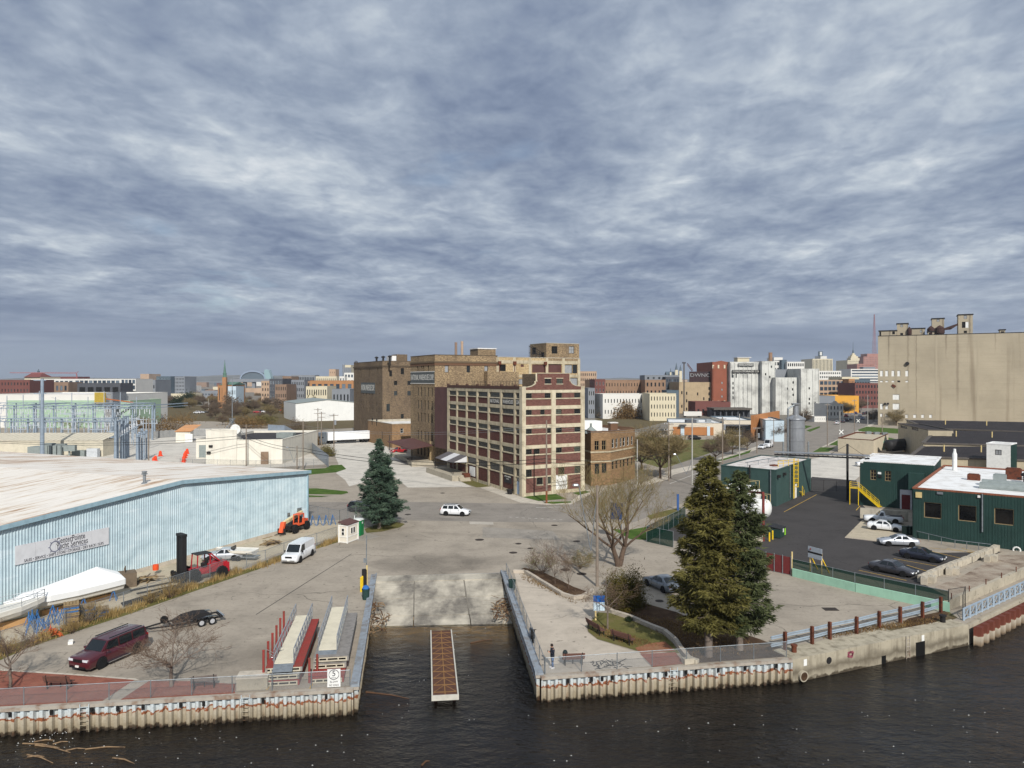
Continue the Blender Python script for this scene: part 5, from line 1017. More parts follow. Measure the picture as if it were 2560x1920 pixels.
def ticket_shed():
 a,b,c=G(5,765,355),G(5,842,363),G(5,940,325);e=(c-b);f=(a-b);h=2.35;t=thing('ticket_shed','small white wooden shed with dark sloping roof beside the green toilet','shed',b,w=1)
 en,fn=e.normalized(),f.normalized();n1=P3(en.y,-en.x,0);n2=P3(-fn.y,fn.x,0);poly=[b,c,c+f,a]
 MB().obox(b,e,f,UP*h).mk('wall','shed_cream',t)
 for p in(b,c,a):MB().box((p.x,p.y,h/2),.16,.16,h,atan2(en.y,en.x)).mk('corner_board','shed_white',t)
 for q0,q1,n_ in((b,c,n1),(b,a,n2)):
  for z in(.05,.75,h-.16):mb=MB();d=(q1-q0).normalized();mb.obox(q0+d*.09+n_*.005+UP*z,(q1-q0)-d*.18,n_*.04,UP*.12);mb.mk('trim_board','shed_white',t)
 for i,f0 in enumerate((.28,.50)):
  o=MB().obox(b+e*f0+n1*.01+UP*1.1,e*.19,n1*.05,UP*.85).mk('window_frame','shed_white',t);MB().obox(b+e*(f0+.025)+n1*.04+UP*1.18,e*.14,n1*.03,UP*.69).mk('pane','glass_dark',t)
 MB().obox(b+f*.32+n2*.01+UP*1.0,f*.36,n2*.05,UP*.95).mk('window_frame','shed_white',t)
 for z in(1.06,1.52):MB().obox(b+f*.37+n2*.04+UP*z,f*.26,n2*.03,UP*.37).mk('pane','glass_dark',t)
 mb=MB();o=b-e*.06-f*.08+UP*(h+.0);mb.obox(o+UP*.02,e*1.12+UP*.0,f*1.16+UP*.28,UP*.1);mb.mk('roof','shed_roof',t)
ticket_shed()
def toilet():
 a,b,c=G(5,905,290),G(5,950,297),G(5,1000,277);b=G(5,962,296);e=(c-b).normalized()*1.15;f=P3(-e.y,e.x,0);t=thing('portable_toilet','green portable toilet with pale roof behind the white shed','toilet',b,w=1);MB().obox(b,e,f,UP*2.1).mk('cabin','toilet_green',t)
 n=P3(e.y,-e.x,0).normalized();MB().obox(b+e*.12+n*.005+UP*.12,e*.76,n*.04,UP*1.85).mk('door','toilet_green',t);MB().tube(b+e*.5+n*.04+UP*1.75,b+e*.5+n*.06+UP*1.75,.16,.16,12).mk('badge','toilet_roof',t)
 mb=MB();o=b-e*.04-f*.04+UP*2.1;mb.obox(o,e*1.08,f*1.08,UP*.08);mb.obox(o+e*.1+f*.1+UP*.081,e*.88,f*.88,UP*.12);mb.mk('roof','toilet_roof',t);mb=MB();p=b+e*.2+f*.85;mb.tube(p+UP*2.2,p+UP*2.75,.05,.05,8);mb.mk('vent_pipe','toilet_roof',t)
toilet()
def pay_station():
 p=G(5,1000,790);t=thing('pay_station','black pay station box with tan post and tall sign pole by the ramp','pay station',p,w=1);MB().box((p.x,p.y,0),.5,.4,2.1,.1,0,True).mk('cabinet','bollard_black',t)
 q=G(5,1022,790);MB().tube(q,q+UP*2.5,.09,.09,10).mk('post','tan_post',t);q=p+P3(.1,.5,0);MB().tube(q,q+UP*5.4,.05,.05,8).mk('sign_pole','galv',t);MB().box(tuple(q+UP*5.0),.06,.5,.8,.1).mk('sign_plate','galv',t);MB().box(tuple(q+UP*2.9+P3(-.1,-.12,0)),.35,.1,.45).mk('meter_box','galv',t)
 for x,y in((968,810),(980,800)):g=G(5,x,y);o=MB().tube(g,g+UP*1.45,.1,.1,10).lat([(.1,0),(.07,.06),(0,.08)],g+UP*1.45,10).mk('yellow_bollard','yellow');tag(o,'yellow steel bollard guarding the pay station','bollard','yellow bollards at the pay station')
 g=G(5,1012,878);mb=MB().lat([(.32,0),(.38,.95),(.4,.95),(.4,1.02),(.30,1.02),(.28,.3),(0,.3)],tuple(g),14);o=thing('litter_bin','dark green litter bin with a blue bag by the slip wall','bin',g,w=1);mb.mk('drum','bin_green',o);MB().lat([(.28,.9),(.36,1.1),(.25,1.3),(.1,1.38),(0,1.39)],tuple(g),9).mk('bag','blue_bag',o)
 g=G(6,246,780);o=MB().lat([(.32,0),(.38,.95),(.4,.95),(.4,1.0),(.3,1.0),(.28,.3),(0,.3)],tuple(g),14).mk('litter_bin','bin_green');tag(o,'dark green litter bin beside the plaza railing','bin')
pay_station()
M('bench_wood',(104,72,62),.25,4,.7);M('bench_grey',(112,102,96),.25,4,.7)
def bench(name,label,loc,rz,L_=1.9,mat='bench_wood'):
 t=thing(name,label,'bench',tuple(loc),rz)
 for i in range(4):MB().box((0,-.19+i*.125,.46),L_,.105,.045).mk('seat_slat',mat,t)
 for i in range(4):MB().box((0,.30+i*.035,.60+i*.105),L_,.04,.09).mk('back_slat',mat,t)
 for x in(-L_*.38,L_*.38):
  MB().bar((x,-.18,.0),(x,-.18,.43),.07).bar((x,.22,.0),(x,.30,.55),.07).bar((x,-.2,.41),(x,.26,.41),.05).bar((x,.3,.55),(x,.42,1.0),.06).mk('leg','iron2',t)
 MB().bar((0,-.1,0),(0,-.1,.42),.06).mk('leg','iron2',t)
 return t
def bench_px(label,k,a,b,flip=0,**kw):
 p,q=G(k,*a),G(k,*b);d=(q-p);m=(p+q)/2;return bench('park_bench',label,(m.x,m.y,.02),atan2(d.y,d.x)+flip,d.length,**kw)
bench_px('slatted brown bench on the red pavers beside the maroon car',2,(400,1518),(630,1522),pi);bench_px('slatted grey bench on the red pavers beside the bare tree',2,(1650,1530),(1878,1505),pi,mat='bench_grey')
bench_px('brown bench on the plaza lawn beside the blue notice board',6,(840,1075),(950,1140),pi);bench_px('brown bench on the plaza lawn above the bare red earth',6,(1022,1165),(1180,1212),pi);bench_px('brown bench with a dark bag beside the standing person',6,(630,1358),(800,1352),pi)
g=G(6,655,1352);o=MB().lat([(.17,0),(.2,.1),(.19,.35),(.12,.48),(0,.5)],(0,0,0),10).mk('backpack',M('bag_dark',(36,46,48),.2,5),loc=(g.x,g.y+.15,.51));tag(o,'dark rucksack standing on the plaza bench','bag')
def notice_board():
 p=G(6,888,1015);t=thing('notice_board','blue and white notice board on a wooden post in the plaza','sign',p,w=1);MB().box((p.x,p.y,0),.14,.14,2.2,0,0,True).mk('post','tan_post',t);q=p+P3(.45,.05,0);M('sign_blue',(30,92,168),.15,3,.4)
 MB().box((q.x-.15,q.y-.1,1.25),1.0,.06,.75).mk('lower_panel',M('pale_blue_panel',(196,214,226),.1,3),t);MB().box((q.x-.15,q.y-.1,1.92),1.0,.06,.58).mk('upper_panel','sign_blue',t)
notice_board()
def scooter():
 a,b=G(6,385,1130),G(6,415,1215);d=(b-a).normalized();c=(a+b)/2;t=thing('scooter','black motor scooter leaning on the plaza slip railing','scooter',(c.x,c.y,0),atan2(d.y,d.x))
 for x in(-.62,.62):MB().lat([(.17,-.05),(.25,-.06),(.28,0),(.25,.06),(.17,.05)],(x,0,.28),14,0,'y').mk('wheel','tyre',t)
 MB().box((-.3,0,.55),.75,.3,.35).box((-.3,0,.78),.8,.28,.12).mk('body','paint_black',t);MB().box((.1,0,.34),.5,.26,.08).mk('footboard','paint_black',t);MB().box((.48,0,.68),.12,.34,.7).mk('shield','paint_black',t);MB().tube((.45,-.3,1.06),(.45,.3,1.06),.03,.03,8).tube((.62,0,.3),(.45,0,1.05),.035,.035,8).mk('handlebar','iron2',t)
scooter()
M('jlg_orange',(222,96,58),.2,2,.5);M('boom_cream',(222,206,162),.15,2,.5);M('fork_red',(168,32,42),.2,2,.45);M('black',(36,35,36),.25,3,.6)
def big_wheel(t,p,r,wd,hub):
 mb=MB().lat([(r*.5,-wd/2),(r*.93,-wd/2),(r,-wd*.3),(r,wd*.3),(r*.93,wd/2),(r*.5,wd/2)],(0,0,0),18,0,'y')
 for k in range(14):a=k*2*pi/14;mb.box((r*.99*cos(a),0,r*.99*sin(a)),.06,wd*.9,.06)
 o=mb.mk('wheel','tyre',t,loc=p);h=MB();h.lat([(.001,-wd*.42),(r*.3,-wd*.42),(r*.52,-wd*.3),(r*.52,wd*.3),(r*.3,wd*.42),(.001,wd*.42)],(0,0,0),14,0,'y');h.mk('hub',hub,o)
def telehandler():
 f,r=G(19,1745,415),G(19,1935,345);d=(f-r).normalized();n=P3(-d.y,d.x,0);n=n if n.dot(f)>0 else-n;c=(f+r)/2+n*1.0;t=thing('telehandler','orange telescopic handler with cream boom parked by the blue metal building','telehandler',(c.x,c.y,0),atan2(d.y,d.x));s=1 if cos(0)else 1
 for x in(-1.5,1.5):
  for y in(-1.0,1.0):big_wheel(t,(x,y,.62),.62,.42,'boom_cream')
 MB().box((0,0,.85),4.0,1.1,.5).box((-1.2,-.0,1.3),1.5,1.2,.5).mk('chassis','black',t)
 side=1.0 if P3(cos(atan2(d.y,d.x)+pi/2),sin(atan2(d.y,d.x)+pi/2),0).dot(c)<0 else-1.0
 mb=MB();y=side*.62
 for(x,yy)in((-.75,y-.4),(-.75,y+.4),(.75,y-.4),(.75,y+.4)):mb.bar((x,yy,1.0),(x*.85,yy,2.45),.12)
 mb.box((0,y,2.48),1.4,.95,.1);mb.box((0,y,1.1),1.6,.92,.25);mb.box((-.62,y,1.5),.25,.9,.6);mb.mk('cab','jlg_orange',t);MB().box((-.2,y,1.45),.5,.5,.5).box((-.4,y,1.8),.15,.5,.5).mk('seat','black',t)
 mb=MB();yb=-side*.25;mb.obox((-2.2,yb-.2,2.1),(4.6,0,-.75),(0,.4,0),(0,0,.45));mb.mk('boom','boom_cream',t);tx=txt('JLG',.4,'black',t,(1.0,yb+side*.215,1.8),0 if side<0 else pi);MB().obox((2.3,yb-.3,1.75),(.45,0,0),(0,.6,0),(.55,0,-1.35)).mk('boom_head','jlg_orange',t);mb=MB().box((2.95,yb,.55),.12,1.2,.7)
 for e in(-.4,.4):mb.box((3.5,yb+e,.2),1.1,.12,.06)
 mb.mk('forks','black',t);MB().box((-1.9,0,1.15),.7,1.5,.7).mk('counterweight','jlg_orange',t)
telehandler()
def forklift():
 m,r=G(19,235,1120),G(19,745,1012);d=(m-r).normalized();n=P3(-d.y,d.x,0);n=n if n.dot(m)>0 else-n;c=r+d*1.6+n*1.0;t=thing('forklift','large red boat forklift with tall black mast behind the yard fence','forklift',(c.x,c.y,0),atan2(d.y,d.x))
 for x,rr in((-1.6,.62),(1.5,.75)):
  for y in(-1.0,1.0):big_wheel(t,(x,y,rr),rr,.45,'fork_red')
 MB().box((-1.3,0,1.2),2.0,1.7,.9).box((-2.2,0,1.0),.6,1.9,1.0).mk('counterweight','fork_red',t,smooth=False);MB().box((.5,0,.95),2.0,1.5,.55).mk('chassis','fork_red',t);mb=MB()
 for(x,yy)in((-.5,-.7),(-.5,.7),(1.0,-.7),(1.0,.7)):mb.bar((x,yy,1.2),(x*.9,yy*.9,2.75),.1)
 mb.bar((-.5,-.65,2.76),(-1.6,-.6,1.7),.12);mb.bar((-.5,.65,2.76),(-1.6,.6,1.7),.12);mb.mk('roll_cage','fork_red',t);MB().box((.2,0,2.8),1.6,1.4,.07).mk('canopy','black',t);MB().box((-.1,0,1.5),.5,.6,.4).box((-.35,0,1.85),.15,.6,.6).mk('seat','black',t)
 MB().tube((-1.7,-.5,1.85),(-1.7,.5,1.85),.22,.22,14).mk('gas_tank','chrome',t)
 for y in(-.55,.55):
  MB().box((2.35,y,2.6),.45,.3,4.9).mk('mast_rail','black',t)
 MB().box((2.4,0,2.7),.22,.82,4.3).mk('lift_cylinder','black',t);MB().box((2.35,0,5.1),.55,1.5,.25).mk('mast_head','black',t);mb=MB().box((2.8,0,.95),.3,2.6,.35).box((2.8,0,.45),.3,2.6,.2)
 for y in(-1.1,-.6,.6,1.1):mb.box((2.82,y,.7),.26,.18,1.1)
 mb.mk('carriage','black',t)
 for y in(-.8,.8):MB().box((5.0,y,.12),4.4,.22,.09).mk('fork','black',t)
forklift()
def shrink_boat():
 d=P3(.52,.855,0).normalized();n=P3(-d.y,d.x,0);bow=P3(-44.6,64.2,0);L_=10.2;t=thing('wrapped_boat','motor boat under white shrink wrap on stands beside the blue building','boat',bow,w=1);M('shrink_white',(238,238,236),.05,.8,.4);M('hull_white',(222,218,208),.12,1,.4)
 st=[(0,.06,1.35,1.95),(.06,.35,1.0,2.0),(.16,.85,.75,1.98),(.32,1.3,.6,1.95),(.55,1.5,.52,1.9),(.8,1.5,.5,1.9),(.99,1.45,.5,1.9),(1.0,1.4,.55,1.88)]
 mb=MB();rings=[]
 for f,w_,k,g in st:p=bow+d*(L_*f);rings.append([tuple(p+n*a*w_+UP*z)for a,z in((-1,g),(-.97,g-.3),(-.82,k+.45),(0,k),(.82,k+.45),(.97,g-.3),(1,g))])
 loft(mb,[r[::-1]for r in rings]);mb.mk('hull','hull_white',t)
 ridge={0:2.0,.06:2.1,.16:2.4,.32:2.55,.55:2.9,.8:3.35,.99:2.5,1.0:2.3};mb=MB();rings=[]
 for f,w_,k,g in st:p=bow+d*(L_*f);r=ridge[f];rings.append([tuple(p+n*a*w_*1.02+UP*z)for a,z in((-1,g-.5),(-1.01,g+.02),(-.72,g+(r-g)*.45),(-.25,g+(r-g)*.9),(0,r),(.25,g+(r-g)*.9),(.72,g+(r-g)*.45),(1.01,g+.02),(1,g-.5))])
 loft(mb,[r[::-1]for r in rings]);mb.mk('wrap','shrink_white',t)
 MB().obox(bow+d*L_*.3-n*.25,d*L_*.65,n*.5,UP*.45).mk('keel_block','plywood',t);M('stand_blue',(62,112,168),.25,4,.6)
 for f in(.35,.62,.9):
  for s in(-1,1):
   p=bow+d*(L_*f)+n*s*1.05;MB().bar(p+UP*1.0,p+n*s*.5,.06).bar(p+UP*1.0,p+d*.4,.06).bar(p+UP*1.0,p-d*.4,.06).mk('stand','stand_blue',t)
shrink_boat()
def bow_boat():
 d=P3(.62,.78,0).normalized();n=P3(-d.y,d.x,0);o=P3(-46.3,60.2,0);L_=7.0;t=thing('sail_boat','uncovered white boat hull with steel bow rails beside the wrapped boat','boat',o,w=1);st=[(0,1.3,.6,1.7),(.4,1.35,.6,1.75),(.7,1.0,.75,1.85),(.9,.45,1.05,1.98),(1,.05,1.6,2.05)];mb=MB();rings=[]
 for f,w_,k,g in st:p=o+d*(L_*f);rings.append([tuple(p+n*a*w_+UP*z)for a,z in((-1,g),(-.95,g-.4),(-.7,k+.3),(0,k),(.7,k+.3),(.95,g-.4),(1,g),(.9,g+.03),(0,g+.1),(-.9,g+.03))])
 loft(mb,[r[::-1]for r in rings]);mb.mk('hull','hull_white',t)
 for h in(.35,.7):
  mb=MB();pts=[o+d*(L_*f)+n*s*w_*.95+UP*(g+h)for s in(1,)for f,w_,k,g in st]+[o+d*(L_*f)-n*w_*.95+UP*(g+h)for f,w_,k,g in st[::-1]];mb.path(pts,.025,5);mb.mk('bow_rail','alu',t)
 for f,w_,k,g in st:
  for s in(-1,1):mb=MB();p=o+d*(L_*f)+n*s*w_*.95+UP*g;mb.tube(p,p+UP*.7,.022,.022,5);mb.mk('stanchion','alu',t)
 MB().obox(o+d*.6-n*.2,d*5,n*.4,UP*.6).mk('keel_block','plywood',t)
bow_boat()
def small_boat():
 a,b=G(19,590,790),G(19,900,800);d=(b-a).normalized();n=P3(-d.y,d.x,0);o=a+n*1.2;L_=5.0;t=thing('runabout_boat','small open white runabout on a trailer beside the silver sedan','boat',o,w=1);st=[(0,.95,.55,1.25),(.5,1.0,.5,1.25),(.8,.65,.6,1.32),(1,.05,1.0,1.4)];st=[(1-f,w_,k,g)for f,w_,k,g in st][::-1];mb=MB();rings=[]
 for f,w_,k,g in st:p=o+d*(L_*f);rings.append([tuple(p+n*x*w_+UP*z)for x,z in((-1,g),(-.95,g-.3),(-.6,k+.2),(0,k),(.6,k+.2),(.95,g-.3),(1,g),(.8,g-.08),(0,g-.1),(-.8,g-.08))])
 loft(mb,[r[::-1]for r in rings]);mb.mk('hull','hull_white',t);MB().obox(o+d*2.2-n*.6+UP*1.2,d*.06,n*1.2,UP*.4).mk('windscreen','car_glass',t);MB().obox(o-n*.6+UP*.35,d*5.3,n*1.2,UP*.12).mk('trailer_frame','galv',t)
 for s in(-.8,.8):MB().lat([(.18,-.1),(.3,-.1),(.3,.1),(.18,.1)],tuple(o+d*3.2+n*s+UP*.3),12,0,'y').mk('trailer_wheel','tyre',t)
small_boat()
def trailer():
 f,r=G(2,1752,998),G(2,1822,966);d=(G(2,1290,1085)-G(2,1790,985)).normalized();n=P3(-d.y,d.x,0);n=n if n.dot(f)>0 else-n;c=(f+r)/2+n*1.0;t=thing('boat_trailer','empty black tandem axle boat trailer hitched behind the maroon car','trailer',(c.x,c.y,0),atan2(d.y,d.x))
 for x in(-.45,.45):
  for y in(-1.0,1.0):
   o=MB().lat([(.2,-.1),(.32,-.11),(.34,0),(.32,.11),(.2,.1)],(x,y,.34),16,0,'y').mk('wheel','tyre',t);MB().lat([(.001,-.11),(.2,-.1),(.2,.1),(.001,.11)],(x,y,.34),12,0,'y').mk('rim','rim',o)
 for y in(-1.0,1.0):
  mb=MB();pts=[(-1.0,.45),(-.8,.72),(0,.78),(.8,.72),(1.0,.45)]
  for(x0,z0),(x1,z1)in zip(pts[:-1],pts[1:]):mb.obox((x0,y-.16,z0),(x1-x0,0,z1-z0),(0,.32,0),(0,0,.04))
  mb.mk('mudguard','paint_black',t)
 for y in(-.75,.75):MB().bar((-1.4,y,.48),(3.2,y*.9,.5),.12).bar((3.2,y*.9,.5),(5.3,0,.48),.11).mk('frame_rail','black',t)
 for x in(-1.3,0,1.4,2.8):MB().bar((x,-.75,.47),(x,.75,.47),.1).mk('cross_member','black',t)
 mb=MB();st=[(-.6,.2),(0,.62),(.9,.72),(1.9,.6),(2.6,.15)]
 loft(mb,[[(x,y*.42,.55+z*h)for y,z in((-1,0),(-.9,.7),(0,1),(.9,.7),(1,0))][::-1]for x,h in st]);mb.mk('tarp_bundle','black',t);MB().lat([(.2,-.1),(.33,-.1),(.33,.1),(.2,.1)],(3.1,-.55,.75),14,0,'y').mk('spare_wheel','tyre',t);MB().bar((-1.45,-1.0,.55),(-1.45,1.0,.55),.14).mk('rear_bar','chrome',t);MB().tube((4.9,.25,0),(4.9,.25,.9),.05,.05,8).mk('jack_stand','galv',t)
trailer()
def pallet(t,c,rz,z,mat):
 mb=MB();
 for i in range(5):x=-.5+i*.25;mb.box((c.x+x*cos(rz),c.y+x*sin(rz),z+.12),.16,1.1,.03,rz)
 for i in range(3):y=-.48+i*.48;mb.box((c.x-y*sin(rz),c.y+y*cos(rz),z+.05),1.16,.1,.1,rz)
 mb.mk('pallet',mat,t)
M('pallet_wood',(150,128,94),.3,3);M('pallet_dark',(110,96,84),.3,3)
def pallet_stack(label,k,x,y,n):
 g=G(k,x,y);t=thing('pallet_stack',label,'pallets',tuple(g),w=1)
 for i in range(n):pallet(t,P3(g.x+rnd(-.05,.05),g.y+rnd(-.05,.05),0),.5+rnd(-.08,.08),i*.15,'stand_blue' if i in(n-3,n-5)else('pallet_wood' if i%3 else 'pallet_dark'))
pallet_stack('tall stack of wooden pallets with blue ones behind the yard fence',21,900,1085,14);pallet_stack('leaning shorter stack of grey pallets beside the tall pallet stack',21,1090,1000,9);pallet_stack('low stack of pallets under a dead shrub',21,1280,945,5)
random.seed(5)
for i in range(16):
 g=G(21,360+rnd(0,400),1185-rnd(0,150));a=rnd(0,3);mb=MB();top=P3(rnd(-.15,.15),rnd(-.15,.15),rnd(.8,1.2))
 for k in range(3):q=P3(.45*cos(a+k*2.1),.45*sin(a+k*2.1),0);mb.bar(top,q,.05)
 mb.bar(top,top+UP*.25,.07);o=mb.mk('boat_stand','stand_blue',loc=(g.x,g.y,0));tag(o,'blue steel boat stand in the jumble behind the yard fence','boat stand','blue boat stands')
for i in range(4):
 g=G(5,520+i*62,200-i*3);mb=MB();top=UP*1.5
 for k in range(3):q=P3(.5*cos(k*2.1),.5*sin(k*2.1),0);mb.bar(top,q,.07)
 o=mb.mk('boat_stand','stand_blue',loc=(g.x,g.y,0));tag(o,'blue boat stand in the row along the street fence','boat stand','boat stands along the street fence')
M('net_orange',(196,96,52),.35,3,c2=(140,64,40));g=G(21,640,1215);mb=MB();random.seed(9)
for i in range(70):a,r=rnd(0,6.28),rnd(0,.9);p=P3(r*cos(a)*1.2,r*sin(a)*.7,rnd(0,.75)*(1-r*.6));mb.face([p,p+P3(rnd(-.35,.35),rnd(-.3,.3),rnd(-.2,.2)),p+P3(rnd(-.3,.3),rnd(-.35,.35),rnd(-.25,.2))])
o=mb.mk('barrier_netting','net_orange',loc=(g.x,g.y,.1));tag(o,'crumpled heap of orange barrier netting beside the pallets','netting')
def timber_pile(label,k,x,y,n,sp,mat='pallet_wood'):
 g=G(k,x,y);t=thing('timber_pile',label,'timber',tuple(g),w=1)
 for i in range(n):mb=MB();p=g+P3(rnd(-sp,sp),rnd(-sp,sp)*.7,.08+rnd(0,.8)*(.3+.7*(i/n)));a=rnd(0,3.1);d=P3(cos(a),sin(a),rnd(-.15,.15))*rnd(.5,1.1);mb.bar(p-d,p+d,.13,.06);mb.mk('offcut',mat if i%3 else 'pallet_dark',t)
timber_pile('heap of split timber in a crate beside the telehandler forks',19,1430,560,26,.8);timber_pile('heap of scrap wood and an orange drum against the blue wall',2,1250,600,24,1.1)
g=G(2,1345,540);o=MB().lat([(.3,0),(.32,.3),(.3,.6),(0,.6)],(0,0,0),12).mk('plastic_drum',M('drum_orange',(222,84,40),.1,2),loc=(g.x,g.y,.5));tag(o,'bright orange plastic drum on the scrap wood heap','drum')
g=G(2,1100,640);o=MB().box((0,0,.75),1.6,1.5,1.5,.6).box((-.3,.1,1.7),.1,1.2,.5,.4).mk('rubbish_crate',M('mud_brown',(112,98,82),.3,1.5),loc=(g.x,g.y,0));tag(o,'grey brown rubbish crate at the stern of the wrapped boat','crate')
a,b=G(2,1050,800),G(2,1600,630)
for i in range(3):n_=P3(.3*i,-.35*i,0);o=MB().bar(a+n_+UP*.1,b+n_+UP*.1,.18).mk('steel_beam','black');tag(o,'long dark steel beam lying along the yard fence','beam','steel beams by the fence')
g=G(2,610,1142);o=MB().box((0,0,.12),.35,.3,.24,.4).box((.02,0,.3),.3,.26,.1,.7).mk('litter_carton','white',loc=(g.x,g.y,.0));tag(o,'small white carton lying on the pavement beside the maroon car','litter')
M('steel',(150,164,178),.2,1,.5,.3);M('porcelain',(196,200,204),.15,2,.4);M('beige_metal',(206,198,178),.15,.8,streak=.2);M('cream_wall',(222,217,204),.1,.6,streak=.25);M('grey_box',(138,146,144),.2,1.5)
gs('gravel_yard',12,[(-300,560),(640,520),(1100,470),(1700,470),(2000,690),(1500,720),(900,700),(-300,640)],.008,'pale_lot')
def gantry(label,d,z,x0,x1,n):
 X0,X1=XD(1,x0,d),XD(1,x1,d);t=thing('substation_gantry',label,'gantry',(X0,d,0),w=1);dx=(X1-X0)/n
 for yy in(0,1.2):
  for zz in(0,-1.0):MB().bar((X0,d+yy,z+zz),(X1,d+yy,z+zz),.22).mk('chord','steel',t)
 m=n*3
 for i in range(m):x=X0+(X1-X0)*i/m;MB().bar((x,d,z-1),(x+(X1-X0)/m,d,z),.12).bar((x,d,z),(x,d+1.2,z),.1).mk('brace','steel',t)
 for i in range(n+1):
  x=X0+dx*i
  MB().bar((x,d+.6,0),(x,d+.6,z),.5 if i%2==0 else .35).mk('column','steel',t)
 for i in range(n*4):
  x=X0+(X1-X0)*(i+.5)/(n*4);mb=MB();l=rnd(1.2,2.6);mb.lat([(.05,0),(.16,-.1),(.16,-l),(.05,-l-.1)][::-1],(x,d+.3,z-1.05),6);mb.mk('insulator','porcelain',t)
 return t
random.seed(11)
gantry('long blue grey steel gantry along the street side of the substation',262,ZD(1,462,262),-60,1310,8);gantry('blue grey steel gantry along the rear of the substation',292,ZD(1,440,292),-40,1330,8);gantry('low bus support gantry inside the substation',240,ZD(1,575,240),-60,960,7)
for x in(170,650,985,1300):
 p,q=P3(XD(1,x,263),263,ZD(1,462,262)),P3(XD(1,x,262),292,ZD(1,440,292));o=MB().bar(p,q,.35).bar(p-UP*1.0,q-UP*1.0,.2).mk('gantry_tie_beam','steel');tag(o,'steel tie beam spanning between the two long substation gantries','beam','substation tie beams')
def breaker(g,s=1.0):
 t=thing('circuit_breaker','grey switchgear with three porcelain bushings in the substation','switchgear',g,grp='substation switchgear',w=1);MB().box((g.x,g.y,0),2.4*s,1.2,1.4,0,0,True).mk('tank','grey_box',t)
 for e in(-.8,0,.8):MB().lat([(.22,0),(.3,.2),(.18,.4),(.3,.6),(.18,.8),(.28,1.0),(.16,1.2),(.08,2.4)],(g.x+e*s,g.y,1.4),8).mk('bushing','porcelain',t)
for x in(90,190,410,520,600,690,810,910):breaker(P3(XD(1,x,225+rnd(0,25)),225+rnd(0,25),0))
def tower_cols():
 for i,(x,y0,top)in enumerate(((998,945,570),(1015,940,600),(1050,930,590),(1068,925,575),(1085,915,560),(1105,905,555))):
  g=G(1,x,y0);z=ZD(1,top,g.y);o=MB().tube(g,(g.x,g.y,z),.42,.3,10).bar((g.x-.2,g.y-1.2,z),(g.x+.2,g.y+1.2,z),.3).lat([(.5,0),(.5,.3),(.3,.4)],tuple(g),10).mk('terminal_column','steel');tag(o,'tall blue grey tubular cable terminal column in the substation','column','cable terminal columns')
 for i,(x,y0,top)in enumerate(((1190,955,740),(1205,950,720),(1225,940,690),(1245,925,715),(1265,915,700))):
  g=G(1,x,y0);z=ZD(1,top,g.y);o=MB().tube(g,(g.x,g.y,z),.28,.22,8).lat([(.3,0),(.5,.2),(.25,.4),(.45,.6),(.2,.9)],(g.x,g.y,z),8).mk('terminal_post','steel');tag(o,'shorter grey terminal post with porcelain head beside the tall columns','post','cable terminal posts')
 t=thing('disconnect_switch','slanting ladder shaped disconnect switch reaching from the terminal columns','switchgear',tuple(G(1,1050,940)),w=1);d=196
 a,b=P3(XD(1,1015,d),d,ZD(1,745,d)),P3(XD(1,1180,d),d,ZD(1,640,d))
 for e in(0,1.4):MB().bar(a+P3(0,e,0),b+P3(0,e,0),.15).mk('rail','steel',t)
 for i in range(9):p=a.lerp(b,i/8);MB().lat([(.08,0),(.2,.2),(.08,.4),(.2,.6),(.08,1.3)],tuple(p),6).mk('insulator','porcelain',t)
 MB().bar((a.x,a.y,0),a,.3).mk('leg','steel',t);MB().bar((b.x,b.y,0),b,.3).mk('leg','steel',t)
tower_cols()
def steel_mast():
 d=192;x=XD(1,365,d);t=thing('steel_mast','tall blue grey tubular steel transmission mast over the substation','mast',(x,d,0),w=1);zt=ZD(1,232,d);MB().tube((x,d,0),(x,d,zt),.55,.38,14).mk('shaft','steel',t)
 for y in(345,232):z=ZD(1,y,d)-.4;MB().bar((x-2.2,d,z),(x+1.0,d,z),.2).mk('cross_arm','steel',t)
 for y in range(6):MB().bar((x-.45,d-.5,2+y*3),(x-.45,d+.1,2+y*3),.08).mk('step_bracket','steel',t)
steel_mast()
def transformer():
 g=G(1,470,905)-P3(0,5,0);t=thing('transformer','grey green power transformer with cooling boxes at the foot of the steel mast','transformer',g,w=1);z=lambda y:ZD(1,y,g.y)
 MB().box((g.x,g.y,0),6.2,3.5,z(815),0,0,True).mk('tank','grey_box',t)
 for i,x in enumerate((405,440,480,520)):X=XD(1,x,g.y-2);MB().box((X,g.y-2.2,.6),.9,.7,3.2,0,0,True).mk('radiator','grey_box',t)
 for x,y,s in((430,800,2.5),(520,805,3.0),(600,815,3.2)):X=XD(1,x,g.y);MB().box((X,g.y,z(y+15)),s,1.6,1.6,.2).mk('conservator','grey_box',t)
 X=XD(1,600,g.y);MB().bar((X,g.y,0),(X,g.y,z(830)),.4).mk('support','grey_box',t)
transformer()
def control_house():
 a,b=G(1,-300,905),G(1,890,902);z=ZD(1,770,b.y);t=block('control_house','long beige metal control house with ribbed roof in the substation',rect(a,b,9),z,'beige_metal','beige_metal',None,.02,cat='building')
 n=28;d=b-a
 for i in range(n):mb=MB();p=a+d*(i/n);mb.obox(p+UP*(z+.16),d*(.85/n),P3(0,9,1.5),UP*.08);mb.mk('roof_sheet','beige_metal',t)
 for x,h in((700,1.9),(820,2.4)):g=G(1,x,905);o=MB().box((g.x,g.y-.8,0),3 if x==820 else 3.6,1.4,h,0,0,True).mk('ground_cabinet','porcelain' if x==820 else 'grey_box');tag(o,('white' if x==820 else 'low green grey')+' equipment cabinet in front of the beige control house','cabinet')
control_house()
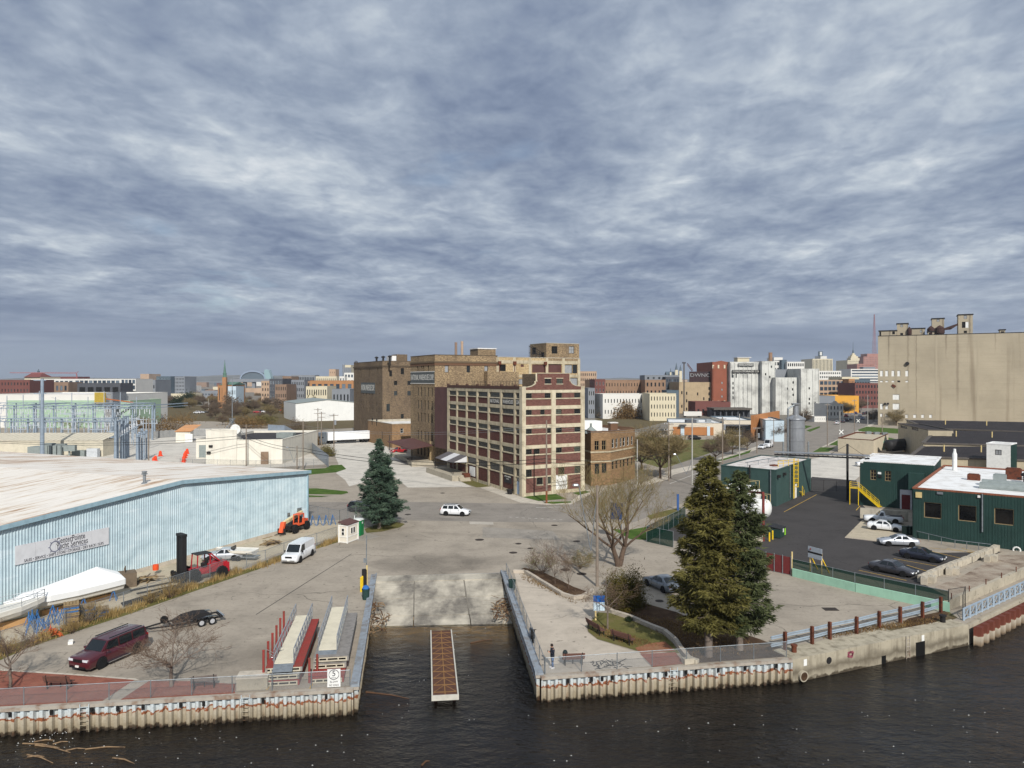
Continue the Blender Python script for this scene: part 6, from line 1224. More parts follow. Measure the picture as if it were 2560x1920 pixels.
def cream_building():
 a,m,b=G(12,1265,692),G(12,1455,692),G(12,1735,686);dn=(b-a).normalized();d=186
 S=lambda x:onl(12,x,m,b);zr=ZD(12,543,d);zl=ZD(12,480,d)
 t=block('utility_building','cream rendered utility building with black flat roof beside the concrete yard',rect(a+P3(0,3.3,0)+dn*.05,b,34)if False else[m,b,tuple((b+P3(0,34,0))[:2]),tuple((a+P3(0,34,0))[:2]),tuple((a+P3(0,3.3,0))[:2]),tuple((m+P3(0,3.3,0))[:2])],zr,'cream_wall','tar_roof',None,.5,cat='building',cop='cream_wall')
 s0=S(1605);MB().obox(m+dn*s0-P3(0,.05,0),dn*(S(1652)-s0),P3(0,.1,0),UP*3.2).mk('double_door',M('door_brown',(134,112,92),.15,2),t)
 mb=MB();p=m+dn*8+P3(0,14,zr-.5);mb.box(tuple(p),4.5,3,1.4,0,0,True);mb.mk('roof_unit','grey_box',t)
 S2=lambda x:onl(12,x,a,m)
 t2=block('utility_building','taller cream wing with a brown door and satellite dish',rect(a,m-dn*.05,3.2),zl,'cream_wall','tar_roof',None,.5,cat='building',cop='cream_wall');MB().obox(a+dn*S2(1420)-P3(0,.05,0),dn*1.9,P3(0,.1,0),UP*3.1).mk('door','door_brown',t2)
 MB().obox(a+dn*S2(1390)-P3(0,.05,-1),dn*.9,P3(0,.1,0),UP*1.0).mk('wall_vent','door_brown',t2)
 for x,y in((1285,618),(1297,578)):mb=MB();q=a+dn*S2(x);mb.box((q.x,q.y-.3,ZD(12,y,d)),.9,.6,.5);mb.mk('floodlight','iron2',t2)
 q=a+dn*S2(1446);zz=ZD(12,475,d);MB().tube((q.x,q.y-.3,1),(q.x,q.y-.3,zz-1),.12,.12,8).mk('dish_pole','galv',t2);MB().lat([(0.001,.0),(.7,-.08),(1.2,-.3),(1.3,-.36)],(q.x,q.y-.4,zz),16,0,'y').mk('satellite_dish','white',t2)
 c=G(12,1205,655);e=G(12,1264,655);t3=block('utility_building','low cream annex with grey louvred doors at the end of the utility building',rect(c,e,14),ZD(12,535,c.y),'cream_wall','flat_roof',None,.3,cat='building',cop='cream_wall');MB().obox(c+P3(.8,-.06,.3),P3(3.6,0,0),P3(0,.1,0),UP*3.4).mk('louvre_door','grey_box',t3)
 t4=thing('roof_aerial','spidery lattice aerial frame standing on the cream wing roof','aerial',tuple(a+dn*8+UP*zl),w=1);o=a+dn*S2(1350)+P3(0,8,zr-.5);top=o+UP*(ZD(12,395,d+8)-zr)
 for x,y in((-3.5,-2),(3.5,-2),(3.5,2),(-3.5,2)):MB().bar(o+P3(x,y,0),top+P3(x*-.2,y*.2,0),.12).mk('leg','galv',t4)
 for k in range(5):z=k/5;MB().bar(o.lerp(top,z)+P3(-3.5*(1-z),-1.8*(1-z),0),o.lerp(top,z+.2)+P3(3.5*(.8-z),-1.8*(.8-z),0),.07).bar(o.lerp(top,z)+P3(3.5*(1-z),-1.8*(1-z),0),o.lerp(top,z+.2)+P3(-3.5*(.8-z),-1.8*(.8-z),0),.07).mk('lattice','galv',t4)
 MB().tube(top-UP*1.5,top+UP*11,.12,.08,6).mk('whip','galv',t4)
 s=G(12,1080,555);e=G(12,1170,553);h=ZD(12,492,s.y);sh=block('switch_hut','small cream hut with tan roof in the concrete yard',rect(s,e,8),h,'cream_wall',M('tan_roof',(200,146,100),.15,1),None,.02,cat='hut',cop='tan_roof');MB().obox(s+P3(3.2,-.06,0),P3(2.6,0,0),P3(0,.1,0),UP*2.9).mk('double_door','white',sh)
 mb=MB();dd=(e-s);mb.face([s+UP*(h+.15)-P3(.4,.5,0),e+UP*(h+.15)+P3(.4,-.5,0),e+UP*(h+2.0)+P3(.4,8.3,0),s+UP*(h+2.0)+P3(-.4,8.3,0)]);mb.mk('pitched_roof','tan_roof',sh)
cream_building()
M('cone_orange',(226,70,34),.1,2,.6)
for x,y in((985,640),(955,672),(945,682),(1150,626),(1141,640),(1135,652),(1130,672),(1128,690)):
 g=G(12,x,y);o=MB().box((0,0,.1),1.1,.9,.2).lat([(.5,.2),(.38,1.2),(.22,1.5),(0,1.52)],(0,0,0),10).mk('barrel_barrier','cone_orange',loc=(g.x,g.y,.01),rz=rnd(0,1));tag(o,'orange plastic traffic barrel in the concrete utility yard','barrier','orange barrels in the yard')
def slat_fence(label,pts,h,mat,sp=2.6):
 t=thing('metal_fence',label,'fence',tuple(pts[0]),w=1)
 for a,b in zip(pts[:-1],pts[1:]):
  n=max(1,round((b-a).length/sp));d=(b-a)
  for k in range(n+1):p=a+d*k/n;MB().tube(p,p+UP*(h+.1),.05,.05,6).mk('post','galv',t)
  for k in range(n):p=a+d*k/n;MB().obox(p+d*(.03/n)+UP*.1,d*(.94/n),P3(-d.y,d.x,0).normalized()*.03,UP*(h-.15)).mk('panel',mat,t)
M('fence_bluegrey',(146,158,172),.15,1,.5,.2);M('fence_grey',(150,150,148),.15,1)
slat_fence('blue grey slatted fence curving past the parked semi truck',[G(3,110,955),G(3,265,965),G(3,420,1060),G(3,560,1190),G(3,668,1284)],3.0,'fence_bluegrey');slat_fence('pale grey slatted fence behind the switch hut',[G(12,880,535),G(12,1080,520),G(12,1260,515)],2.6,'fence_grey')
fence('low chain link fence along the street in front of the cream building',[G(3,-700,1290),G(3,0,1305),G(3,660,1285)],2.2,3.2,fabric='dark_link',post='galv',name='chain_link_fence')
def semi():
 g=G(3,780,1072);L_=20.5;a=G(3,507,1076);b=G(3,1070,1048);d=(b-a).normalized();t=thing('semi_truck','white semi trailer with a grey sleeper tractor parked by the tan warehouse','truck',(a.x,a.y,0),atan2(d.y,d.x));paint('cab_grey',(98,106,114));M('trailer_white',(226,228,230),.05,1,.4)
 mb=MB();pr=[(-.0,.5),(-.0,1.5),(.9,1.75),(1.3,2.0),(1.9,2.9),(2.4,3.9),(4.9,4.05),(4.9,.7)];n=len(pr)
 for y in(-1.25,1.25):mb.face([(x,y,z)for x,z in(pr if y>0 else pr[::-1])])
 for(x0,z0),(x1,z1)in zip(pr,pr[1:]+pr[:1]):mb.face([(x0,-1.25,z0),(x1,-1.25,z1),(x1,1.25,z1),(x0,1.25,z0)])
 mb.mk('cab','cab_grey',t);MB().face([(1.36,-1.0,2.1),(1.36,1.0,2.1),(1.9,1.0,2.92),(1.9,-1.0,2.92)]).mk('windshield','car_glass',t)
 for y in(-1.262,1.262):mb=MB();q=[(1.7,y,1.95),(2.7,y,1.95),(2.7,y,2.75),(2.05,y,2.75)];mb.face(q if y<0 else q[::-1]);mb.mk('side_window','car_glass',t);MB().box((3.6,y,2.3),.5,.02,.4).mk('sleeper_window','car_glass',t)
 MB().box((-.02,0,1.0),.1,1.5,.7).mk('grille','chrome',t);MB().box((3.5,0,.8),7.0,1.0,.3).mk('chassis','black',t);MB().box((13.2,0,2.6),15.8,2.55,2.75).mk('trailer_box','trailer_white',t)
 MB().box((13.2,0,1.15),15.8,2.5,.14).mk('trailer_frame','black',t);MB().box((12.3,0,.75),6,2.45,.6).mk('side_skirt','black',t)
 for x in(1.0,6.2,7.4,17.8,19.0):
  for y in(-1.05,1.05):o=MB().lat([(.3,-.2),(.5,-.2),(.52,0),(.5,.2),(.3,.2)],(x,y,.52),14,0,'y').mk('wheel','tyre',t);MB().lat([(.001,-.16),(.3,-.18),(.3,.18),(.001,.16)],(x,y,.52),10,0,'y').mk('rim','chrome',o)
semi()
M('white_metal',(226,226,222),.06,.4,.5,streak=.12)
def white_barn(name,label,p,q,ridge_f,dep,ze,zr,wall,roof):
 d=(q-p);dn=d.normalized();n=P3(-dn.y,dn.x,0);t=thing(name,label,'warehouse',tuple(p),w=1);m=p+d*ridge_f;mb=MB()
 mb.face([p,q,q+UP*ze,m+UP*zr,p+UP*ze]);mb.face([p+n*dep,p,p+UP*ze,p+n*dep+UP*ze]);mb.face([q,q+n*dep,q+n*dep+UP*ze,q+UP*ze]);mb.face([q+n*dep,p+n*dep,p+n*dep+UP*ze,m+n*dep+UP*zr,q+n*dep+UP*ze]);mb.mk('wall',wall,t)
 for a,b in((p,m),(m,q)):
  za,zb=(ze,zr)if a is p else(zr,ze);mb=MB();o=a-n*.4+UP*(za+.05);mb.obox(o,(b-a)+UP*(zb-za),n*(dep+.8),UP*.2);mb.mk('roof_slope',roof,t)
 return t
p,q=G(3,365,862),G(3,960,848);white_barn('metal_warehouse','plain white metal warehouse with shallow gable beyond the railway',p,q,.48,42,ZD(3,698,p.y),ZD(3,662,(p.y+q.y)/2),'white_metal','grey_box')
random.seed(41);M('steel_pale',(176,186,196),.15,1,.45,.3)
for i in range(44):
 d=rnd(222,288);x=XD(1,rnd(-40,1290),d);h=rnd(5.5,9.5);g=P3(x,d,0);t=thing('bus_support','pale steel bus support post with insulator arms in the substation','post',g,grp='bus support posts',w=1);MB().bar(g,g+UP*h,.26).mk('post','steel_pale',t);w_=rnd(1.6,3.2);MB().bar(g-P3(w_,0,0)+UP*h,g+P3(w_,0,0)+UP*h,.2).mk('arm','steel_pale',t)
 for e in(-.9,0,.9):MB().lat([(.06,0),(.17,.1),(.08,.25),(.17,.4),(.08,.55),(.14,.7),(.05,1.1)],tuple(g+P3(e*w_,0,h+.1)),6).mk('insulator','porcelain',t)
for i in range(26):
 d=rnd(225,290);x0=rnd(-40,900);z=rnd(6.5,11);a=P3(XD(1,x0,d),d,z);b=P3(XD(1,x0+rnd(180,420),d),d+rnd(-6,6),z+rnd(-1,1));o=MB().bar(a,b,.1).mk('busbar','steel_pale');tag(o,'thin pale busbar running between substation posts','busbar','substation busbars')
for i in range(9):
 x=60+i*140;d=300;X=XD(1,x,d);o=MB().bar((X,d,0),(X,d,ZD(1,330+rnd(0,60),d)),.22).mk('lightning_rod','steel_pale');tag(o,'tall thin lightning rod at the rear of the substation','rod','lightning rods')
K[23]=(2120,1130,.19892);K[24]=(1900,1380,.29837);K[25]=(2160,770,.24707);K[26]=(1500,880,.16275)
M('green_siding',(40,66,61),.2,.6,.55,streak=.2);M('green_dark',(40,60,57),.15,1);M('green_stucco',(58,82,78),.18,.8,.85,streak=.2);M('wroof',(232,232,230),.07,.5,.7,c2=(200,196,190));M('rust_edge',(140,84,60),.3,2);M('red_steel',(116,52,48),.25,2);M('tank_white',(230,230,226),.06,1,.35);M('lime',(140,200,48),.1,3);M('mint_wall',(158,200,176),.12,.8,streak=.2);M('gate_red',(112,46,46),.15,1.5);M('silver_metal',(168,170,172),.15,1,.35,.6,streak=.25);M('block_conc',(186,177,160),.3,1.4);M('hot_rail',(170,186,200),.2,2,.45,.3)
def siding(t,p,q,h,mat,sp=1.0,z0=0.0,ops=(),zt=None):
 d=q-p;L_=d.length;dn=d/L_;out=P3(dn.y,-dn.x,0);n=max(1,round(L_/sp));w_=L_/n
 for i in range(n):
  a,b=i*w_+.006,(i+1)*w_-.006;cuts=sorted((max(z0,o[2]),min(h,o[3]))for o in ops if o[0]<b-.02 and o[1]>a+.02);z=z0;mb=MB()
  xs=[(a,b)]
  for o in ops:
   pass
  def strip(s0,s1,c0,c1):
   if s1-s0<.02 or c1-c0<.02:return
   mb=MB()
   mb.obox(p+dn*s0+out*.012+UP*c0,dn*(s1-s0),out*.03,UP*(c1-c0))
   k=s0+.12
   while k<s1-.05:mb.obox(p+dn*k+out*.0405+UP*c0,dn*.05,out*.035,UP*(c1-c0));k+=.3
   mb.mk('siding_panel',mat,t)
  edges=sorted({a,b}|{min(b,max(a,o[j]))for o in ops for j in(0,1)})
  for s0,s1 in zip(edges[:-1],edges[1:]):
   m_=(s0+s1)/2;z=z0
   for c0,c1 in sorted((o[2],o[3])for o in ops if o[0]<=m_<=o[1])+[(h,h)]:
    strip(s0,s1,z,c0);z=c1
  pass
glass_mat('glass_black',(18,18,19),.1,.4);STY['tan']=('frame_tan','glass_black')
def green_buildings():
 global fE,sE
 fE=P3(.78,-.626,0).normalized();sE=P3(.60,.80,0).normalized();p=P3(54.6,99.7,0);q=p+fE*27;h=6.8;r=p+sE*33
 S=lambda x:onl(23,x,p,q);Z=lambda x,y:ZD(23,y,(p+fE*S(x)).y)
 ops=[(S(955),S(1175),Z(1060,832),Z(1060,635),'tan',1,1),(S(1385),S(1615),Z(1500,872),Z(1500,672),'tan',1,1),(S(1838),S(2085),Z(1960,915),Z(1960,712),'tan',1,1)]
 STY['amber']=('frame_tan','glass_dark');poly=[p,q,(q+sE*33),r]
 t=block('green_works','dark green metal works building with white flat roof and three square windows',poly,h,'green_dark','wroof',{0:ops},.12,cat='building',cop='rust_edge',inset=.05,copz=.1);siding(t,p,q,h-.05,'green_siding',1.0,0,ops);siding(t,r,p,h-.05,'green_siding',1.2)
 for f0,s0 in((7.2,6.0),(7.2,9.6)):
  o=p+fE*f0+sE*s0+UP*(h-.1);mb=MB();rings=[]
  for k in range(7):a=pi*k/6;rings.append([tuple(o+fE*e+sE*(1.0-1.0*cos(a))+UP*(.3+.5*sin(a)))for e in(0,9)])
  for a,b in zip(rings[:-1],rings[1:]):mb.face([a[0],a[1],b[1],b[0]])
  mb.face([r_[0]for r_ in rings]);mb.face([r_[1]for r_ in rings][::-1]);mb.obox(o,fE*9,sE*2,UP*.3);mb.mk('skylight','grey_box',t)
 for f0,s0,w_,hh,m_ in((5,15,1.6,.8,'rust'),(8.2,15.5,1.6,1.0,'grey_box'),(9.5,19.5,2,1.6,'rust')):o=p+fE*f0+sE*s0+UP*(h-.12);MB().obox(o,fE*w_,sE*1.2,UP*hh).obox(o+fE*.15+sE*.15+UP*hh,fE*(w_-.3),sE*.9,UP*.12).mk('roof_unit',m_,t)
 for i in range(2):
  o=p+fE*(12+i*1.6)+sE*(17.5-i)+UP*(h-.12);MB().lat([(.25,0),(.25,.8),(.55,.9),(.55,1.2),(.2,1.4)],tuple(o),12).mk('roof_fan','iron2',t)
  mb=MB()
  for k in range(10):a0,a1=k*.628,(k+1)*.628;mb.bar(o+P3(1.0*cos(a0),1.0*sin(a0),.5),o+P3(1.0*cos(a1),1.0*sin(a1),.5),.1)
  mb.mk('fan_guard','iron2',t)
 o=p+fE*2.2+sE*27+UP*(h-.1);MB().tube(o,o+UP*2.6,.35,.35,12).lat([(.35,0),(.2,.5),(.2,.9),(0,.95)],tuple(o+UP*2.6),12).mk('flue','white',t)
 out=P3(fE.y,-fE.x,0);sx_=S(1690);g=p+fE*sx_+out*.2;MB().tube(g+UP*Z(1690,1000),g+UP*h,.09,.09,8).mk('downpipe','galv',t)
 for x,y,w_,hh,m_ in((892,537,.75,.75,'tan_post'),(1158,515,.7,.3,'galv'),(1648,558,.3,.3,'white')):mb=MB();s=S(x);mb.obox(p+fE*(s-w_/2)+out*.08+UP*(Z(x,y)-hh/2),fE*w_,out*.14,UP*hh);mb.mk('wall_lamp',m_,t)
 g=p+fE*S(2125)+out*.5;z=Z(2125,1225);mb=MB()
 for k in range(14):a0,a1=k*tau/14,(k+1)*tau/14;mb.tube(g+fE*.38*cos(a0)+UP*(z+.38*sin(a0)),g+fE*.38*cos(a1)+UP*(z+.38*sin(a1)),.1,.1,8)
 o=thing('life_ring','white life ring on a stand against the green wall','life ring',(g.x,g.y,0),w=1);mb.mk('ring','white',o);MB().bar((g.x,g.y+.05,0),(g.x,g.y+.05,z),.08).mk('stand','galv',o)
 a,b=P3(59.9,126,0),P3(69.0,119.6,0);hd=7.6;n2=P3(.56,.83,0);S2=lambda x:onl(23,x,a,b);Z2=lambda x,y:ZD(23,y,(a+(b-a).normalized()*S2(x)).y)
 ops=[(S2(283),S2(357),Z2(320,350),Z2(320,222),'tan',2,3),(S2(465),S2(542),Z2(500,365),Z2(500,238),'tan',2,3)];poly=[a,b,(b+n2*15),(a+n2*15)]
 t2=block('green_works','dark green metal wing with two small windows above the yellow stairs',poly,hd,'green_dark','wroof',{0:ops},.1,cat='building',cop='wroof',inset=.05,copz=.08);siding(t2,a,b,hd-.05,'green_siding',1.0,0,ops);o2=P3((b-a).y,-(b-a).x,0).normalized();dd=(b-a).normalized()
 s0,s1=S2(655),S2(805);MB().obox(a+dd*s0+o2*.1,dd*(s1-s0),o2*.1,UP*3.2).mk('door_surround','board_white',t2);MB().obox(a+dd*(s0+.25)+o2*.21,dd*(s1-s0-.5),o2*.03,UP*2.4).mk('door','gate_red',t2)
 for x,y,m_ in((398,262,'white'),(405,305,'iron2'),(172,122,'white')):mb=MB();s=S2(x);mb.obox(a+dd*(s-.25)+o2*.08+UP*(Z2(x,y)-.2),dd*.5,o2*.15,UP*.35);mb.mk('wall_lamp',m_,t2)
 mb=MB();s0=S2(775);mb.obox(a+dd*s0+o2*.1+UP*(Z2(800,465)),dd*2.2,o2*1.6,UP*2.8);mb.mk('porch_box','green_siding',t2)
 m0=P3(XD(25,1240,150),150,0);m1=P3(XD(25,1450,148),147,0);zt=ZD(25,1375,149);t3=block('roof_monitor','white clad stair house with peeling patches above the white roof',rect(m0,m1,5),zt,'white','wroof',{0:[(onl(25,1325,m0,m1),onl(25,1392,m0,m1),ZD(25,1490,148),ZD(25,1437,148),'board',2,1)]},.1,0,cat='building',cop='wroof',inset=.05);siding(t3,m1,m1+(P3(-(m1-m0).y,(m1-m0).x,0).normalized()*5),zt-.05,'green_siding',1.2)
 A,B=P3(37.6,131.7,0),P3(44.9,124.3,0);C=P3(58.2,142.5,0);hc=6.15;poly=[A,B,C,(A+C-B)]
 S3=lambda x:onl(22,x,A,B);t4=block('green_works','teal green rendered works building with yellow roof ladder and worn white roof',poly,hc,'green_stucco',M('worn_roof',(212,206,200),.2,.8,c2=(160,146,136)),{0:[(S3(308),S3(358),4.4,5.1,'board',2,2)]},.1,cat='building',cop='green_stucco',copz=.06);BC=(C-B).normalized();oc=P3(BC.y,-BC.x,0);S4=lambda x:onl(22,x,B,C);Z4=lambda x,y:ZD(22,y,(B+BC*S4(x)).y)
 mb=MB();s=S4(1215);mb.obox(B+BC*s+oc*.02,BC*1.4,oc*.08,UP*2.5);mb.mk('door','white',t4)
 for x,y0,y1 in((1140,500,130),(880,640,370)):s=S4(x)if x>960 else 0;g=(B+BC*s+oc*.2)if x>960 else(A+(B-A).normalized()*S3(875)+P3((B-A).y,-(B-A).x,0).normalized()*.2);MB().tube(g+UP*.6,g+UP*hc,.08,.08,8).mk('downpipe','galv',t4)
 g=A+(B-A).normalized()*S3(570)+P3((B-A).y,-(B-A).x,0).normalized()*.25;MB().tube(g+UP*1.0,g+UP*(hc+.5),.12,.12,8).mk('flue_pipe','black',t4)
 for x,y in((925,300),(1045,265)):g=B+BC*max(.2,S4(x))+oc*.1;MB().obox(g+UP*(Z4(max(960,x),y)-.25),BC*.6,oc*.4,UP*.45).mk('wall_lamp','iron2',t4)
 for i in range(5):o=A.lerp(B,.42+.06*i)+(C-B)*(.1+i*.18)+UP*(hc-.1);MB().bar(o,o+UP*.9,.07).mk('pipe_stand','galv',t4)
 mb=MB();o=A.lerp(B,.42)+(C-B)*.05+UP*(hc+.75);mb.bar(o,A.lerp(B,.68)+(C-B)*.9+UP*(hc+.75),.12);mb.mk('roof_pipe','galv',t4);mb=MB();o=A.lerp(B,.75)+(C-B)*.3+UP*hc;mb.box(tuple(o),1.2,.9,.3,.5);mb.mk('rust_scrap','rust',t4)
 lad=thing('roof_ladder','yellow caged ladder climbing to the worn white roof','ladder',tuple(B+BC*S4(1175)),w=1)
 g=B+BC*S4(1165)+oc*.5
 for e in(0,.75):MB().bar(g+BC*e+UP*.3,g+BC*e+UP*(hc+1.3),.09).mk('rail','yellow',lad)
 for i in range(22):MB().bar(g+UP*(.5+i*.3),g+BC*.75+UP*(.5+i*.3),.06).mk('rung','yellow',lad)
 for i in range(7):
  mb=MB();z=2.4+i*.75;pts=[g+UP*z,g+oc*.6+UP*z,g+oc*.75+BC*.37+UP*z,g+oc*.6+BC*.75+UP*z,g+BC*.75+UP*z];mb.path(pts,.04,5);mb.mk('cage_hoop','yellow',lad)
 for k,pt in enumerate((oc*.6,oc*.75+BC*.37,oc*.6+BC*.75)):MB().bar(g+pt+UP*2.4,g+pt+UP*(hc+1.2),.05).mk('cage_bar','yellow',lad)
 for z in(.6,1.1):MB().bar(g+UP*(hc+z),g-BC*3.8-oc*1.6+UP*(hc+z),.07).mk('roof_rail','yellow',lad)
 for i in range(3):mb=MB();o=g.lerp(g-BC*3.8-oc*1.6,(i+1)/3);mb.bar(o+UP*hc,o+UP*(hc+1.1),.07);mb.mk('rail_post','yellow',lad)
 g=G(22,1350,590);st=thing('door_steps','small yellow steps below the white door of the teal works','steps',g,w=1)
 for i in range(4):MB().obox(g+BC*(i*.3-.6)-oc*.0+UP*(.12+.22*(3-i)),BC*.32,-oc*1.0,UP*.06).mk('tread','yellow',st)
 for e in(0,-1.0):MB().bar(g-BC*.6+oc*e+UP*1.9,g+BC*.6+oc*e+UP*1.0,.07).bar(g+BC*.6+oc*e,g+BC*.6+oc*e+UP*1.0,.07).bar(g-BC*.6+oc*e,g-BC*.6+oc*e+UP*1.9,.07).mk('handrail','yellow',st)
green_buildings()
def tank(label,d,x,y,r,L_,z=None):
 c=P3(XD(22,x,d),d,z if z else ZD(22,y,d));ax=-fE;t=thing('storage_tank',label,'tank',(c.x,c.y,0),atan2(ax.y,ax.x));mb=MB();prof=[(.001,-.55*r)]+[(r*sin(a),-.55*r*cos(a))for a in(.4,.8,1.2)]+[(r,0),(r,L_)]+[(r*sin(a),L_+.55*r*cos(a))for a in(1.2,.8,.4)]+[(.001,L_+.55*r)]
 mb.lat(prof,(0,0,c.z),20,0,'x');mb.mk('vessel','tank_white',t,smooth=True)
 for x_ in(.8,L_-.8):MB().box((x_,0,0),.4,r*1.5,c.z-r*.6,0,0,True).mk('saddle','rust',t)
 MB().tube((L_/2,0,c.z+r-.02),(L_/2,0,c.z+r+.35),.25,.25,10).mk('manway','tank_white',t)
 for e in(-.5,.5):MB().bar((-.4,e*r,c.z+r*.5),(-.4,e*r,c.z+r+.7),.06).bar((-.4,e*r,c.z+r+.7),(3,e*r,c.z+r+.7),.05).mk('hand_rail','tan_post',t)
tank('white round ended storage tank on rusty saddles beside the green bin',111,800,800,1.4,4,2.0);tank('white storage tank nearer the teal works wall',118,640,600,1.5,4,3.0);tank('white storage tank mostly hidden behind the tall spruce',119,230,650,1.4,4,2.2)
def right_yard():
 t=thing('steel_portal','dark red steel portal frame around the white storage tanks','frame',tuple(G(22,760,1262)),w=1);a=G(22,760,1262);zt=ZD(22,565,a.y);b=P3(XD(22,152,a.y+14),a.y+14,0);zb=ZD(22,512,b.y)
 for p,z in((a,zt),(b,zb)):MB().bar(p,p+UP*z,.28).mk('post','red_steel',t)
 MB().bar(a+UP*(zt+.15),b+UP*(zb+.15),.3).mk('beam','red_steel',t)
 g0,g1=G(22,610,1310),G(22,755,1265);o=MB().obox(g0,g1-g0,P3(.1,.3,0),UP*1.3).mk('retaining_wall','block_conc');tag(o,'low pale concrete wall at the foot of the red steel portal','wall')
 g=G(22,960,1195);t=thing('waste_container','dark green waste container with lime green corner by the tanks','skip',(g.x,g.y,0),atan2(sE.y,sE.x));mb=MB();poly=[(-1.2,-.8),(1.2,-.8),(1.2,.9),(-1.2,.9)];mb.prism(poly,.1,1.25);mb.mk('body','bin_green',t);MB().obox((-1.25,-.85,1.26),(2.5,0,0),(0,1.8,.25),(0,0,.08)).mk('lid','black',t);MB().obox((.7,-.86,.2),(.5,0,0),(0,.05,0),(0,0,.9)).mk('corner_panel','lime',t);MB().obox((0,-.84,.7),(.35,0,0),(0,.03,0),(0,0,.5)).mk('notice','white',t)
 for x,y in((850,1265),(897,1237)):g=G(22,x,y);o=MB().tube(g,g+UP*1.15,.11,.11,10).lat([(.11,0),(.07,.07),(0,.09)],tuple(g+UP*1.15),10).mk('yellow_bollard','yellow');tag(o,'yellow bollard standing in front of the waste container','bollard','bollards by the waste container')
 p0=G(23,130,672);b0=G(23,392,700);dd=(b0-p0).normalized();nn=P3(-dd.y,dd.x,0);hp=ZD(23,465,p0.y);t=thing('yellow_stairs','bright yellow steel staircase with landing on the green wing','stairs',p0,w=1);L_=(b0-p0).length
 MB().obox(p0-dd*1.5+nn*.0+UP*hp,dd*1.7,nn*1.3,UP*.12).mk('landing','yellow',t)
 for e in(0,1.2):MB().bar(p0+nn*e+UP*hp,b0+nn*e+UP*.1,.08,.3).mk('stringer','yellow',t)
 n=15
 for i in range(n):c=p0.lerp(b0,(i+.5)/n)+UP*(hp*(1-(i+.5)/n));MB().obox(c,dd*.28,nn*1.2,UP*.05).mk('tread','yellow',t)
 for e in(0,1.2):
  for hh in(.4,.75,1.1):MB().bar(p0+nn*e+UP*(hp+hh),b0+nn*e+UP*(.1+hh),.055).mk('handrail','yellow',t)
  for i in range(6):c=p0.lerp(b0,i/5)+nn*e+UP*(hp*(1-i/5)+.05);MB().bar(c,c+UP*1.1,.055).mk('baluster','yellow',t)
 for hh in(.4,.75,1.1):MB().path([p0+UP*(hp+hh),p0-dd*1.45+UP*(hp+hh),p0-dd*1.45+nn*1.25+UP*(hp+hh)],.03,5).mk('landing_rail','yellow',t)
 for c in(p0,p0-dd*1.4):MB().bar(c,c+UP*(hp+1.0 if c is not p0 else hp),.1).mk('post','yellow',t)
 a,b=G(9,735,665),G(9,1185,700);o=MB().obox(a+P3(.2,1.6,0),b-a,P3(.2,.35,0),UP*1.6).mk('barrier_wall','block_conc');tag(o,'low tan concrete barrier wall behind the white pickup','wall')
 for i in range(2):g=G(9,1120+i*35,800);o=MB().box((0,0,.55),.6,.7,1.1,.5).box((0,0,1.14),.66,.76,.08,.5).mk('wheelie_bin','bin_green',loc=(g.x,g.y,.03));tag(o,'dark wheelie bin against the corner of the green works','bin','wheelie bins by the works')
 a,b=G(10,1457,962),G(10,1546,988);t=thing('works_sign','grey and black works sign board on yellow braced posts','sign',a,w=1);d=b-a;dn=d.normalized();ou=P3(dn.y,-dn.x,0);
 for p in(a,b):MB().bar(p,p+UP*2.3,.12).mk('post','tan_post',t);MB().bar(p-ou*1.2,p+UP*1.7-ou*.08,.09).mk('brace','yellow',t)
 M('sign_panel',(170,178,186),.08,3);o=a-dn*.2+ou*.08+UP*1.55;W_=d.length+.35;rz=atan2(dn.y,dn.x)
 for z0,z1,m_ in((0,.5,'sign_panel'),(.5,.72,'black'),(.72,1.25,'sign_panel')):MB().obox(o+UP*z0,dn*W_,ou*.05,UP*(z1-z0)).mk('panel',m_,t)
 c=o+dn*W_/2+ou*.06;None;None
 for i in range(3):None
 g=c-dn*W_*.3+UP*.98;MB().lat([(.001,-.03),(.11,-.03),(.11,.0),(.001,0)],tuple(g),10,0,'y').mk('emblem','gate_red',t)
 a,b=G(10,1110,955),G(10,1306,997);t=thing('yard_gate','red screened gate between the spruces and the mint wall','gate',a,w=1);d=b-a;n=3
 for i in range(n):MB().obox(a+d*(i/n)+UP*.08,d*(.97/n),P3(.0,.04,0),UP*1.9).mk('screen_panel','gate_red',t)
 for i in range(n+1):MB().tube(a+d*(i/n)-P3(0,.05,0),a+d*(i/n)-P3(0,.05,0)+UP*2.1,.05,.05,6).mk('post','galv',t)
 MB().tube(b+P3(.12,0,0),b+P3(.12,0,0)+UP*2.6,.09,.09,8).mk('gate_post','tan_post',t)
 a,m_,b=G(24,270,205),G(24,800,335),G(24,1592,505);t=thing('mint_wall','low mint green concrete wall along the yard','wall',a,w=1)
 for p,q in((a,m_),(m_,b)):d=q-p;MB().obox(p+d*.002,d*.996,P3(.1,.3,0),UP*.85).mk('wall_section','mint_wall',t)
 off=P3(.12,.4,0);fence('green screened chain link fence on top of the mint wall',[a+off,m_+off,b+off],1.85,2.6,fabric='green_screen',z=0)
 fence('chain link fence end piece between the mint wall and the blue railing',[b+off,G(24,1720,470),G(24,1700,545)],2.0,2.2,fabric='dark_link',post='iron2')
 fence('green screened chain link corner fence behind the leafless tree',[G(10,385,780),G(10,178,735),G(10,425,600),G(10,480,560)],2.1,2.4,fabric='green_screen');fence('chain link gate across the drive beyond the blacktop lot',[G(9,250,390),G(9,600,405)],2.1,2.6,fabric='dark_link',post='iron2')
 bs=[G(24,x,y)for x,y in((210,822),(437,772),(585,732),(810,686),(1000,636),(1175,596),(1362,551),(1515,507))];t=thing('guard_rail','double steel guard rail on rusty posts along the concrete quay','guard rail',tuple(bs[0]),w=1)
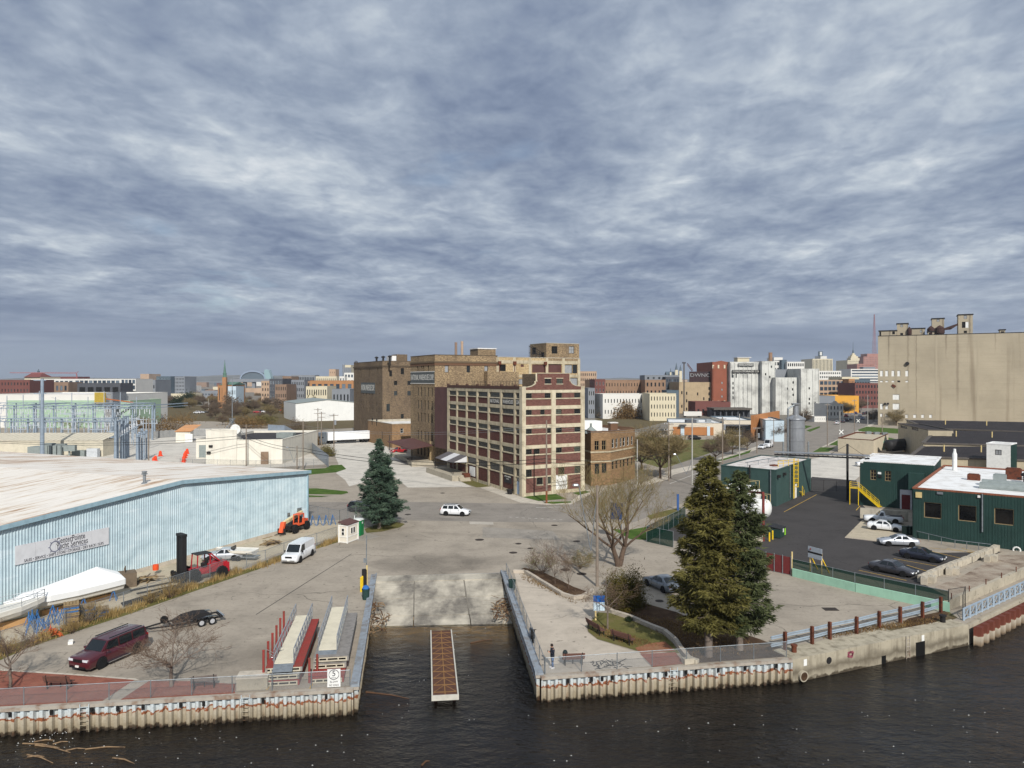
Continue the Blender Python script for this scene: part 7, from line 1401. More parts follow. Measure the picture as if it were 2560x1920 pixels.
 for p in bs:MB().box((p.x,p.y,0),.2,.24,1.45,.4,0,True).mk('post','rust',t)
 ext=[bs[0]-(bs[1]-bs[0]).normalized()*1.3]+bs
 for p,q in zip(ext[:-1],ext[1:]):
  d=(q-p);n_=P3(-d.y,d.x,0).normalized()*.16
  for z in(.38,.98):
   mb=MB()
   for dz,o_ in((0,0),(.09,.12),(.18,0)):mb.obox(p+n_*(1+o_*4)+UP*(z+dz),d*.995,n_*.25,UP*.085)
   mb.mk('beam','hot_rail',t)
 a=G(24,1705,575);b=a+(R3-R2).normalized()*24;t=thing('lattice_railing','pale blue lattice railing along the red brown sheet piles','railing',a,w=1);d=b-a;n=18
 for z in(.12,1.05):MB().bar(a+UP*z,b+UP*z,.12).mk('rail','hot_rail',t)
 for i in range(n+1):p=a+d*(i/n);MB().bar(p,p+UP*1.1,.14).mk('post','hot_rail',t)
 for i in range(n):
  for s in(0,1):p=a+d*((i+s)/n);q=a+d*((i+1-s)/n);MB().bar(p+UP*.18,q+UP*1.0,.05).mk('brace','hot_rail',t)
 a=G(24,1605,520);d=(R3-R2).normalized();t=thing('flood_wall','tan concrete flood wall behind the blue lattice railing','wall',a,w=1)
 for i in range(6):MB().obox(a+d*(i*4.5+.02)+P3(.2,.9,0),d*4.46,P3(-.2,.3,0),UP*.95).mk('wall_section','conc',t)
 for i in range(7):p=a+d*(i*4+1)+P3(.1,.9,0);MB().bar(p+UP*.95,p+UP*1.5,.07).mk('stub_post','rust',t)
 a,b=G(23,900,1640),G(23,1880,1235);d=(b-a);dn=d.normalized();n=17
 for i in range(n):p=a+d*((i+.5)/n)+P3(rnd(-.1,.1),rnd(-.1,.1),0);o=MB().box((0,0,.35),d.length/n*.92,.65,.7).box((0,0,.74),.5,.2,.07).mk('barrier_block','block_conc',loc=(p.x,p.y,.013),rz=atan2(dn.y,dn.x)+rnd(-.05,.05));tag(o,'pale concrete barrier block in the row edging the car park','concrete block','barrier blocks')
 for x,y in((960,1655),(1060,1640),(1275,1540),(1360,1530),(1755,1375),(1840,1370)):p=G(23,x,y);o=MB().box((0,0,.35),1.2,.6,.7).box((0,0,.74),.5,.2,.07).mk('barrier_block','block_conc',loc=(p.x,p.y,.015),rz=atan2(dn.y,dn.x)+rnd(.1,.3));tag(o,'loose concrete barrier block set out on the gravel','concrete block','loose barrier blocks')
right_yard()
def stack_tank():
 d=151;x=XD(11,240,d);t=thing('silver_stack','tall silver cylindrical scrubber stack behind the teal works','stack',(x,d,0),w=1);z=lambda y:ZD(11,y,d);r=1.75
 MB().lat([(r,0),(r,z(930)),(r*1.12,z(928)),(r*1.1,z(918)),(.6,z(890)),(.55,z(810)),(.9,z(800)),(.95,z(790)),(.5,z(788))],(x,d,0),20).mk('vessel','silver_metal',t,smooth=False)
 for y in(1000,1110):MB().lat([(r+.08,0),(r+.08,.2),(r,.22)],(x,d,z(y)),20).mk('band','silver_metal',t)
 mb=MB();a=P3(x-1.2,d-1,z(830));mb.path([P3(x-.4,d-.5,z(800)),P3(x-2.0,d-1,z(835)),P3(x-2.0,d-1,5.8)],.18,8);mb.mk('side_pipe','galv',t)
 for e in(-2.6,2.6):MB().bar((x+e,d,0),(x+e,d,z(1120)),.25).mk('support_leg','galv',t)
 a,b=P3(XD(11,60,140),140,ZD(11,1212,140)),P3(XD(11,880,128),128,ZD(11,1245,128));t=thing('pipe_bridge','pipe bridge on a dark pole spanning the drive between the works','pipe bridge',a,w=1)
 for o in(P3(0,0,0),P3(0,.5,.05),P3(0,.2,-.45)):MB().tube(a+o,b+o,.14,.14,8).mk('pipe','silver_metal' if o.z>=0 else 'black',t)
 for i in range(20):p,q=a.lerp(b,i/20),a.lerp(b,(i+1)/20);MB().bar(p+UP*.1,q+UP*-.45,.05).mk('brace','black',t)
 f=.78;p=a.lerp(b,f);MB().bar((p.x,p.y,0),(p.x,p.y,ZD(11,1140,p.y)),.3).mk('pole','black',t);MB().bar((p.x,p.y,ZD(11,1145,p.y)),a.lerp(b,.6),.05).bar((p.x,p.y,ZD(11,1145,p.y)),a.lerp(b,.95),.05).mk('stay','black',t)
stack_tank()
def silo_mat():
 t=NT('silo_conc');uv=t.uv();col=srgb(172,161,140);n=t.noise(.05,6,.6,uv);b=t.ramp(n,[(.3,tuple(x*.8 for x in col)),(.55,col),(.75,tuple(x*1.1 for x in col))]);n2=t.noise(1,5,.6,t.scaled(uv,.05,1.6,1));b=t.mix(t.rng(n2,.5,.75,0,.3),b,tuple(x*.6 for x in col))
 n3=t.noise(1,5,.55,t.scaled(uv,.22,.010,1));b=t.mix(t.rng(n3,.56,.70,0,.6),b,srgb(104,90,72));n4=t.noise(.9,4,.6,uv);b=t.mix(t.rng(n4,.55,.8,0,.25),b,srgb(140,124,100));su=t.sep(uv)
 for s0,wd,zlo,amt in((4.5,.4,32,.5),(12.6,.5,20,.3),(28,.4,36,.5),(32.5,.6,12,.35),(47,.3,38,.45),(58.5,.7,6,.6),(82,.5,32,.4),(16.0,.2,8,.45)):
  ds=t.mth('ABSOLUTE',t.mth('SUBTRACT',t.mth('MULTIPLY_ADD',t.noise(.4,3,.6,uv),.9,su[0]),s0+.45));m_=t.mth('MULTIPLY',t.rng(ds,wd*.3,wd*1.3,amt,0),t.rng(su[1],zlo-6,zlo+6));b=t.mix(m_,b,srgb(84,72,58));MATS['silo_conc']=t.end(b,.9,0,.15)
silo_mat()
M('dark_rust',(66,46,42),.3,1)
def elevator():
 a,b=P3(175,350,0),P3(175+.88*92,350-.475*92,0);T=ZD(25,287,350);S=lambda x:onl(25,x,a,b);Z=lambda x,y:ZD(25,y,(a+(b-a).normalized()*S(x)).y);ops=[]
 for x in(177,230,293,352,433):ops.append((S(x-15),S(x+15),Z(x,692),Z(x,632),'wboard',1,1));ops.append((S(x-14),S(x+14),Z(x,752),Z(x,734),'void' if x==352 else 'wboard',1,1))
 for x in(177,230):ops.append((S(x-14),S(x+14),Z(x,1026),Z(x,966),'wboard',1,1));ops.append((S(x-14),S(x+14),Z(x,1100),Z(x,1068),'wboard',1,1))
 for y0,y1 in((928,874),(1028,966)):ops.append((S(290),S(358),Z(323,y0),Z(323,y1),'wboard',2,1))
 for x in(431,513,594,674):ops.append((S(x-15),S(x+15),Z(x,1112),Z(x,1078),'wboard',1,1))
 t=block('grain_elevator','huge blank tan concrete grain elevator slab with rooftop machinery houses',rect(a,b,45),T,'silo_conc','flat_roof',{0:ops},.4,cat='building',cop='iron2',copz=.3,inset=.2);dn=(b-a).normalized();inn=P3(-dn.y,dn.x,0)
 def house(x0,x1,y0,y1,dep,off=4,mat='silo_conc',wins=()):
  s0,s1=S(x0),S(x1);zb,zt=T-.3,Z((x0+x1)/2,y0)*1.0;p=a+dn*s0+inn*off;mb=MB();fcd(mb,p,p+dn*(s1-s0),zb,zt,[(w[0]*(s1-s0),w[1]*(s1-s0),zb+w[2]*(zt-zb),zb+w[3]*(zt-zb))for w in wins],.3);mb.obox(p+inn*.32+UP*zb,dn*(s1-s0),inn*dep,UP*(zt-zb));mb.mk('roof_house',mat,t)
  MB().obox(p-dn*.3-inn*.3+UP*zt,dn*(s1-s0+.6),inn*(dep+.9),UP*.4).mk('house_cap','iron2',t)
  for w in wins:pwin(t,t.location,p,dn,w[0]*(s1-s0),zb+w[2]*(zt-zb),(w[1]-w[0])*(s1-s0),(w[3]-w[2])*(zt-zb),w[4],1,1,.1)
 house(152,330,232,287,10,1,'silo_conc',((.02,.12,.05,.9,'void'),(.75,.9,.4,.9,'void')));house(332,446,155,287,8,4,'silo_conc',((.3,.55,.1,.3,'void'),(.3,.55,.75,.95,'board')));house(476,618,203,285,8,5,'silo_conc',((.64,.8,.5,.8,'board'),));house(692,818,98,280,9,7,'silo_conc',((.38,.62,.83,.97,'board'),));house(958,1106,64,275,9,3,'silo_conc',((.25,.5,.36,.66,'void'),(.5,.72,.36,.66,'wboard'),(.38,.6,.1,.22,'void'),(.38,.6,.8,.97,'board')));house(1384,1440,218,265,4,4,'silo_conc',((.2,.8,.3,.7,'void'),));house(645,712,240,283,4,2,'silo_conc',((.2,.7,.2,.8,'void'),))
 for x,r_,h_ in((460,1.0,190),(680,1.6,180),(770,2.0,175)):
  s=S(x);p=a+dn*s+inn*3.5;z=Z(x,h_);MB().lat([(r_*.6,0),(r_,(z-T)*.3),(r_,(z-T)*.8),(r_*.5,z-T),(0,z-T+.6)],(p.x,p.y,T-.3),14).mk('dust_collector','dark_rust',t)
 for(x0,y0),(x1,y1),w_ in(((800,215),(955,160),1.4),((800,212),(880,205),1.4),((880,205),(955,158),1.2),((720,215),(800,215),2.2)):
  p=a+dn*S(x0)+inn*3+UP*(Z(x0,y0));q=a+dn*S(x1)+inn*3.5+UP*(Z(x1,y1));MB().bar(p,q,w_*.4,w_*.6).mk('conveyor','dark_rust',t)
 s=S(437);p=a+dn*s;z=Z(437,563);out=-inn;MB().tube(p+UP*z,p+out*.9+UP*z,.9,.8,12).mk('spout','black',t)
 for x,y in((212,968),(243,968)):p=a+dn*S(x)+UP*Z(x,y);MB().tube(p,p+out*.8,.5,.5,10).mk('wall_fan','black',t)
 mb=MB();p=a+dn*S(285)+UP*Z(285,778);mb.bar(p,p+dn*1.4-UP*.9+out*.3,.8,1.0);mb.mk('chute','rust',t)
 for x in(730,1152):mb=MB();p=a+dn*S(x);mb.obox(p+out*.05-dn*.3,dn*.6,inn*.25,UP*(T-.6));mb.mk('expansion_strip','silo_conc',t)
elevator()
def black_sheds():
 M('black_roof',(44,39,40),.35,.3,.85,c2=(30,27,28));M('tan_wall',(178,166,142),.15,.8,streak=.2);random.seed(21)
 rows=[((470,1500),(1800,1545),5.0,(600,1400),(1800,1402),6.0,'low black roofed shed nearest the green works'),((600,1365),(1900,1400),6.1,(735,1235),(1900,1262),7.0,'middle black roofed shed with pale gutter edge'),((640,1215),(1950,1262),7.1,(430,1132),(1950,1160),8.2,'black roofed shed with tan end wall below the grain elevator')]
 for(f0,f1,zf,b0,b1,zb,lab)in rows:
  a,b,c,d=G(25,*f0,zf),G(25,*f1,zf),G(25,*b1,zb),G(25,*b0,zb);t=thing('storage_shed',lab,'shed',(a.x,a.y,0),w=1);n=16
  for i in range(n):
   p0,p1=a.lerp(b,i/n),a.lerp(b,(i+1)/n);q0,q1=d.lerp(c,i/n),d.lerp(c,(i+1)/n);u=UP*(.02 if i%2 else 0);MB().face([p0+u,p1+u,q1+u,q0+u]).face([p0,p0-UP*.2,p1-UP*.2,p1]).mk('roof_sheet','black_roof',t)
  mb=MB()
  for p,q in((a,b),(b,c),(c,d),(d,a)):mb.face([(p.x,p.y,0),(q.x,q.y,0),q-UP*.05,p-UP*.05])
  mb.mk('wall','tan_wall',t);MB().bar(a-UP*.05,b-UP*.05,.5,.35).mk('gutter',M('gutter',(92,86,80),.2,1),t);MB().bar(a+UP*.06,d+UP*.06,.8,.16).mk('verge','gutter',t)
  for i in range(2):p=a.lerp(b,.22+.3*i).lerp(d.lerp(c,.22+.3*i),.5);MB().tube(p,p+UP*1.5,.16,.16,8).mk('roof_vent','tan_post',t)
 e0,e1,e2=G(25,345,1290),G(25,645,1350),G(25,600,1190);zt=6.2
 a=P3(XD(25,345,226),226,0);b=P3(XD(25,650,196),196,0);t=block('shed_end','tan rendered end building with two strip windows below the black roofs',rect(a,b,6),ZD(25,1195,213),'tan_wall','black_roof',{0:[(onl(25,370,a,b),onl(25,438,a,b),ZD(25,1212,222),ZD(25,1188,222),'dark',4,1),(onl(25,485,a,b),onl(25,550,a,b),ZD(25,1228,212),ZD(25,1203,212),'dark',4,1)]},.1,cat='building',cop='gutter')
 a,b,c=P3(XD(11,605,219),219,0),P3(XD(11,912,211),211,0),P3(XD(11,1040,236),236,0);M('tan_block',(206,194,170),.12,.8,streak=.12);t=block('tan_block_building','low tan block building with flat gravel roof by the railway crossing',[a,b,c,(a+c-b)],4.1,'tan_block',M('gravel_roof',(186,174,152),.2,.8),None,.25,cat='building',cop='rust');
 for f in(.3,.55,.8):p=(a+c-b).lerp(c,f)-P3(0,2,0);MB().box((p.x,p.y,3.85),1.6,1,.8,0,0,True).mk('roof_unit','galv',t)
 g=G(11,1080,1190);o=MB().box((0,0,1.2),5,2.5,2.4,.4).box((.5,0,2.6),3,1.4,.5,.4).mk('pump_skid',M('teal_machine',(96,168,148),.15,1),loc=(g.x,g.y+2,0));tag(o,'teal pump machinery behind the low tan block building','machine')
 g=G(11,1190,1225);t=thing('rail_tank','black cylindrical tank car beside the black roofed sheds','tank',(g.x,g.y+4,0),.6);MB().lat([(.001,-6.4),(1.2,-6.1),(1.6,-5.5),(1.6,5.5),(1.2,6.1),(.001,6.4)],(0,0,2.4),18,0,'x').mk('vessel','black',t,smooth=True);MB().box((0,0,.8),11,1.6,.4).mk('chassis','black',t)
black_sheds()
def gold_office():
 P=lambda x,d:(XD(7,x,d),d);A,B,C,D=P(228,153),P(285,148.5),P(465,150),P(690,160);T=ZD(7,735,149);z=lambda y:ZD(7,y,150)
 s1=lambda x:onl(7,x,B,C);s2=lambda x:onl(7,x,C,D);f1=[(s1(318),s1(362),z(903),z(815),'tan',2,2),(s1(385),s1(426),z(903),z(813),'tan',2,2),(s1(320),s1(362),z(1120),z(1022),'dark',1,2),(s1(385),s1(428),z(1112),z(1022),'dark',2,2)];f2=[]
 for x0,x1 in((478,500),(512,533),(552,570),(580,602),(618,638),(655,672)):f2+=[(s2(x0),s2(x1),z(890),z(805),'white',1,2),(s2(x0),s2(x1),z(1090),z(1012),'tan',1,2)]
 t=block('brick_office','two storey golden brick office with angled front beside the red brick warehouse',[A,B,C,D,(D[0]-8,D[1]+14),(A[0]-4,A[1]+14)],T,'gold_brick','white_roof',{1:f1,2:f2},.5,cat='building',cop='rust_brick');zb=z(920);mb=MB();ring(mb,[A,B,C,D,(D[0]-8,D[1]+14),(A[0]-4,A[1]+14)],.12,0,zb-.1,zb+.2);mb.mk('string_course','cream1',t)
 mb=MB();ring(mb,[A,B,C,D,(D[0]-8,D[1]+14),(A[0]-4,A[1]+14)],.08,0,ZD(7,1012,150)+.02,ZD(7,998,150));mb.mk('string_course','cream1',t)
 x,y=XD(7,487,155),155;MB().box((x,y,T-.6),1.6,1.3,ZD(7,655,155)-T+.6,.3,0,True).mk('chimney','rust_brick',t);MB().box((x,y,ZD(7,655,155)),1.8,1.5,.2,.3,0,True).mk('chimney_cap','white_roof',t)
 x,y=XD(7,265,158),158;MB().box((x,y,T-.6),4.5,4,ZD(7,632,158)-T+.6,.3,0,True).mk('roof_house','white',t);x=XD(7,290,151);MB().lat([(1.6,0),(1.0,.7),(.25,1.3),(.2,2.0),(0,2.1)],(x,152,T-.5),8).mk('turret_roof','grey_box',t)
gold_office()
a,m_,b=G(23,860,1085),G(23,1345,1205),G(23,1800,1262);t=thing('pipe_railing','thin galvanised pipe railing along the foot of the green works','railing',a,w=1)
for p,q in((a,m_),(m_,b)):
 MB().tube(p+UP*1.0,q+UP*1.0,.04,.04,6).mk('rail','galv',t)
 for f in(0,.33,.66):c=p.lerp(q,f);MB().tube(c,c+UP*1.0,.04,.04,6).mk('post','galv',t)
for x,y,wd,ht in((590,480,1.3,.9),(620,478,0,0)):
 if wd:g=G(24,x,y);o=sheet('drain_grate',[g+P3(-wd/2,-ht/2,0),g+P3(wd/2,-ht/2,0),g+P3(wd/2,ht/2,0),g+P3(-wd/2,ht/2,0)],.03,'iron','thing',.03);tag(o,'rusty rectangular drain grate in the concrete yard','drain')
M('far_tan',(178,152,128),.15,.1);M('far_brown',(140,116,98),.18,.12);M('far_red',(112,70,64),.15,.1);M('far_white',(216,214,208),.08,.1);M('far_cream',(206,196,170),.1,.1);M('far_grey',(128,132,138),.12,.1);M('far_dark',(78,80,86),.15,.1);M('far_orange',(160,116,86),.15,.1);M('far_pink',(164,120,110),.1,.1);M('far_slate',(84,98,108),.1,.1);M('far_yellow',(212,156,62),.08,.2);M('rust_tower',(142,84,64),.14,.15,streak=.1);M('coldwhite',(206,206,200),.22,.15,.9,streak=.55,c2=(150,150,146));M('cold_tan',(176,156,126),.2,.2,streak=.3);M('old_brick',(146,118,96),.22,.3,streak=.15);M('brick_orange',(170,124,84),.15,.2);M('mint_siding',(160,186,160),.08,.2);M('roof_orange',(186,112,68),.12,1);M('store_tan',(208,198,180),.08,.4);M('store_orange',(170,116,72),.12,.4);M('store_blue',(188,204,214),.08,.4);M('dark_glass_band',(50,56,66),.2,.3,.3)
def farb(name,label,k,x0,x1,yt,d,mat,nx=0,ny=0,sty='dark',fw=.5,fh=.5,dep=20,tilt=0.0,z0=1.0,roof='flat_roof',cols=1,rows=1,cop=None,par=.4,cat='building',sill=.3,base=0.0,grp=None,side=None):
 d2=d*(1+tilt);a,b=P3(XD(k,x0,d),d,0),P3(XD(k,x1,d2),d2,0);zt=ZD(k,yt,d);L_=(b-a).length;f={}
 if nx:f[0]=grid(L_,base+z0,zt-.6,nx,ny,fw,fh,L_*.02,sty,cols,rows,sill)
 if side:f[3]=grid(dep,base+z0,zt-.6,side[0],ny,fw,fh,.8,sty,cols,rows,sill)
 return block(name,label,rect(a,b,dep),zt,mat,roof,f,par,base,cop or mat,cat,grp,.1,None,.15)
farb('city_block','pinkish tan office block with rows of small windows beyond the brick warehouse',13,20,150,200,540,'far_tan',9,7,'dark',.45,.5,40)
farb('city_block','narrow dark red brick block beside the long brown mill',13,137,213,258,440,'far_red',3,5,'white',.35,.5,30,side=(4,));farb('city_block','white balconied apartments below the red brick block',13,88,137,322,410,'far_grey',3,3,'white',.6,.5,20)
farb('city_block','long brown brick mill with three rows of windows',13,205,502,262,470,'old_brick',14,4,'dark',.28,.42,30,.02);farb('city_block','brick and cream framed apartments with square windows',13,503,652,262,462,'old_brick',5,4,'dark',.4,.5,30);farb('city_block','grey upper storey block above the brick apartments',13,500,752,228,510,'far_grey',6,8,'dark',.35,.5,20)
farb('city_block','dark balconied apartment block behind the cream row',13,652,752,240,500,'far_dark',5,6,'sky',.5,.5,20);farb('city_block','white washed low row with small dark windows',13,195,538,365,405,'far_white',15,2,'dark',.3,.35,18,.01);farb('city_block','cream three storey row with arched windows and flat roof',13,536,728,362,385,'far_cream',9,3,'dark',.32,.5,22)
farb('gabled_house','dark gabled roof house behind the cream row',13,660,748,338,420,'far_slate',2,2,'white',.3,.4,14)
t=farb('cold_store','weathered tan cold store with a graffiti covered roof sign',13,750,995,279,470,'cold_tan',0,0,dep=40);a=P3(XD(13,750,470),470,0)
for x,y in((770,350),(770,450),(805,355),(805,410),(805,470),(930,395),(968,320),(968,360),(968,400),(885,360),(840,455)):
 pwin(t,t.location,a,P3(1,0,0),XD(13,x,470)-a.x-.4,ZD(13,y+14,470),.8,1.9,'void',1,1,-.05)
o=thing('roof_sign','dark roof sign frame covered in white graffiti on the tan cold store','sign',(XD(13,910,470),470,ZD(13,279,470)),w=1);n=8
for i in range(n):mb=MB();x0,x1=XD(13,825+170*i/n,471),XD(13,825+170*(i+1)/n,471);mb.obox((x0+.05,471,ZD(13,279,470)),(x1-x0-.1,0,0),(0,.6,0),(0,0,ZD(13,200,470)-ZD(13,279,470)));mb.mk('panel',M('graf_dark',(62,46,48),.3,.4),o)
txt('DWNC',3.2,'board_grey',o,local(o,P3(XD(13,905,470),470.7,ZD(13,228,470))),0,width=12.5);None
t=farb('cold_store_tower','rust red brick tower with pale corner finials on the cold storage complex',13,993,1120,132,466,'rust_tower',0,0,dep=40);a=P3(XD(13,993,466),466,0)
for x,y in((1062,283),(1062,332),(1062,382),(1062,428)):pwin(t,t.location,a,P3(1,0,0),XD(13,x,466)-a.x-.5,ZD(13,y+8,466),1.0,1.4,'board',1,1,-.05)
for x in(998,1036,1080,1112):
 for y in(165,425):MB().box((XD(13,x,466),465.9,ZD(13,y,466)),1.0,.5,2.2).mk('finial','far_cream',t)
for x in(1000,1114,1100):MB().box((XD(13,x,466),465.8,0),.45 if x!=1100 else .18,.5,ZD(13,160,466),0,0,True).mk('pilaster','rust_tower' if x!=1100 else 'far_cream',t)
mb=MB();X0,X1=XD(13,1000,466),XD(13,1114,466);Zt=ZD(13,133,466);mb.face([(X0,466.0,Zt),(X1,466.0,Zt),((X0+X1)/2,466.0,Zt+1.0)]);mb.face([(X1,468,Zt),(X0,468,Zt),((X0+X1)/2,468,Zt+1.0)]);mb.face([(X0,466,Zt),((X0+X1)/2,466,Zt+1),((X0+X1)/2,468,Zt+1),(X0,468,Zt)]);mb.face([((X0+X1)/2,466,Zt+1),(X1,466,Zt),(X1,468,Zt),((X0+X1)/2,468,Zt+1)]);mb.mk('gable','rust_tower',t)
t=farb('cold_store_block','stained white concrete cold store with painted name across its top',13,1121,1350,131,462,'coldwhite',0,0,dep=40);a=P3(XD(13,1121,462),462,0)
for x in(1142,1218):
 for y in(235,285,320,355,390):pwin(t,t.location,a,P3(1,0,0),XD(13,x,462)-a.x-.35,ZD(13,y+10,462),.8,1.7,'dark',1,1,-.05)
for x in(1135,1165,1190,1248):pwin(t,t.location,a,P3(1,0,0),XD(13,x,462)-a.x-.3,ZD(13,245,462),.7,2.4,'dark',1,1,-.05)
for i in range(8):x=1126+i*31;MB().box((XD(13,x,462),461.8,ZD(13,131,462)/2),.5,.5,ZD(13,131,462)-1).mk('pilaster','coldwhite',t)
MB().obox((XD(13,1176,462),461.2,ZD(13,163,462)),(XD(13,1292,462)-XD(13,1176,462),0,0),(0,.15,0),(0,0,1.9)).mk('painted_sign','sign_grey',t);txt('WISCONSIN',1.7,'sign_white',t,local(t,P3(XD(13,1234,462),461.1,ZD(13,152,462))),0,width=9.4)
MB().obox((XD(13,1132,462),461.2,ZD(13,211,462)),(XD(13,1338,462)-XD(13,1132,462),0,0),(0,.15,0),(0,0,1.9)).mk('painted_sign','black',t);txt('COLD STORAGE CO.',1.5,'sign_white',t,local(t,P3(XD(13,1235,462),461.1,ZD(13,200,462))),0,width=16.8)
MB().obox((XD(13,1176,470),470,ZD(13,131,462)-.4),(7.5,0,0),(0,8,0),(0,0,3.2)).mk('roof_house','far_cream',t);MB().obox((XD(13,1172,470),469.4,ZD(13,131,462)+2.9),(9,0,0),(0,9,0),(0,0,.4)).mk('roof_house_cap','far_white',t)
for x0,x1,yt,d,lab in((1351,1450,126,458,'tall plain white concrete bay beside the painted name'),(1451,1634,245,452,'lower white concrete wing of the cold storage complex'),(1635,1770,181,448,'end bay of the white cold storage complex with few windows')):
 t=farb('cold_store_block',lab,13,x0,x1,yt,d,'coldwhite',0,0,dep=38);a=P3(XD(13,x0,d),d,0);n=max(2,int((x1-x0)/38))
 for i in range(n+1):x=x0+3+(x1-x0-6)*i/n;MB().box((XD(13,x,d),d-.15,ZD(13,yt,d)/2),.3,.3,ZD(13,yt,d)-1).mk('pilaster','coldwhite',t)
 for x,y in((1380,220),(1410,240),(1422,165),(1540,325),(1580,280),(1576,330),(1580,370),(1540,430),(1697,322),(1698,400),(1740,430),(1697,432)):
  if x0<x<x1:pwin(t,t.location,a,P3(1,0,0),XD(13,x,d)-a.x-.4,ZD(13,y+8,d),.8,1.4,'dark',1,1,-.05)
farb('cold_store_block','grey rendered penthouse block on the cold storage complex',13,1450,1634,186,470,'far_grey',6,2,'void',.15,.1,20)
t=farb('loading_hall','low maroon brick loading hall at the foot of the red tower',13,868,1125,422,440,'far_red',7,1,'void',.4,.35,18,sill=.1);mb=MB();X0,X1=XD(13,990,425),XD(13,1265,425);mb.obox((X0,421,ZD(13,478,425)),(X1-X0,0,0),(0,16,0),(0,0,1.0));o=thing('loading_canopy','long dark canopy over the cold store loading docks','canopy',(X0,425,0),w=1);mb.mk('canopy_roof','gutter',o)
for i in range(7):x=X0+1+(X1-X0-2)*i/6;MB().bar((x,423,0),(x,423,ZD(13,478,425)),.7).mk('post','far_dark',o)
MB().obox((X0,426,0),(X1-X0,0,0),(0,10,0),(0,0,ZD(13,482,425))).mk('dock_wall','far_dark',o)
t=thing('hoist_mast','tall thin steel hoist mast with a slanting jib beside the tan cold store','mast',(XD(13,786,458),458,0),w=1);x=XD(13,786,458);zt=ZD(13,140,458);MB().bar((x,458,0),(x,458,zt),.7).mk('shaft','gutter',t);MB().box((x,458,zt+.3),2.0,1.4,.9).mk('head','far_dark',t);MB().bar((x+2,458,zt),(XD(13,855,458),460,ZD(13,192,458)),.3).bar((x+2,458,zt-1.0),(XD(13,850,458),460,ZD(13,198,458)),.25).mk('jib','rust',t)
def store():
 a,b=P3(XD(7,995,285),285,0),P3(XD(7,1505,281),281,0);T=ZD(7,652,284);t=block('store','low tan store with white roof and a wide orange wall panel',rect(a,b,30),T,'store_tan','wroof',None,.3,cat='store',cop='far_slate');S=lambda x:onl(7,x,a,b);dn=(b-a).normalized();ou=P3(dn.y,-dn.x,0)
 MB().obox(a+dn*S(1040)+ou*.05+UP*.2,dn*(S(1415)-S(1040)),ou*.15,UP*(ZD(7,690,284)-.2)).mk('wall_panel','store_orange',t);MB().obox(a+dn*S(1140)+ou*.21+UP*.2,dn*(S(1335)-S(1140)),ou*.1,UP*2.0).mk('wall_panel','store_orange',t)
 for x0,x1 in((1112,1145),(1355,1382)):MB().obox(a+dn*S(x0)+ou*.35+UP*.1,dn*(S(x1)-S(x0)),ou*.1,UP*3.6).mk('door','store_blue',t)
 MB().obox(a+dn*S(1100)+ou*.2+UP*4.0,dn*2.6,ou*2,UP*.3).mk('door_canopy','far_dark',t);mb=MB();p=a+dn*9-ou*9;mb.box((p.x,p.y,T-.3),4,3,1.0,0,0,True);mb.mk('roof_unit','far_dark',t)
 for f in(.55,.8):p=a+dn*20*f-ou*12;MB().box((p.x,p.y,T-.3),2,2,1.2,0,0,True).mk('roof_unit','galv',t)
 a,b=P3(XD(7,1510,284),284,0),P3(XD(7,1785,283),283,0);t=block('store','recessed tan store wing under a dark shopfront canopy',rect(a,b,30),ZD(7,640,275),'store_tan','wroof',None,.3,cat='store',cop='far_slate');dn=(b-a).normalized();ou=P3(dn.y,-dn.x,0);MB().obox(a+dn*.5+ou*.05+UP*.3,dn*((b-a).length-1),ou*.1,UP*3.2).mk('shopfront','dark_glass_band',t);MB().obox(a+UP*3.8,(b-a),ou*2.4,UP*.5).mk('canopy','far_dark',t)
 a,b=P3(XD(7,1785,262),262,0),P3(XD(7,2024,290),290,0);mb=MB();o=thing('store_sign_wall','tall orange sign wall rising above the store roofs','wall',a,w=1);z0,z1=ZD(7,585,262),ZD(7,543,290);nn=P3(-(b-a).y,(b-a).x,0).normalized()*1.0;mb.face([a,b,b+UP*z1,a+UP*z0]);mb.face([b+nn,a+nn,a+nn+UP*z0,b+nn+UP*z1]);mb.face([a+UP*z0,b+UP*z1,b+nn+UP*z1,a+nn+UP*z0]);mb.face([a+nn,a,a+UP*z0,a+nn+UP*z0]);mb.mk('wall_panel','store_orange',o)
 a,b=P3(XD(7,1895,256),256,0),P3(XD(7,2066,255),255,0);t=block('store','pale blue fronted store end beside the orange sign wall',rect(a,b,22),ZD(7,632,255),'store_blue','wroof',None,.3,cat='store',cop='far_slate')
store()
M('tarp_blue',(52,76,150),.2,.6,.5);M('tarp_red',(150,70,60),.2,.5)
for x0,x1,y0,y1,d,m_,lab in((530,612,507,546,400,'tarp_blue','blue covered trailer behind the brown thicket'),(618,650,508,548,400,'tarp_blue','short blue container between the blue covered trailers'),(655,697,506,548,402,'tarp_blue','dark blue covered trailer at the end of its row'),(440,527,496,514,410,'tarp_red','red roofed open shelter beside the blue trailers'),(785,915,492,530,420,'far_white','long pale grey trailer below the tan cold store')):
 X0,X1=XD(13,x0,d),XD(13,x1,d);z0,z1=max(.9,ZD(13,y1,d)),ZD(13,y0,d);t=thing('parked_trailer',lab,'trailer',((X0+X1)/2,d,0),w=1);MB().obox((X0,d,z0),(X1-X0,0,0),(0,3,0),(0,0,z1-z0)).mk('box',m_,t)
 for x in(X0+1,X1-1.2):MB().box((x,d+1.5,0),1.0,2.6,z0,0,0,True).mk('wheel_set' if m_!='tarp_red' else 'post','tyre',t)
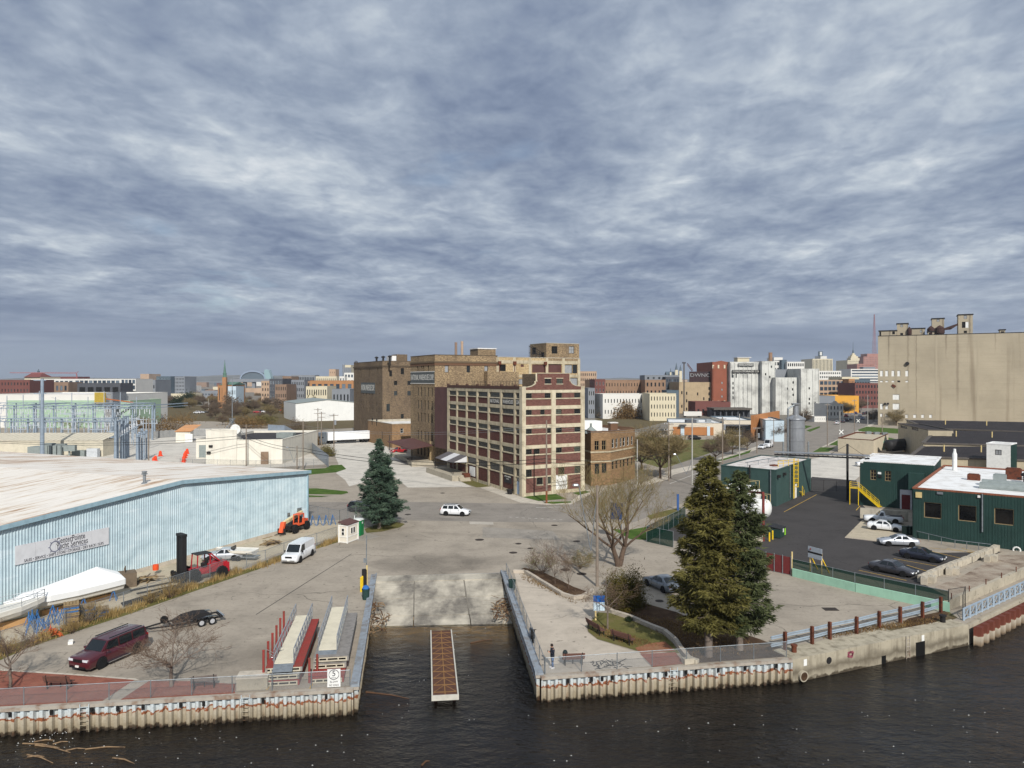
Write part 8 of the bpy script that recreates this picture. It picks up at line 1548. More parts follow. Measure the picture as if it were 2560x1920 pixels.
farb('apartment_block','white and black modern apartments behind the cold storage roof',13,1440,1536,122,720,'far_white',5,7,'dark',.6,.55,30,cols=2);farb('apartment_block','grey clad middle bay of the modern apartments',13,1496,1534,116,715,'far_slate',0,0,dep=20);farb('apartment_block','white modern apartments with dark balcony slots',13,1536,1662,130,710,'far_white',8,7,'dark',.6,.55,30,cols=2);farb('apartment_block','plain white stair top on the modern apartments',13,1440,1504,98,740,'far_white',0,0,dep=20)
mb=MB();x=XD(13,1415,600);mb.tube((x,600,0),(x,600,ZD(13,62,600)),1.7,1.5,14);o=mb.mk('brick_chimney','old_brick');tag(o,'square topped weathered brick chimney above the cold store','chimney')
t=farb('office_tower','cream ribbed office tower with a white roof box and tilted sign',13,1722,1868,108,1500,'far_cream',14,1,'dark',.4,.96,60,sill=.02);x=XD(13,1800,1510);MB().box((x-1,1520,ZD(13,108,1500)-1),18,16,7,0,0,True).mk('roof_box','far_white',t);MB().box((XD(13,1786,1500),1505,ZD(13,70,1500)),9,2,10).mk('roof_sign','far_slate',t);MB().box((XD(13,1786,1500),1503,ZD(13,70,1500)),4,1,7).mk('sign_plate','far_white',t)
t=farb('office_tower','stepped cream art deco tower with a pointed lantern',13,1976,2056,118,1400,'far_cream',9,14,'dark',.35,.5,50,z0=10);zz=ZD(13,118,1400);xc=XD(13,2016,1415)
for w_,z0,h_ in((17,0,5),(13,5,3.5),(8,8.5,3),(4,11.5,3)):MB().box((xc,1415,zz+z0-.5),w_,w_,h_,0,0,True).mk('setback','far_cream',t)
MB().lat([(2,0),(1.6,4),(.5,8),(.2,22),(0,22)],(xc,1415,zz+14),8).mk('spire','far_slate',t)
t=farb('office_tower','red brick office tower with cream upper floors beside the grain elevator',13,2092,2230,92,1600,'far_pink',12,16,'white',.35,.5,60,z0=10);MB().box((XD(13,2150,1630),1630,ZD(13,92,1600)-1),34,30,8,0,0,True).mk('setback','far_pink',t)
farb('city_block','dull red office block below the red tower',13,2046,2170,145,1300,'far_pink',12,8,'dark',.4,.5,40,z0=20)
t=farb('office_block','white curved office with dark ribbon windows',13,2000,2210,182,1100,'far_white',1,8,'sky',.97,.5,40,z0=4);MB().box((XD(13,2120,1120),1120,ZD(13,182,1100)-.5),18,12,4,0,0,True).mk('roof_house','far_grey',t)
farb('office_block','grey four storey office with wide dark windows beyond the white cold store',13,1768,1985,262,600,'far_tan',7,4,'sky',.78,.62,40,cols=3,z0=2);t=farb('turret_building','orange brick corner turret beside the wide windowed office',13,1985,2028,255,590,'brick_orange',4,4,'white',.35,.55,16)
farb('office_block','cream flat roofed block behind the wide windowed office',13,1935,2060,240,700,'far_cream',0,0,dep=30);farb('office_block','black and white apartments above the wide windowed office',13,1768,1930,196,800,'far_white',10,7,'dark',.55,.5,30);farb('office_block','dark red brick block with balconies by the far street',13,2030,2210,285,560,'far_red',8,4,'dark',.5,.5,30);farb('office_block','slate grey block behind the dark red brick one',13,2020,2140,258,640,'far_slate',6,4,'dark',.5,.4,30)
t=farb('paint_shop','bright yellow sided building above the street trees',13,1885,2058,378,480,'far_yellow',0,0,dep=30,roof='white_roof');farb('paint_shop','plain grey side wall building beside the yellow one',13,1768,1885,378,470,'far_grey',0,0,dep=30,roof='white_roof')
t=farb('corner_tavern','white two storey corner building with arched dark windows and shaped gable',13,1818,1945,438,410,'far_white',5,2,'void',.34,.55,16,z0=.6);mb=MB();x=XD(13,1885,410);z=ZD(13,438,410);mb.prism([(x-1.8,409.9),(x+1.8,409.9),(x+1.8,410.6),(x-1.8,410.6)],z-.2,z+1.0);mb.prism([(x-.9,409.9),(x+.9,409.9),(x+.9,410.6),(x-.9,410.6)],z+1.01,z+1.8);mb.mk('shaped_gable','far_white',t)
farb('low_building','low white building with graffiti by the street trees',13,1735,1818,528,375,'far_white',5,1,'dark',.3,.3,14)
t=thing('radio_mast','tall red and white lattice radio mast beyond the grain elevator','mast',(XD(8,832,1900),1900,0),w=1);xc=XD(8,832,1900);zt=ZD(8,95,1900);M('mast_red',(150,104,108),.1,.05)
for e in((-1,-1),(1,-1),(1,1),(-1,1)):MB().bar((xc+e[0]*6,1900+e[1]*6,0),(xc+e[0]*.6,1900+e[1]*.6,zt),.6).mk('leg','mast_red',t)
for k in range(18):z0,z1=zt*k/18,zt*(k+1)/18;w0,w1=6-5.4*k/18,6-5.4*(k+1)/18;MB().bar((xc-w0,1900-w0,z0),(xc+w1,1900-w1,z1),.35).bar((xc+w0,1900-w0,z0),(xc-w1,1900-w1,z1),.35).mk('brace','mast_red',t)
t=thing('twin_spired_church','distant church with slate roof and three pointed spires','church',(XD(13,710,1700),1700,0),w=1);zb=ZD(13,225,1700);
MB().box((XD(13,700,1710),1710,0),27,18,zb,0,0,True).mk('nave_wall','far_cream',t);mb=MB();X0,X1=XD(13,658,1700),XD(13,745,1700);zr=ZD(13,200,1700);mb.face([(X0,1698,zb),(X1,1698,zb),(X1,1710,zr),(X0,1710,zr)]);mb.face([(X0,1722,zb),(X0,1710,zr),(X1,1710,zr),(X1,1722,zb)]);mb.mk('nave_roof','far_slate',t)
for x,yt,r_ in((730,135,3.6),(760,152,3.6),(688,175,1.8)):X=XD(13,x,1690);zt=ZD(13,yt,1690);MB().box((X,1690,0),r_*1.7,r_*1.7,zb+(zt-zb)*.4,0,0,True).mk('tower','far_cream',t);MB().lat([(r_*.9,0),(.2,(zt-zb)*.6),(0,(zt-zb)*.6)],(X,1690,zb+(zt-zb)*.4),8).mk('spire','far_slate',t)
farb('school','long white and brick modern school with ribbon windows',12,190,455,166,640,'far_white',9,3,'sky',.7,.55,30,cols=2,z0=2);farb('school','white framed glass fronted school wing with dark bays',12,455,742,166,635,'far_white',10,3,'sky',.8,.6,30,cols=3,z0=2);farb('school','stair end of the modern school with tall glazing',12,742,834,166,630,'far_white',4,4,'sky',.75,.7,30,z0=2)
farb('school_annex','tan brick wing with tall dark openings in front of the white school',12,475,740,192,600,'far_dark',5,1,'void',.7,.8,20,sill=.05);farb('school_annex','brown brick wing in front of the white school',12,205,420,186,610,'far_brown',8,2,'sky',.5,.45,20)
farb('mill_building','red brick mill with regular windows at the edge of the substation view',12,-60,182,172,560,'far_red',12,4,'dark',.35,.45,30);t=farb('market_hall','cream hall with steep red tiled roof and cupola',12,150,248,155,900,'far_cream',10,2,'dark',.3,.5,40);X0,X1=XD(12,150,900),XD(12,248,900);zb=ZD(12,155,900);MB().face([(X0,898,zb),(X1,898,zb),(X1-4,910,zb+6),(X0+4,910,zb+6)]).face([(X0,898,zb),(X0+4,910,zb+6),(X0,925,zb)]).face([(X1,898,zb),(X1,925,zb),(X1-4,910,zb+6)]).mk('tiled_roof',M('tile_red',(116,66,62),.12,.1),t);MB().lat([(1.2,0),(1.2,1.6),(1.5,1.9),(.6,3.2),(.1,5),(0,5)],((X0+X1)/2+1,910,zb+5.6),8).mk('cupola','far_slate',t)
farb('market_hall','long low red roofed hall below the red crane',12,248,470,152,950,'tile_red',14,1,'dark',.3,.3,30)
t=thing('lattice_crane','red lattice crane boom lying low over the market roofs','crane',(XD(12,450,880),880,0),w=1);p,q=P3(XD(12,60,880),880,ZD(12,128,880)),P3(XD(12,470,880),880,ZD(12,132,880));M('crane_red',(160,96,98),.1,.3)
for z in(0,3):MB().bar(p+UP*z*.1,q+UP*z*.4,.35).mk('chord','crane_red',t)
for i in range(24):mb=MB();a,b=p.lerp(q,i/24),p.lerp(q,(i+1)/24);mb.bar(a,b+UP*1.2*(i/24),.18);mb.mk('brace','crane_red',t)
MB().bar(q,(q.x+4,880,0),.8).mk('mast','crane_red',t);MB().bar(q,(XD(12,482,880),880,ZD(12,118,880)),.4).mk('jib','crane_red',t)
t=farb('mint_warehouse','white and mint green sided warehouse behind the substation',12,-120,645,262,330,'far_white',0,0,dep=60,roof='white_roof');X0,X1=XD(12,42,330),XD(12,645,330);MB().obox((X0,329.6,0),(X1-X0,0,0),(0,.3,0),(0,0,ZD(12,297,330))).mk('mint_cladding','mint_siding',t)
for i in range(10):x=XD(12,583+i*6.6,328);MB().box((x,328.4,ZD(12,320,328)/2+ZD(12,250,328)/2),32/100,1.0,ZD(12,248,328)-ZD(12,320,328)).mk('yellow_fin',M('fin_yellow',(196,170,74),.15,.5),t)
MB().bar((XD(12,645,329),329,ZD(12,287,329)),(XD(12,815,340),340,ZD(12,310,340)),1.0,.5).mk('orange_ramp_roof','roof_orange',t);farb('mint_warehouse','lower mint green sided extension beside the yellow fins',12,646,800,300,342,'mint_siding',0,0,dep=30);farb('mint_warehouse','grey stair block behind the yellow fins',12,645,692,250,335,'far_grey',0,0,dep=12)
farb('civic_block','grey low civic block beside the white school',12,836,955,172,660,'far_grey',8,2,'dark',.5,.3,30);farb('apartment_block','dark slate apartments with white framed balconies',12,960,1048,150,800,'far_slate',9,6,'fsky',.35,.45,30);farb('apartment_block','pale slate apartments next to the dark ones',12,1048,1135,152,810,'far_grey',9,6,'dark',.4,.45,30);farb('apartment_block','flat roofed brown civic drum on the far rise',12,862,915,135,1800,'far_tan',0,0,dep=60)
farb('low_store','long low white roofed store among the bare trees',12,985,1180,208,1000,'far_white',8,1,'dark',.4,.3,30,roof='white_roof');farb('low_store','low tan warehouse with white roof beyond the railway',12,850,1180,256,800,'far_cream',8,1,'dark',.3,.25,26,roof='wroof');farb('low_store','long white shed row beyond the railway cutting',12,1180,1370,240,900,'far_grey',10,1,'sky',.5,.3,26,roof='white_roof')
t=farb('brick_church','tan brick church with green copper spire',12,1338,1428,202,560,'brick_orange',5,1,'dark',.3,.6,26);x=XD(12,1381,556);zb=ZD(12,155,556);M('copper',(92,122,110),.15,.3);MB().box((x,556,0),2.8,2.8,zb,0,0,True).mk('tower','brick_orange',t);MB().box((x,556,ZD(12,180,556)),2.4,2.4,3,0,0,True).lat([(1.5,0),(1.35,2.4),(1.7,2.7),(1.1,3.4),(.15,zb*.0+ZD(12,58,556)-zb),(0,ZD(12,58,556)-zb)],(x,556,zb),8).mk('spire','copper',t);MB().bar((x,556,ZD(12,58,556)-.5),(x,556,ZD(12,48,556)),.14).bar((x-.45,556,ZD(12,53,556)),(x+.45,556,ZD(12,53,556)),.14).mk('cross','far_dark',t);mb=MB();X0,X1=XD(12,1338,558),XD(12,1428,558);zt=ZD(12,202,560);mb.face([(X0,559.5,zt),(X1,559.5,zt),(X1,573,zt+2.2),(X0,573,zt+2.2)]);mb.face([(X1,559.5,zt),(X1,586,zt),(X1,573,zt+2.2)]);mb.face([(X0,586,zt),(X0,559.5,zt),(X0,573,zt+2.2)]);mb.mk('nave_roof','copper',t)
farb('parish_house','pale blue rendered house beside the copper spired church',12,1400,1450,212,540,'store_blue',4,2,'dark',.3,.4,16)
t=thing('stadium_roof','distant arched stadium roof with blue glass','stadium',(XD(12,1550,3000),3000,0),w=1);X0,X1=XD(12,1478,3000),XD(12,1628,3000);zb=ZD(12,165,3000);zt=ZD(12,118,3000);pts=[];mb=MB();mi=MB();n=20
for i in range(n+1):a=pi*i/n;pts.append(((X0+X1)/2-cos(a)*(X1-X0)/2,zb+sin(a)*(zt-zb)))
for(x0,z0),(x1,z1)in zip(pts[:-1],pts[1:]):mb.bar((x0,3000,z0),(x1,3000,z1),5,5);mi.face([(x0,3003,zb-20),(x1,3003,zb-20),(x1,3003,z1),(x0,3003,z0)]);mi.face([(x1,3003,z1),(x1,3120,z1*.9),(x0,3120,z0*.9),(x0,3003,z0)][::-1])
mb.mk('arch',M('arch_grey',(140,156,176),.05,.02),t);mi.mk('glazing','far_slate',t);MB().box(((X0+X1)/2,3060,0),X1-X0,100,zb,0,0,True).mk('bowl','far_grey',t)
t=thing('glass_tower','distant curved glass tower beside the stadium','tower',(XD(12,1640,3000),3000,0),w=1);X0,X1=XD(12,1618,3000),XD(12,1664,3000);z0,z1=ZD(12,105,3000),ZD(12,155,3000);mb=MB();q=[(X0+4,0),(X1,0),(X1,z1),(X1-3,z1+10),(X1-9,z0-4),(X0+9,z0),(X0+3,z0-6)];mb.face([(x,3000,z)for x,z in q]);mb.face([(x,3030,z)for x,z in q[::-1]])
for(a,b),(c,d)in zip(q,q[1:]+q[:1]):mb.face([(a,3000,b),(a,3030,b),(c,3030,d),(c,3000,d)])
mb.mk('glass_skin',M('sea_glass',(140,168,172),.08,.02,.2),t)
mb=MB();X0,X1=XD(12,1412,1500),XD(12,1920,1500);z=ZD(12,166,1500);mb.obox((X0,1500,z-6),(X1-X0,0,0),(0,16,0),(0,0,6));t=thing('viaduct','long blue grey motorway viaduct below the stadium','bridge',(X0,1500,0),w=1);mb.mk('deck','far_grey',t)
for i in range(9):x=X0+(X1-X0)*(i+.5)/9;MB().box((x,1508,0),6,8,z-6,0,0,True).mk('pier','far_grey',t)
for x0,x1,yt,d,m_,nx,ny,st_,lab in((1606,1655,178,640,'far_tan',3,4,'dark','narrow tan loft building beside the grey apartments'),(1655,1736,166,600,'far_dark',5,4,'fsky','dark grey apartments with projecting balconies'),(1736,1790,150,760,'far_brown',8,5,'dark','brown brick loft behind the grey apartments'),(1790,1870,172,590,'far_grey',7,4,'dark','grey stone office with a glazed top floor'),(1870,1906,178,600,'old_brick',2,3,'void','blank brick gable building beside the grey stone office'),(1690,1760,200,560,'far_brown',6,3,'dark','low brown brick block below the dark grey apartments'),(1790,1935,142,1200,'far_grey',14,2,'dark','long distant grey warehouse on the skyline'),(1936,2068,150,800,'far_yellow',0,0,'dark',''),(1905,2172,176,560,'brick_orange',7,2,'sky','orange brown framed office with long dark windows'),(1880,2010,212,500,'far_cream',9,2,'dark','pale stone two storey works in front of the orange brown office'),(2115,2192,128,700,'far_white',4,5,'sky','white office block with long ribbon windows'),(2085,2118,150,690,'far_white',2,4,'sky','lower white wing of the ribbon windowed office'),(2040,2150,228,470,'far_grey',5,1,'dark','small grey gabled sheds below the orange brown office')):
 if lab:farb('city_block',lab,12,x0,x1,yt,d,m_,nx,ny,st_,.6 if 'long' in lab or 'framed' in lab else .42,.5,26,cols=3 if 'long dark' in lab else 1)
farb('brewery','pale yellow brick brewery with arched windows',12,1940,2068,150,800,'far_cream',10,3,'dark',.35,.5,30);farb('brewery','square tan tower rising from the pale yellow brewery',12,2022,2062,106,806,'far_tan',3,6,'dark',.2,.3,16);t=farb('silo_house','pale concrete silo block on the skyline',12,2106,2156,80,900,'far_cream',4,6,'dark',.3,.35,20)
for i in range(4):x=XD(12,2112+i*13,896);MB().tube((x,896,0),(x,896,ZD(12,95-(i==0)*18,896)),1.5,1.5,12).mk('silo','far_grey',t)
t=thing('water_tower','dark water tower on legs peeping over the tan warehouse','water tower',(XD(12,2188,640),640,0),w=1);x=XD(12,2188,640);zt=ZD(12,60,640);MB().lat([(.2,-3.8),(1.7,-3.5),(1.8,-.4),(1.2,.4),(.1,1)],(x,640,zt),12).mk('tank','far_dark',t)
for e in((-1.2,-1.2),(1.2,-1.2),(1.2,1.2),(-1.2,1.2)):MB().bar((x+e[0]*1.4,640+e[1]*1.4,0),(x+e[0],640+e[1],zt-3.5),.3).mk('leg','far_dark',t)
for x,yt,lab in((368,132,'darker of two distant brick chimneys'),(424,122,'paler of two distant brick chimneys')):
 X=XD(4,x,900);o=MB().lat([(2.2,0),(1.5,ZD(4,yt,900)-3),(1.7,ZD(4,yt,900)-2.7),(1.6,ZD(4,yt,900)),(1.2,ZD(4,yt,900))],(X,900,0),14).mk('brick_chimney','far_brown' if x<400 else 'far_tan');tag(o,lab+' above the warehouse roof','chimney')
random.seed(17);FM=[('far_tan','tan'),('far_brown','brown brick'),('far_red','red brick'),('far_white','white'),('far_grey','grey'),('far_cream','cream'),('far_slate','slate grey')]
def filler(n,x0,x1,k,ya,yb,h0,h1,where):
 for i in range(n):
  y=rnd(ya,yb);v=K[k][1]+y*K[k][2];d=F_PX*CAM_H/(v-HOR);x=x0+(x1-x0)*(i+rnd(.1,.9))/n;w_=rnd(10,26)*(1+d/3000);X=XD(k,x,d);zt=rnd(h0,h1);m_,cn=random.choice(FM);nx=max(3,int(w_/5));ny=max(1,min(6,int(zt/4)))
  block('city_block',f'small distant {cn} block {where}',rect((X,d),(X+w_,d+rnd(-4,4)),rnd(12,24)),zt,m_,'white_roof' if rnd(0,1)<.5 else 'flat_roof',{0:grid(w_,1.2,zt-.6,nx,ny,.4,.45,1,'dark')}if d<1100 else None,.4,0,m_,'building',f'distant {cn} blocks {where}',.1)
filler(34,-60,2180,12,196,232,6,16,'on the western skyline');filler(26,850,2150,12,232,262,4.5,9,'among the western trees');filler(18,0,1000,13,290,330,10,24,'behind the mill roofs');filler(12,1700,2300,13,285,330,10,30,'below the downtown towers')
def hill_mat():
 t=NT('hill_woods');n=t.noise(.02,6,.7);c=t.ramp(n,[(.3,srgb(84,86,84)),(.5,srgb(104,104,100)),(.7,srgb(124,122,118))]);n2=t.noise(.006,3);c=t.mix(t.rng(n2,.5,.6,0,.5),c,srgb(140,140,140));MATS['hill_woods']=t.end(c,.95,0,.05)
hill_mat();mb=MB();random.seed(4);N_=160;tops=[]
for i in range(N_+1):x=-5200+11400*i/N_;tops.append((x,26+20*(.5+.5*sin(i*.13+1))*(.75 if x>0 else 1)+rnd(-2.5,2.5)+6*sin(i*.41)))
for(x0,z0),(x1,z1)in zip(tops[:-1],tops[1:]):mb.face([(x0,3600,0),(x1,3600,0),(x1,4300,z1),(x0,4300,z0)]);mb.face([(x0,4300,z0),(x1,4300,z1),(x1,5400,z1*.8),(x0,5400,z0*.8)])
struct('hills',mb,'hill_woods')
cols=['paint_white','paint_silver','paint_black','paint_grey','paint_blue','paint_red','paint_navy'];cn={'paint_white':'white','paint_silver':'silver','paint_black':'black','paint_grey':'grey','paint_blue':'blue','paint_red':'red','paint_navy':'navy'}
def far_car(k,x,y,ang,col,kind='sedan',where='',z=.014):g=G(k,x,y);return car('parked_car',f'{cn[col]} {kind if kind != "suv" else "sport utility"} car {where}',kind,col,(g.x,g.y,z),ang,'car','rim',f'{cn[col]} cars {where}')
for i,(x,y)in enumerate(((1212,378),(1235,376),(1262,374),(1330,372),(1350,371),(1580,374),(1605,370),(1628,372))):far_car(12,x,y,rnd(-.2,.2)+(0 if i%2 else 3.14),cols[i%7],'sedan' if i%3 else 'suv','in the far railway car park')
far_car(12,1695,371,.1,'paint_white','pickup','in the far railway car park');far_car(12,1722,364,.1,'paint_red','suv','in the far railway car park')
st_d=(G(8,860,985)-G(8,400,1160)).normalized();sa=atan2(st_d.y,st_d.x)
for i,(x,y)in enumerate(((490,1108),(545,1093),(580,1082),(610,1072),(575,1040),(630,1025),(660,1015),(700,1035),(735,1020),(765,1008),(690,1000))):far_car(8,x,y,sa,cols[(i*3)%7],'sedan' if i%2 else 'suv','parked along the far street')
far_car(8,722,1065,sa+3.14,'paint_blue','suv','driving down the far street');far_car(7,1240,808,.3,'paint_black','suv','beside the low tan store');far_car(7,1862,892,sa+3.14,'paint_white','sedan','at the kerb behind the teal works')
g=G(7,1920,880);t=car('delivery_van','white high roofed delivery van with a red stripe at the kerb','van','paint_white',(g.x,g.y,.014),sa+3.14,'van');t.scale=(1,1,1.25)
g=G(11,775,1335);t=car('works_van','white works van with a red flame logo behind the green wing','van','paint_white',(g.x+2.6,g.y,.014),3.0,'van')
def bark_mat(name,c):M(name,c,.3,3,.95)
bark_mat('bark_grey',(120,108,98));bark_mat('bark_brown',(96,80,68));bark_mat('twig_brown',(118,98,82));bark_mat('twig_bud',(136,120,84));bark_mat('twig_far',(112,96,80))
def leafy(name,c1,c2,c3):
 t=NT(name);oi=t.N.new('ShaderNodeObjectInfo');n=t.noise(.9,4,.6);col=t.ramp(n,[(.28,srgb(*c1)),(.5,srgb(*c2)),(.74,srgb(*c3))]);n2=t.noise(6,3,.6);col=t.mix(t.rng(n2,.4,.75,0,.45),col,srgb(*c1))
 tl=t.N.new('ShaderNodeBsdfTranslucent');t.link(col,tl.inputs[0]);ms=t.N.new('ShaderNodeMixShader');ms.inputs[0].default_value=.25;t.end(col,.75,0,.2);t.link(t.b.outputs[0],ms.inputs[1]);t.link(tl.outputs[0],ms.inputs[2]);t.link(ms.outputs[0],t.out.inputs[0]);MATS[name]=t.m
leafy('needle_olive',(70,66,34),(102,97,50),(134,126,70));leafy('needle_green',(58,66,42),(84,92,58),(114,118,78));leafy('needle_blue',(58,76,62),(82,102,84),(114,132,110));leafy('juniper',(56,52,22),(92,84,34),(120,106,46));leafy('bush_brown',(92,72,48),(128,102,64),(158,130,84));leafy('bush_olive',(84,78,46),(116,108,62),(142,132,80));leafy('evergreen_dark',(30,42,26),(46,60,36),(60,74,44));leafy('weed_gold',(128,106,66),(168,142,92),(196,172,118));leafy('bud_green',(96,106,52),(128,136,70),(150,150,92))
def seg_mesh(name,segs,mat,nside=3):
 s=np.asarray(segs,float);n=len(s);p,q,r0,r1=s[:,0:3],s[:,3:6],s[:,6],s[:,7];d=q-p;d/=np.linalg.norm(d,axis=1)[:,None]+1e-9
 up=np.where(np.abs(d[:,2:3])<.9,np.array([[0,0,1.]]),np.array([[1.,0,0]]));a=np.cross(d,up);a/=np.linalg.norm(a,axis=1)[:,None];b=np.cross(d,a)
 V=np.zeros((n,2*nside,3))
 for k in range(nside):
  t=2*pi*k/nside;o=a*cos(t)+b*sin(t);V[:,k]=p+o*r0[:,None];V[:,nside+k]=q+o*r1[:,None]
 base=(np.arange(n)*2*nside)[:,None];F=[]
 for k in range(nside):k2=(k+1)%nside;F.append(np.concatenate([base+k,base+k2,base+nside+k2,base+nside+k],axis=1))
 return np_mesh(name,V.reshape(-1,3),np.stack(F,1).reshape(-1,4),mat)
def np_mesh(name,V,F,mat):
 me=bpy.data.meshes.new(name);nv,nf=len(V),len(F);k=F.shape[1];me.vertices.add(nv);me.vertices.foreach_set('co',np.ascontiguousarray(V,dtype=np.float32).ravel());me.loops.add(nf*k);me.loops.foreach_set('vertex_index',np.ascontiguousarray(F,dtype=np.int32).ravel());me.polygons.add(nf);me.polygons.foreach_set('loop_start',np.arange(0,nf*k,k,dtype=np.int32));me.polygons.foreach_set('loop_total',np.full(nf,k,dtype=np.int32));me.materials.append(MATS[mat]);me.update(calc_edges=True);me.validate();return me
def grow_tree(seed,H,trunk_h,spread,stems=1,r=.2,levels=4,up=.35,kids=(6,6,5,4),lean=0.0):
 rg=random.Random(seed);thick=[];thin=[]
 def branch(p,d,L_,r0,lv):
  n=5 if lv<2 else 3 if lv<4 else 2;pts=[(p,r0)];q=Vector(p);dd=Vector(d)
  for i in range(n):
   dd=(dd+P3(rg.gauss(0,.16),rg.gauss(0,.16),rg.gauss(.05*up*2,.10))).normalized();nq=q+dd*(L_/n);ra,rb=r0*(1-.75*i/n),r0*(1-.75*(i+1)/n);(thick if lv<2 else thin).append((*q,*nq,ra,rb));q=nq;pts.append((q.copy(),rb))
  if lv>=levels:return
  k=kids[min(lv,len(kids)-1)]
  for j in range(k):
   f=(.35 if lv else .0)+(.65 if lv else 1.0)*(j+rg.random())/k;i=min(n-1,int(f*n));bp,br=pts[i];bp=bp.lerp(pts[i+1][0],f*n-i if f*n-i<1 else 1);az=rg.uniform(0,tau)
   side=P3(cos(az),sin(az),0);side=(side-dd*side.dot(dd)*.6).normalized();nd=(dd*rg.uniform(.45,.85)+side*rg.uniform(.6,1.0)+P3(0,0,up*rg.uniform(.2,1))).normalized();branch(bp,nd,L_*rg.uniform(.42,.68),max(.004,br*.55),lv+1)
 for s in range(stems):
  a=s*tau/max(1,stems)+.5;d=P3(cos(a)*(.35 if stems>1 else lean),sin(a)*(.35 if stems>1 else 0),1).normalized();q=P3(cos(a)*.12*(stems>1),sin(a)*.12*(stems>1),0);m=4;rr=r
  for i in range(m):nd=(d+P3(rg.gauss(0,.05),rg.gauss(0,.05),0)).normalized();nq=q+nd*(trunk_h/m);thick.append((*q,*nq,rr,rr*.92));q=nq;rr*=.92
  nl=kids[0]
  for j in range(nl):
   az=j*tau/nl+rg.uniform(-.3,.3);nd=P3(cos(az)*spread/H,sin(az)*spread/H,rg.uniform(.5,1.1)).normalized();branch(q-P3(0,0,rg.uniform(0,trunk_h*.25)),nd,(H-trunk_h)*rg.uniform(.6,.9),rr*.62,1)
  branch(q,d,(H-trunk_h)*.85,rr*.75,1)
 return thick,thin
TREES={}
def btree(key,label,loc,H=10,trunk_h=3,spread=8,stems=1,r=.2,levels=4,seed=1,up=.35,kids=(6,6,5,4),twig='twig_brown',bark='bark_grey',rz=0.0,sc=1.0,grp=None,name='bare_tree',buds=0,cat='tree',lean=0.0,tmin=.007):
 if key not in TREES:
  th,tn=grow_tree(seed,H,trunk_h,spread,stems,r,levels,up,kids,lean);zz=max(s[5]for s in th+tn);f=H/zz
  th=[(*[c*f for c in s[:6]],s[6],s[7])for s in th];tn=[(*[c*f for c in s[:6]],max(s[6],tmin),max(s[7],tmin*.7))for s in tn]
  bm=None
  if buds:
   rg=np.random.default_rng(seed);e=np.array([s[3:6]for s in tn]);e=e[rg.integers(0,len(e),buds)]+rg.normal(0,.12,(buds,3));bm=flakes('buds',e,.06,'bud_green' if buds>0 else twig,rg)
  TREES[key]=(seg_mesh('trunk',th,bark,6),seg_mesh('crown',tn,twig,3),bm)
 t=thing(name,label,cat,tuple(loc),rz,grp);t.scale=(sc,sc,sc);a,b,c=TREES[key];obj('trunk',a,t);o=obj('crown',b,t)
 if c:obj('buds',c,o)
 return t
def flakes(name,P,size,mat,rg,stretch=1.0,D=None):
 n=len(P);a=rg.normal(0,1,(n,3));a/=np.linalg.norm(a,axis=1)[:,None]
 if D is not None:a=D+a*.45;a/=np.linalg.norm(a,axis=1)[:,None]
 b=np.cross(a,rg.normal(0,1,(n,3)));b/=np.linalg.norm(b,axis=1)[:,None]+1e-9;s=size*rg.uniform(.6,1.4,(n,1));V=np.stack([P-a*s*stretch*.5-b*s*.35,P-a*s*stretch*.5+b*s*.35,P+a*s*stretch],1).reshape(-1,3)
 return np_mesh(name,V,np.arange(3*n).reshape(-1,3),mat)
def conifer(label,loc,H,R,z0,seed,mat,trunk_r=.25,rz=0.0,name='spruce_tree',dens=1.0,droop=.25,power=.8):
 rg=np.random.default_rng(seed);t=thing(name,label,'tree',tuple(loc),rz);segs=[(0,0,0,0,0,H*.5,trunk_r,trunk_r*.62),(0,0,H*.5,.05,0,H*.97,trunk_r*.62,.02)];tw=[];PP=[];DD=[]
 n=int(H*2.6*dens)+6
 for i in range(n):
  f=(i+.5)/n;z=z0+(H-z0)*f**.95;nb=int(rg.integers(6,10)*(1-.35*f))or 3;a0=rg.uniform(0,6.28)
  for j in range(nb):
   az=a0+j*tau/nb+rg.normal(0,.18);prof=(1-f)**power*(.6+.4*min(1,f*7));lump=1+.28*sin(az*2.0+f*23+seed)+.2*sin(az*3.0-f*41+seed*2);l=R*prof*rg.uniform(.7,1.1)*lump+.12
   o=np.array([cos(az),sin(az),0]);m=6;prev=np.array([0,0,z]);zz=z;cov=rg.choice([.25,1.0,1.25],p=[.22,.5,.28])
   for k in range(1,m+1):
    u=k/m;cur=np.array([0,0,z+(.35*f)*l*u])+o*l*u+np.array([0,0,-droop*l*(u-u*u*.75)]);cur+=rg.normal(0,.03*l,3);tw.append((*prev,*cur,.05*(1-u)*trunk_r*3+.008,.03*(1-u)*trunk_r*3+.005));nn=int((5+34*u*u)*max(.4,min(1.25,l/1.6))*cov)
    c=prev+(cur-prev)*rg.uniform(0,1,(nn,1));sd=(.10+.16*l*(.35+.3*sin(u*3.0)))*min(1,.35+l*.35);sp=np.cross(o,[0,0,1]);off=sp*rg.normal(0,sd,(nn,1))+np.array([0,0,1])*rg.normal(-.04,.11*min(1.0,.4+l*.3),(nn,1));PP.append(c+off);dirn=o*.6+np.sign(off@sp)[:,None]*sp*.6+np.array([0,0,-.12]);DD.append(dirn);prev=cur
 obj('trunk',seg_mesh('trunk',segs,'bark_grey',8),t);o=obj('crown',flakes('crown',np.concatenate(PP),.15,mat,rg,1.9,np.concatenate(DD)),t);obj('branch',seg_mesh('branch',tw,'bark_grey',3),o);return t
conifer('dense blue green spruce on the street corner island',G(5,1135,225),13.0,3.7,1.2,3,'needle_blue',.28);conifer('shorter spruce close behind the street corner spruce',G(5,1196,172),10.0,2.6,1.0,4,'needle_blue',.22)
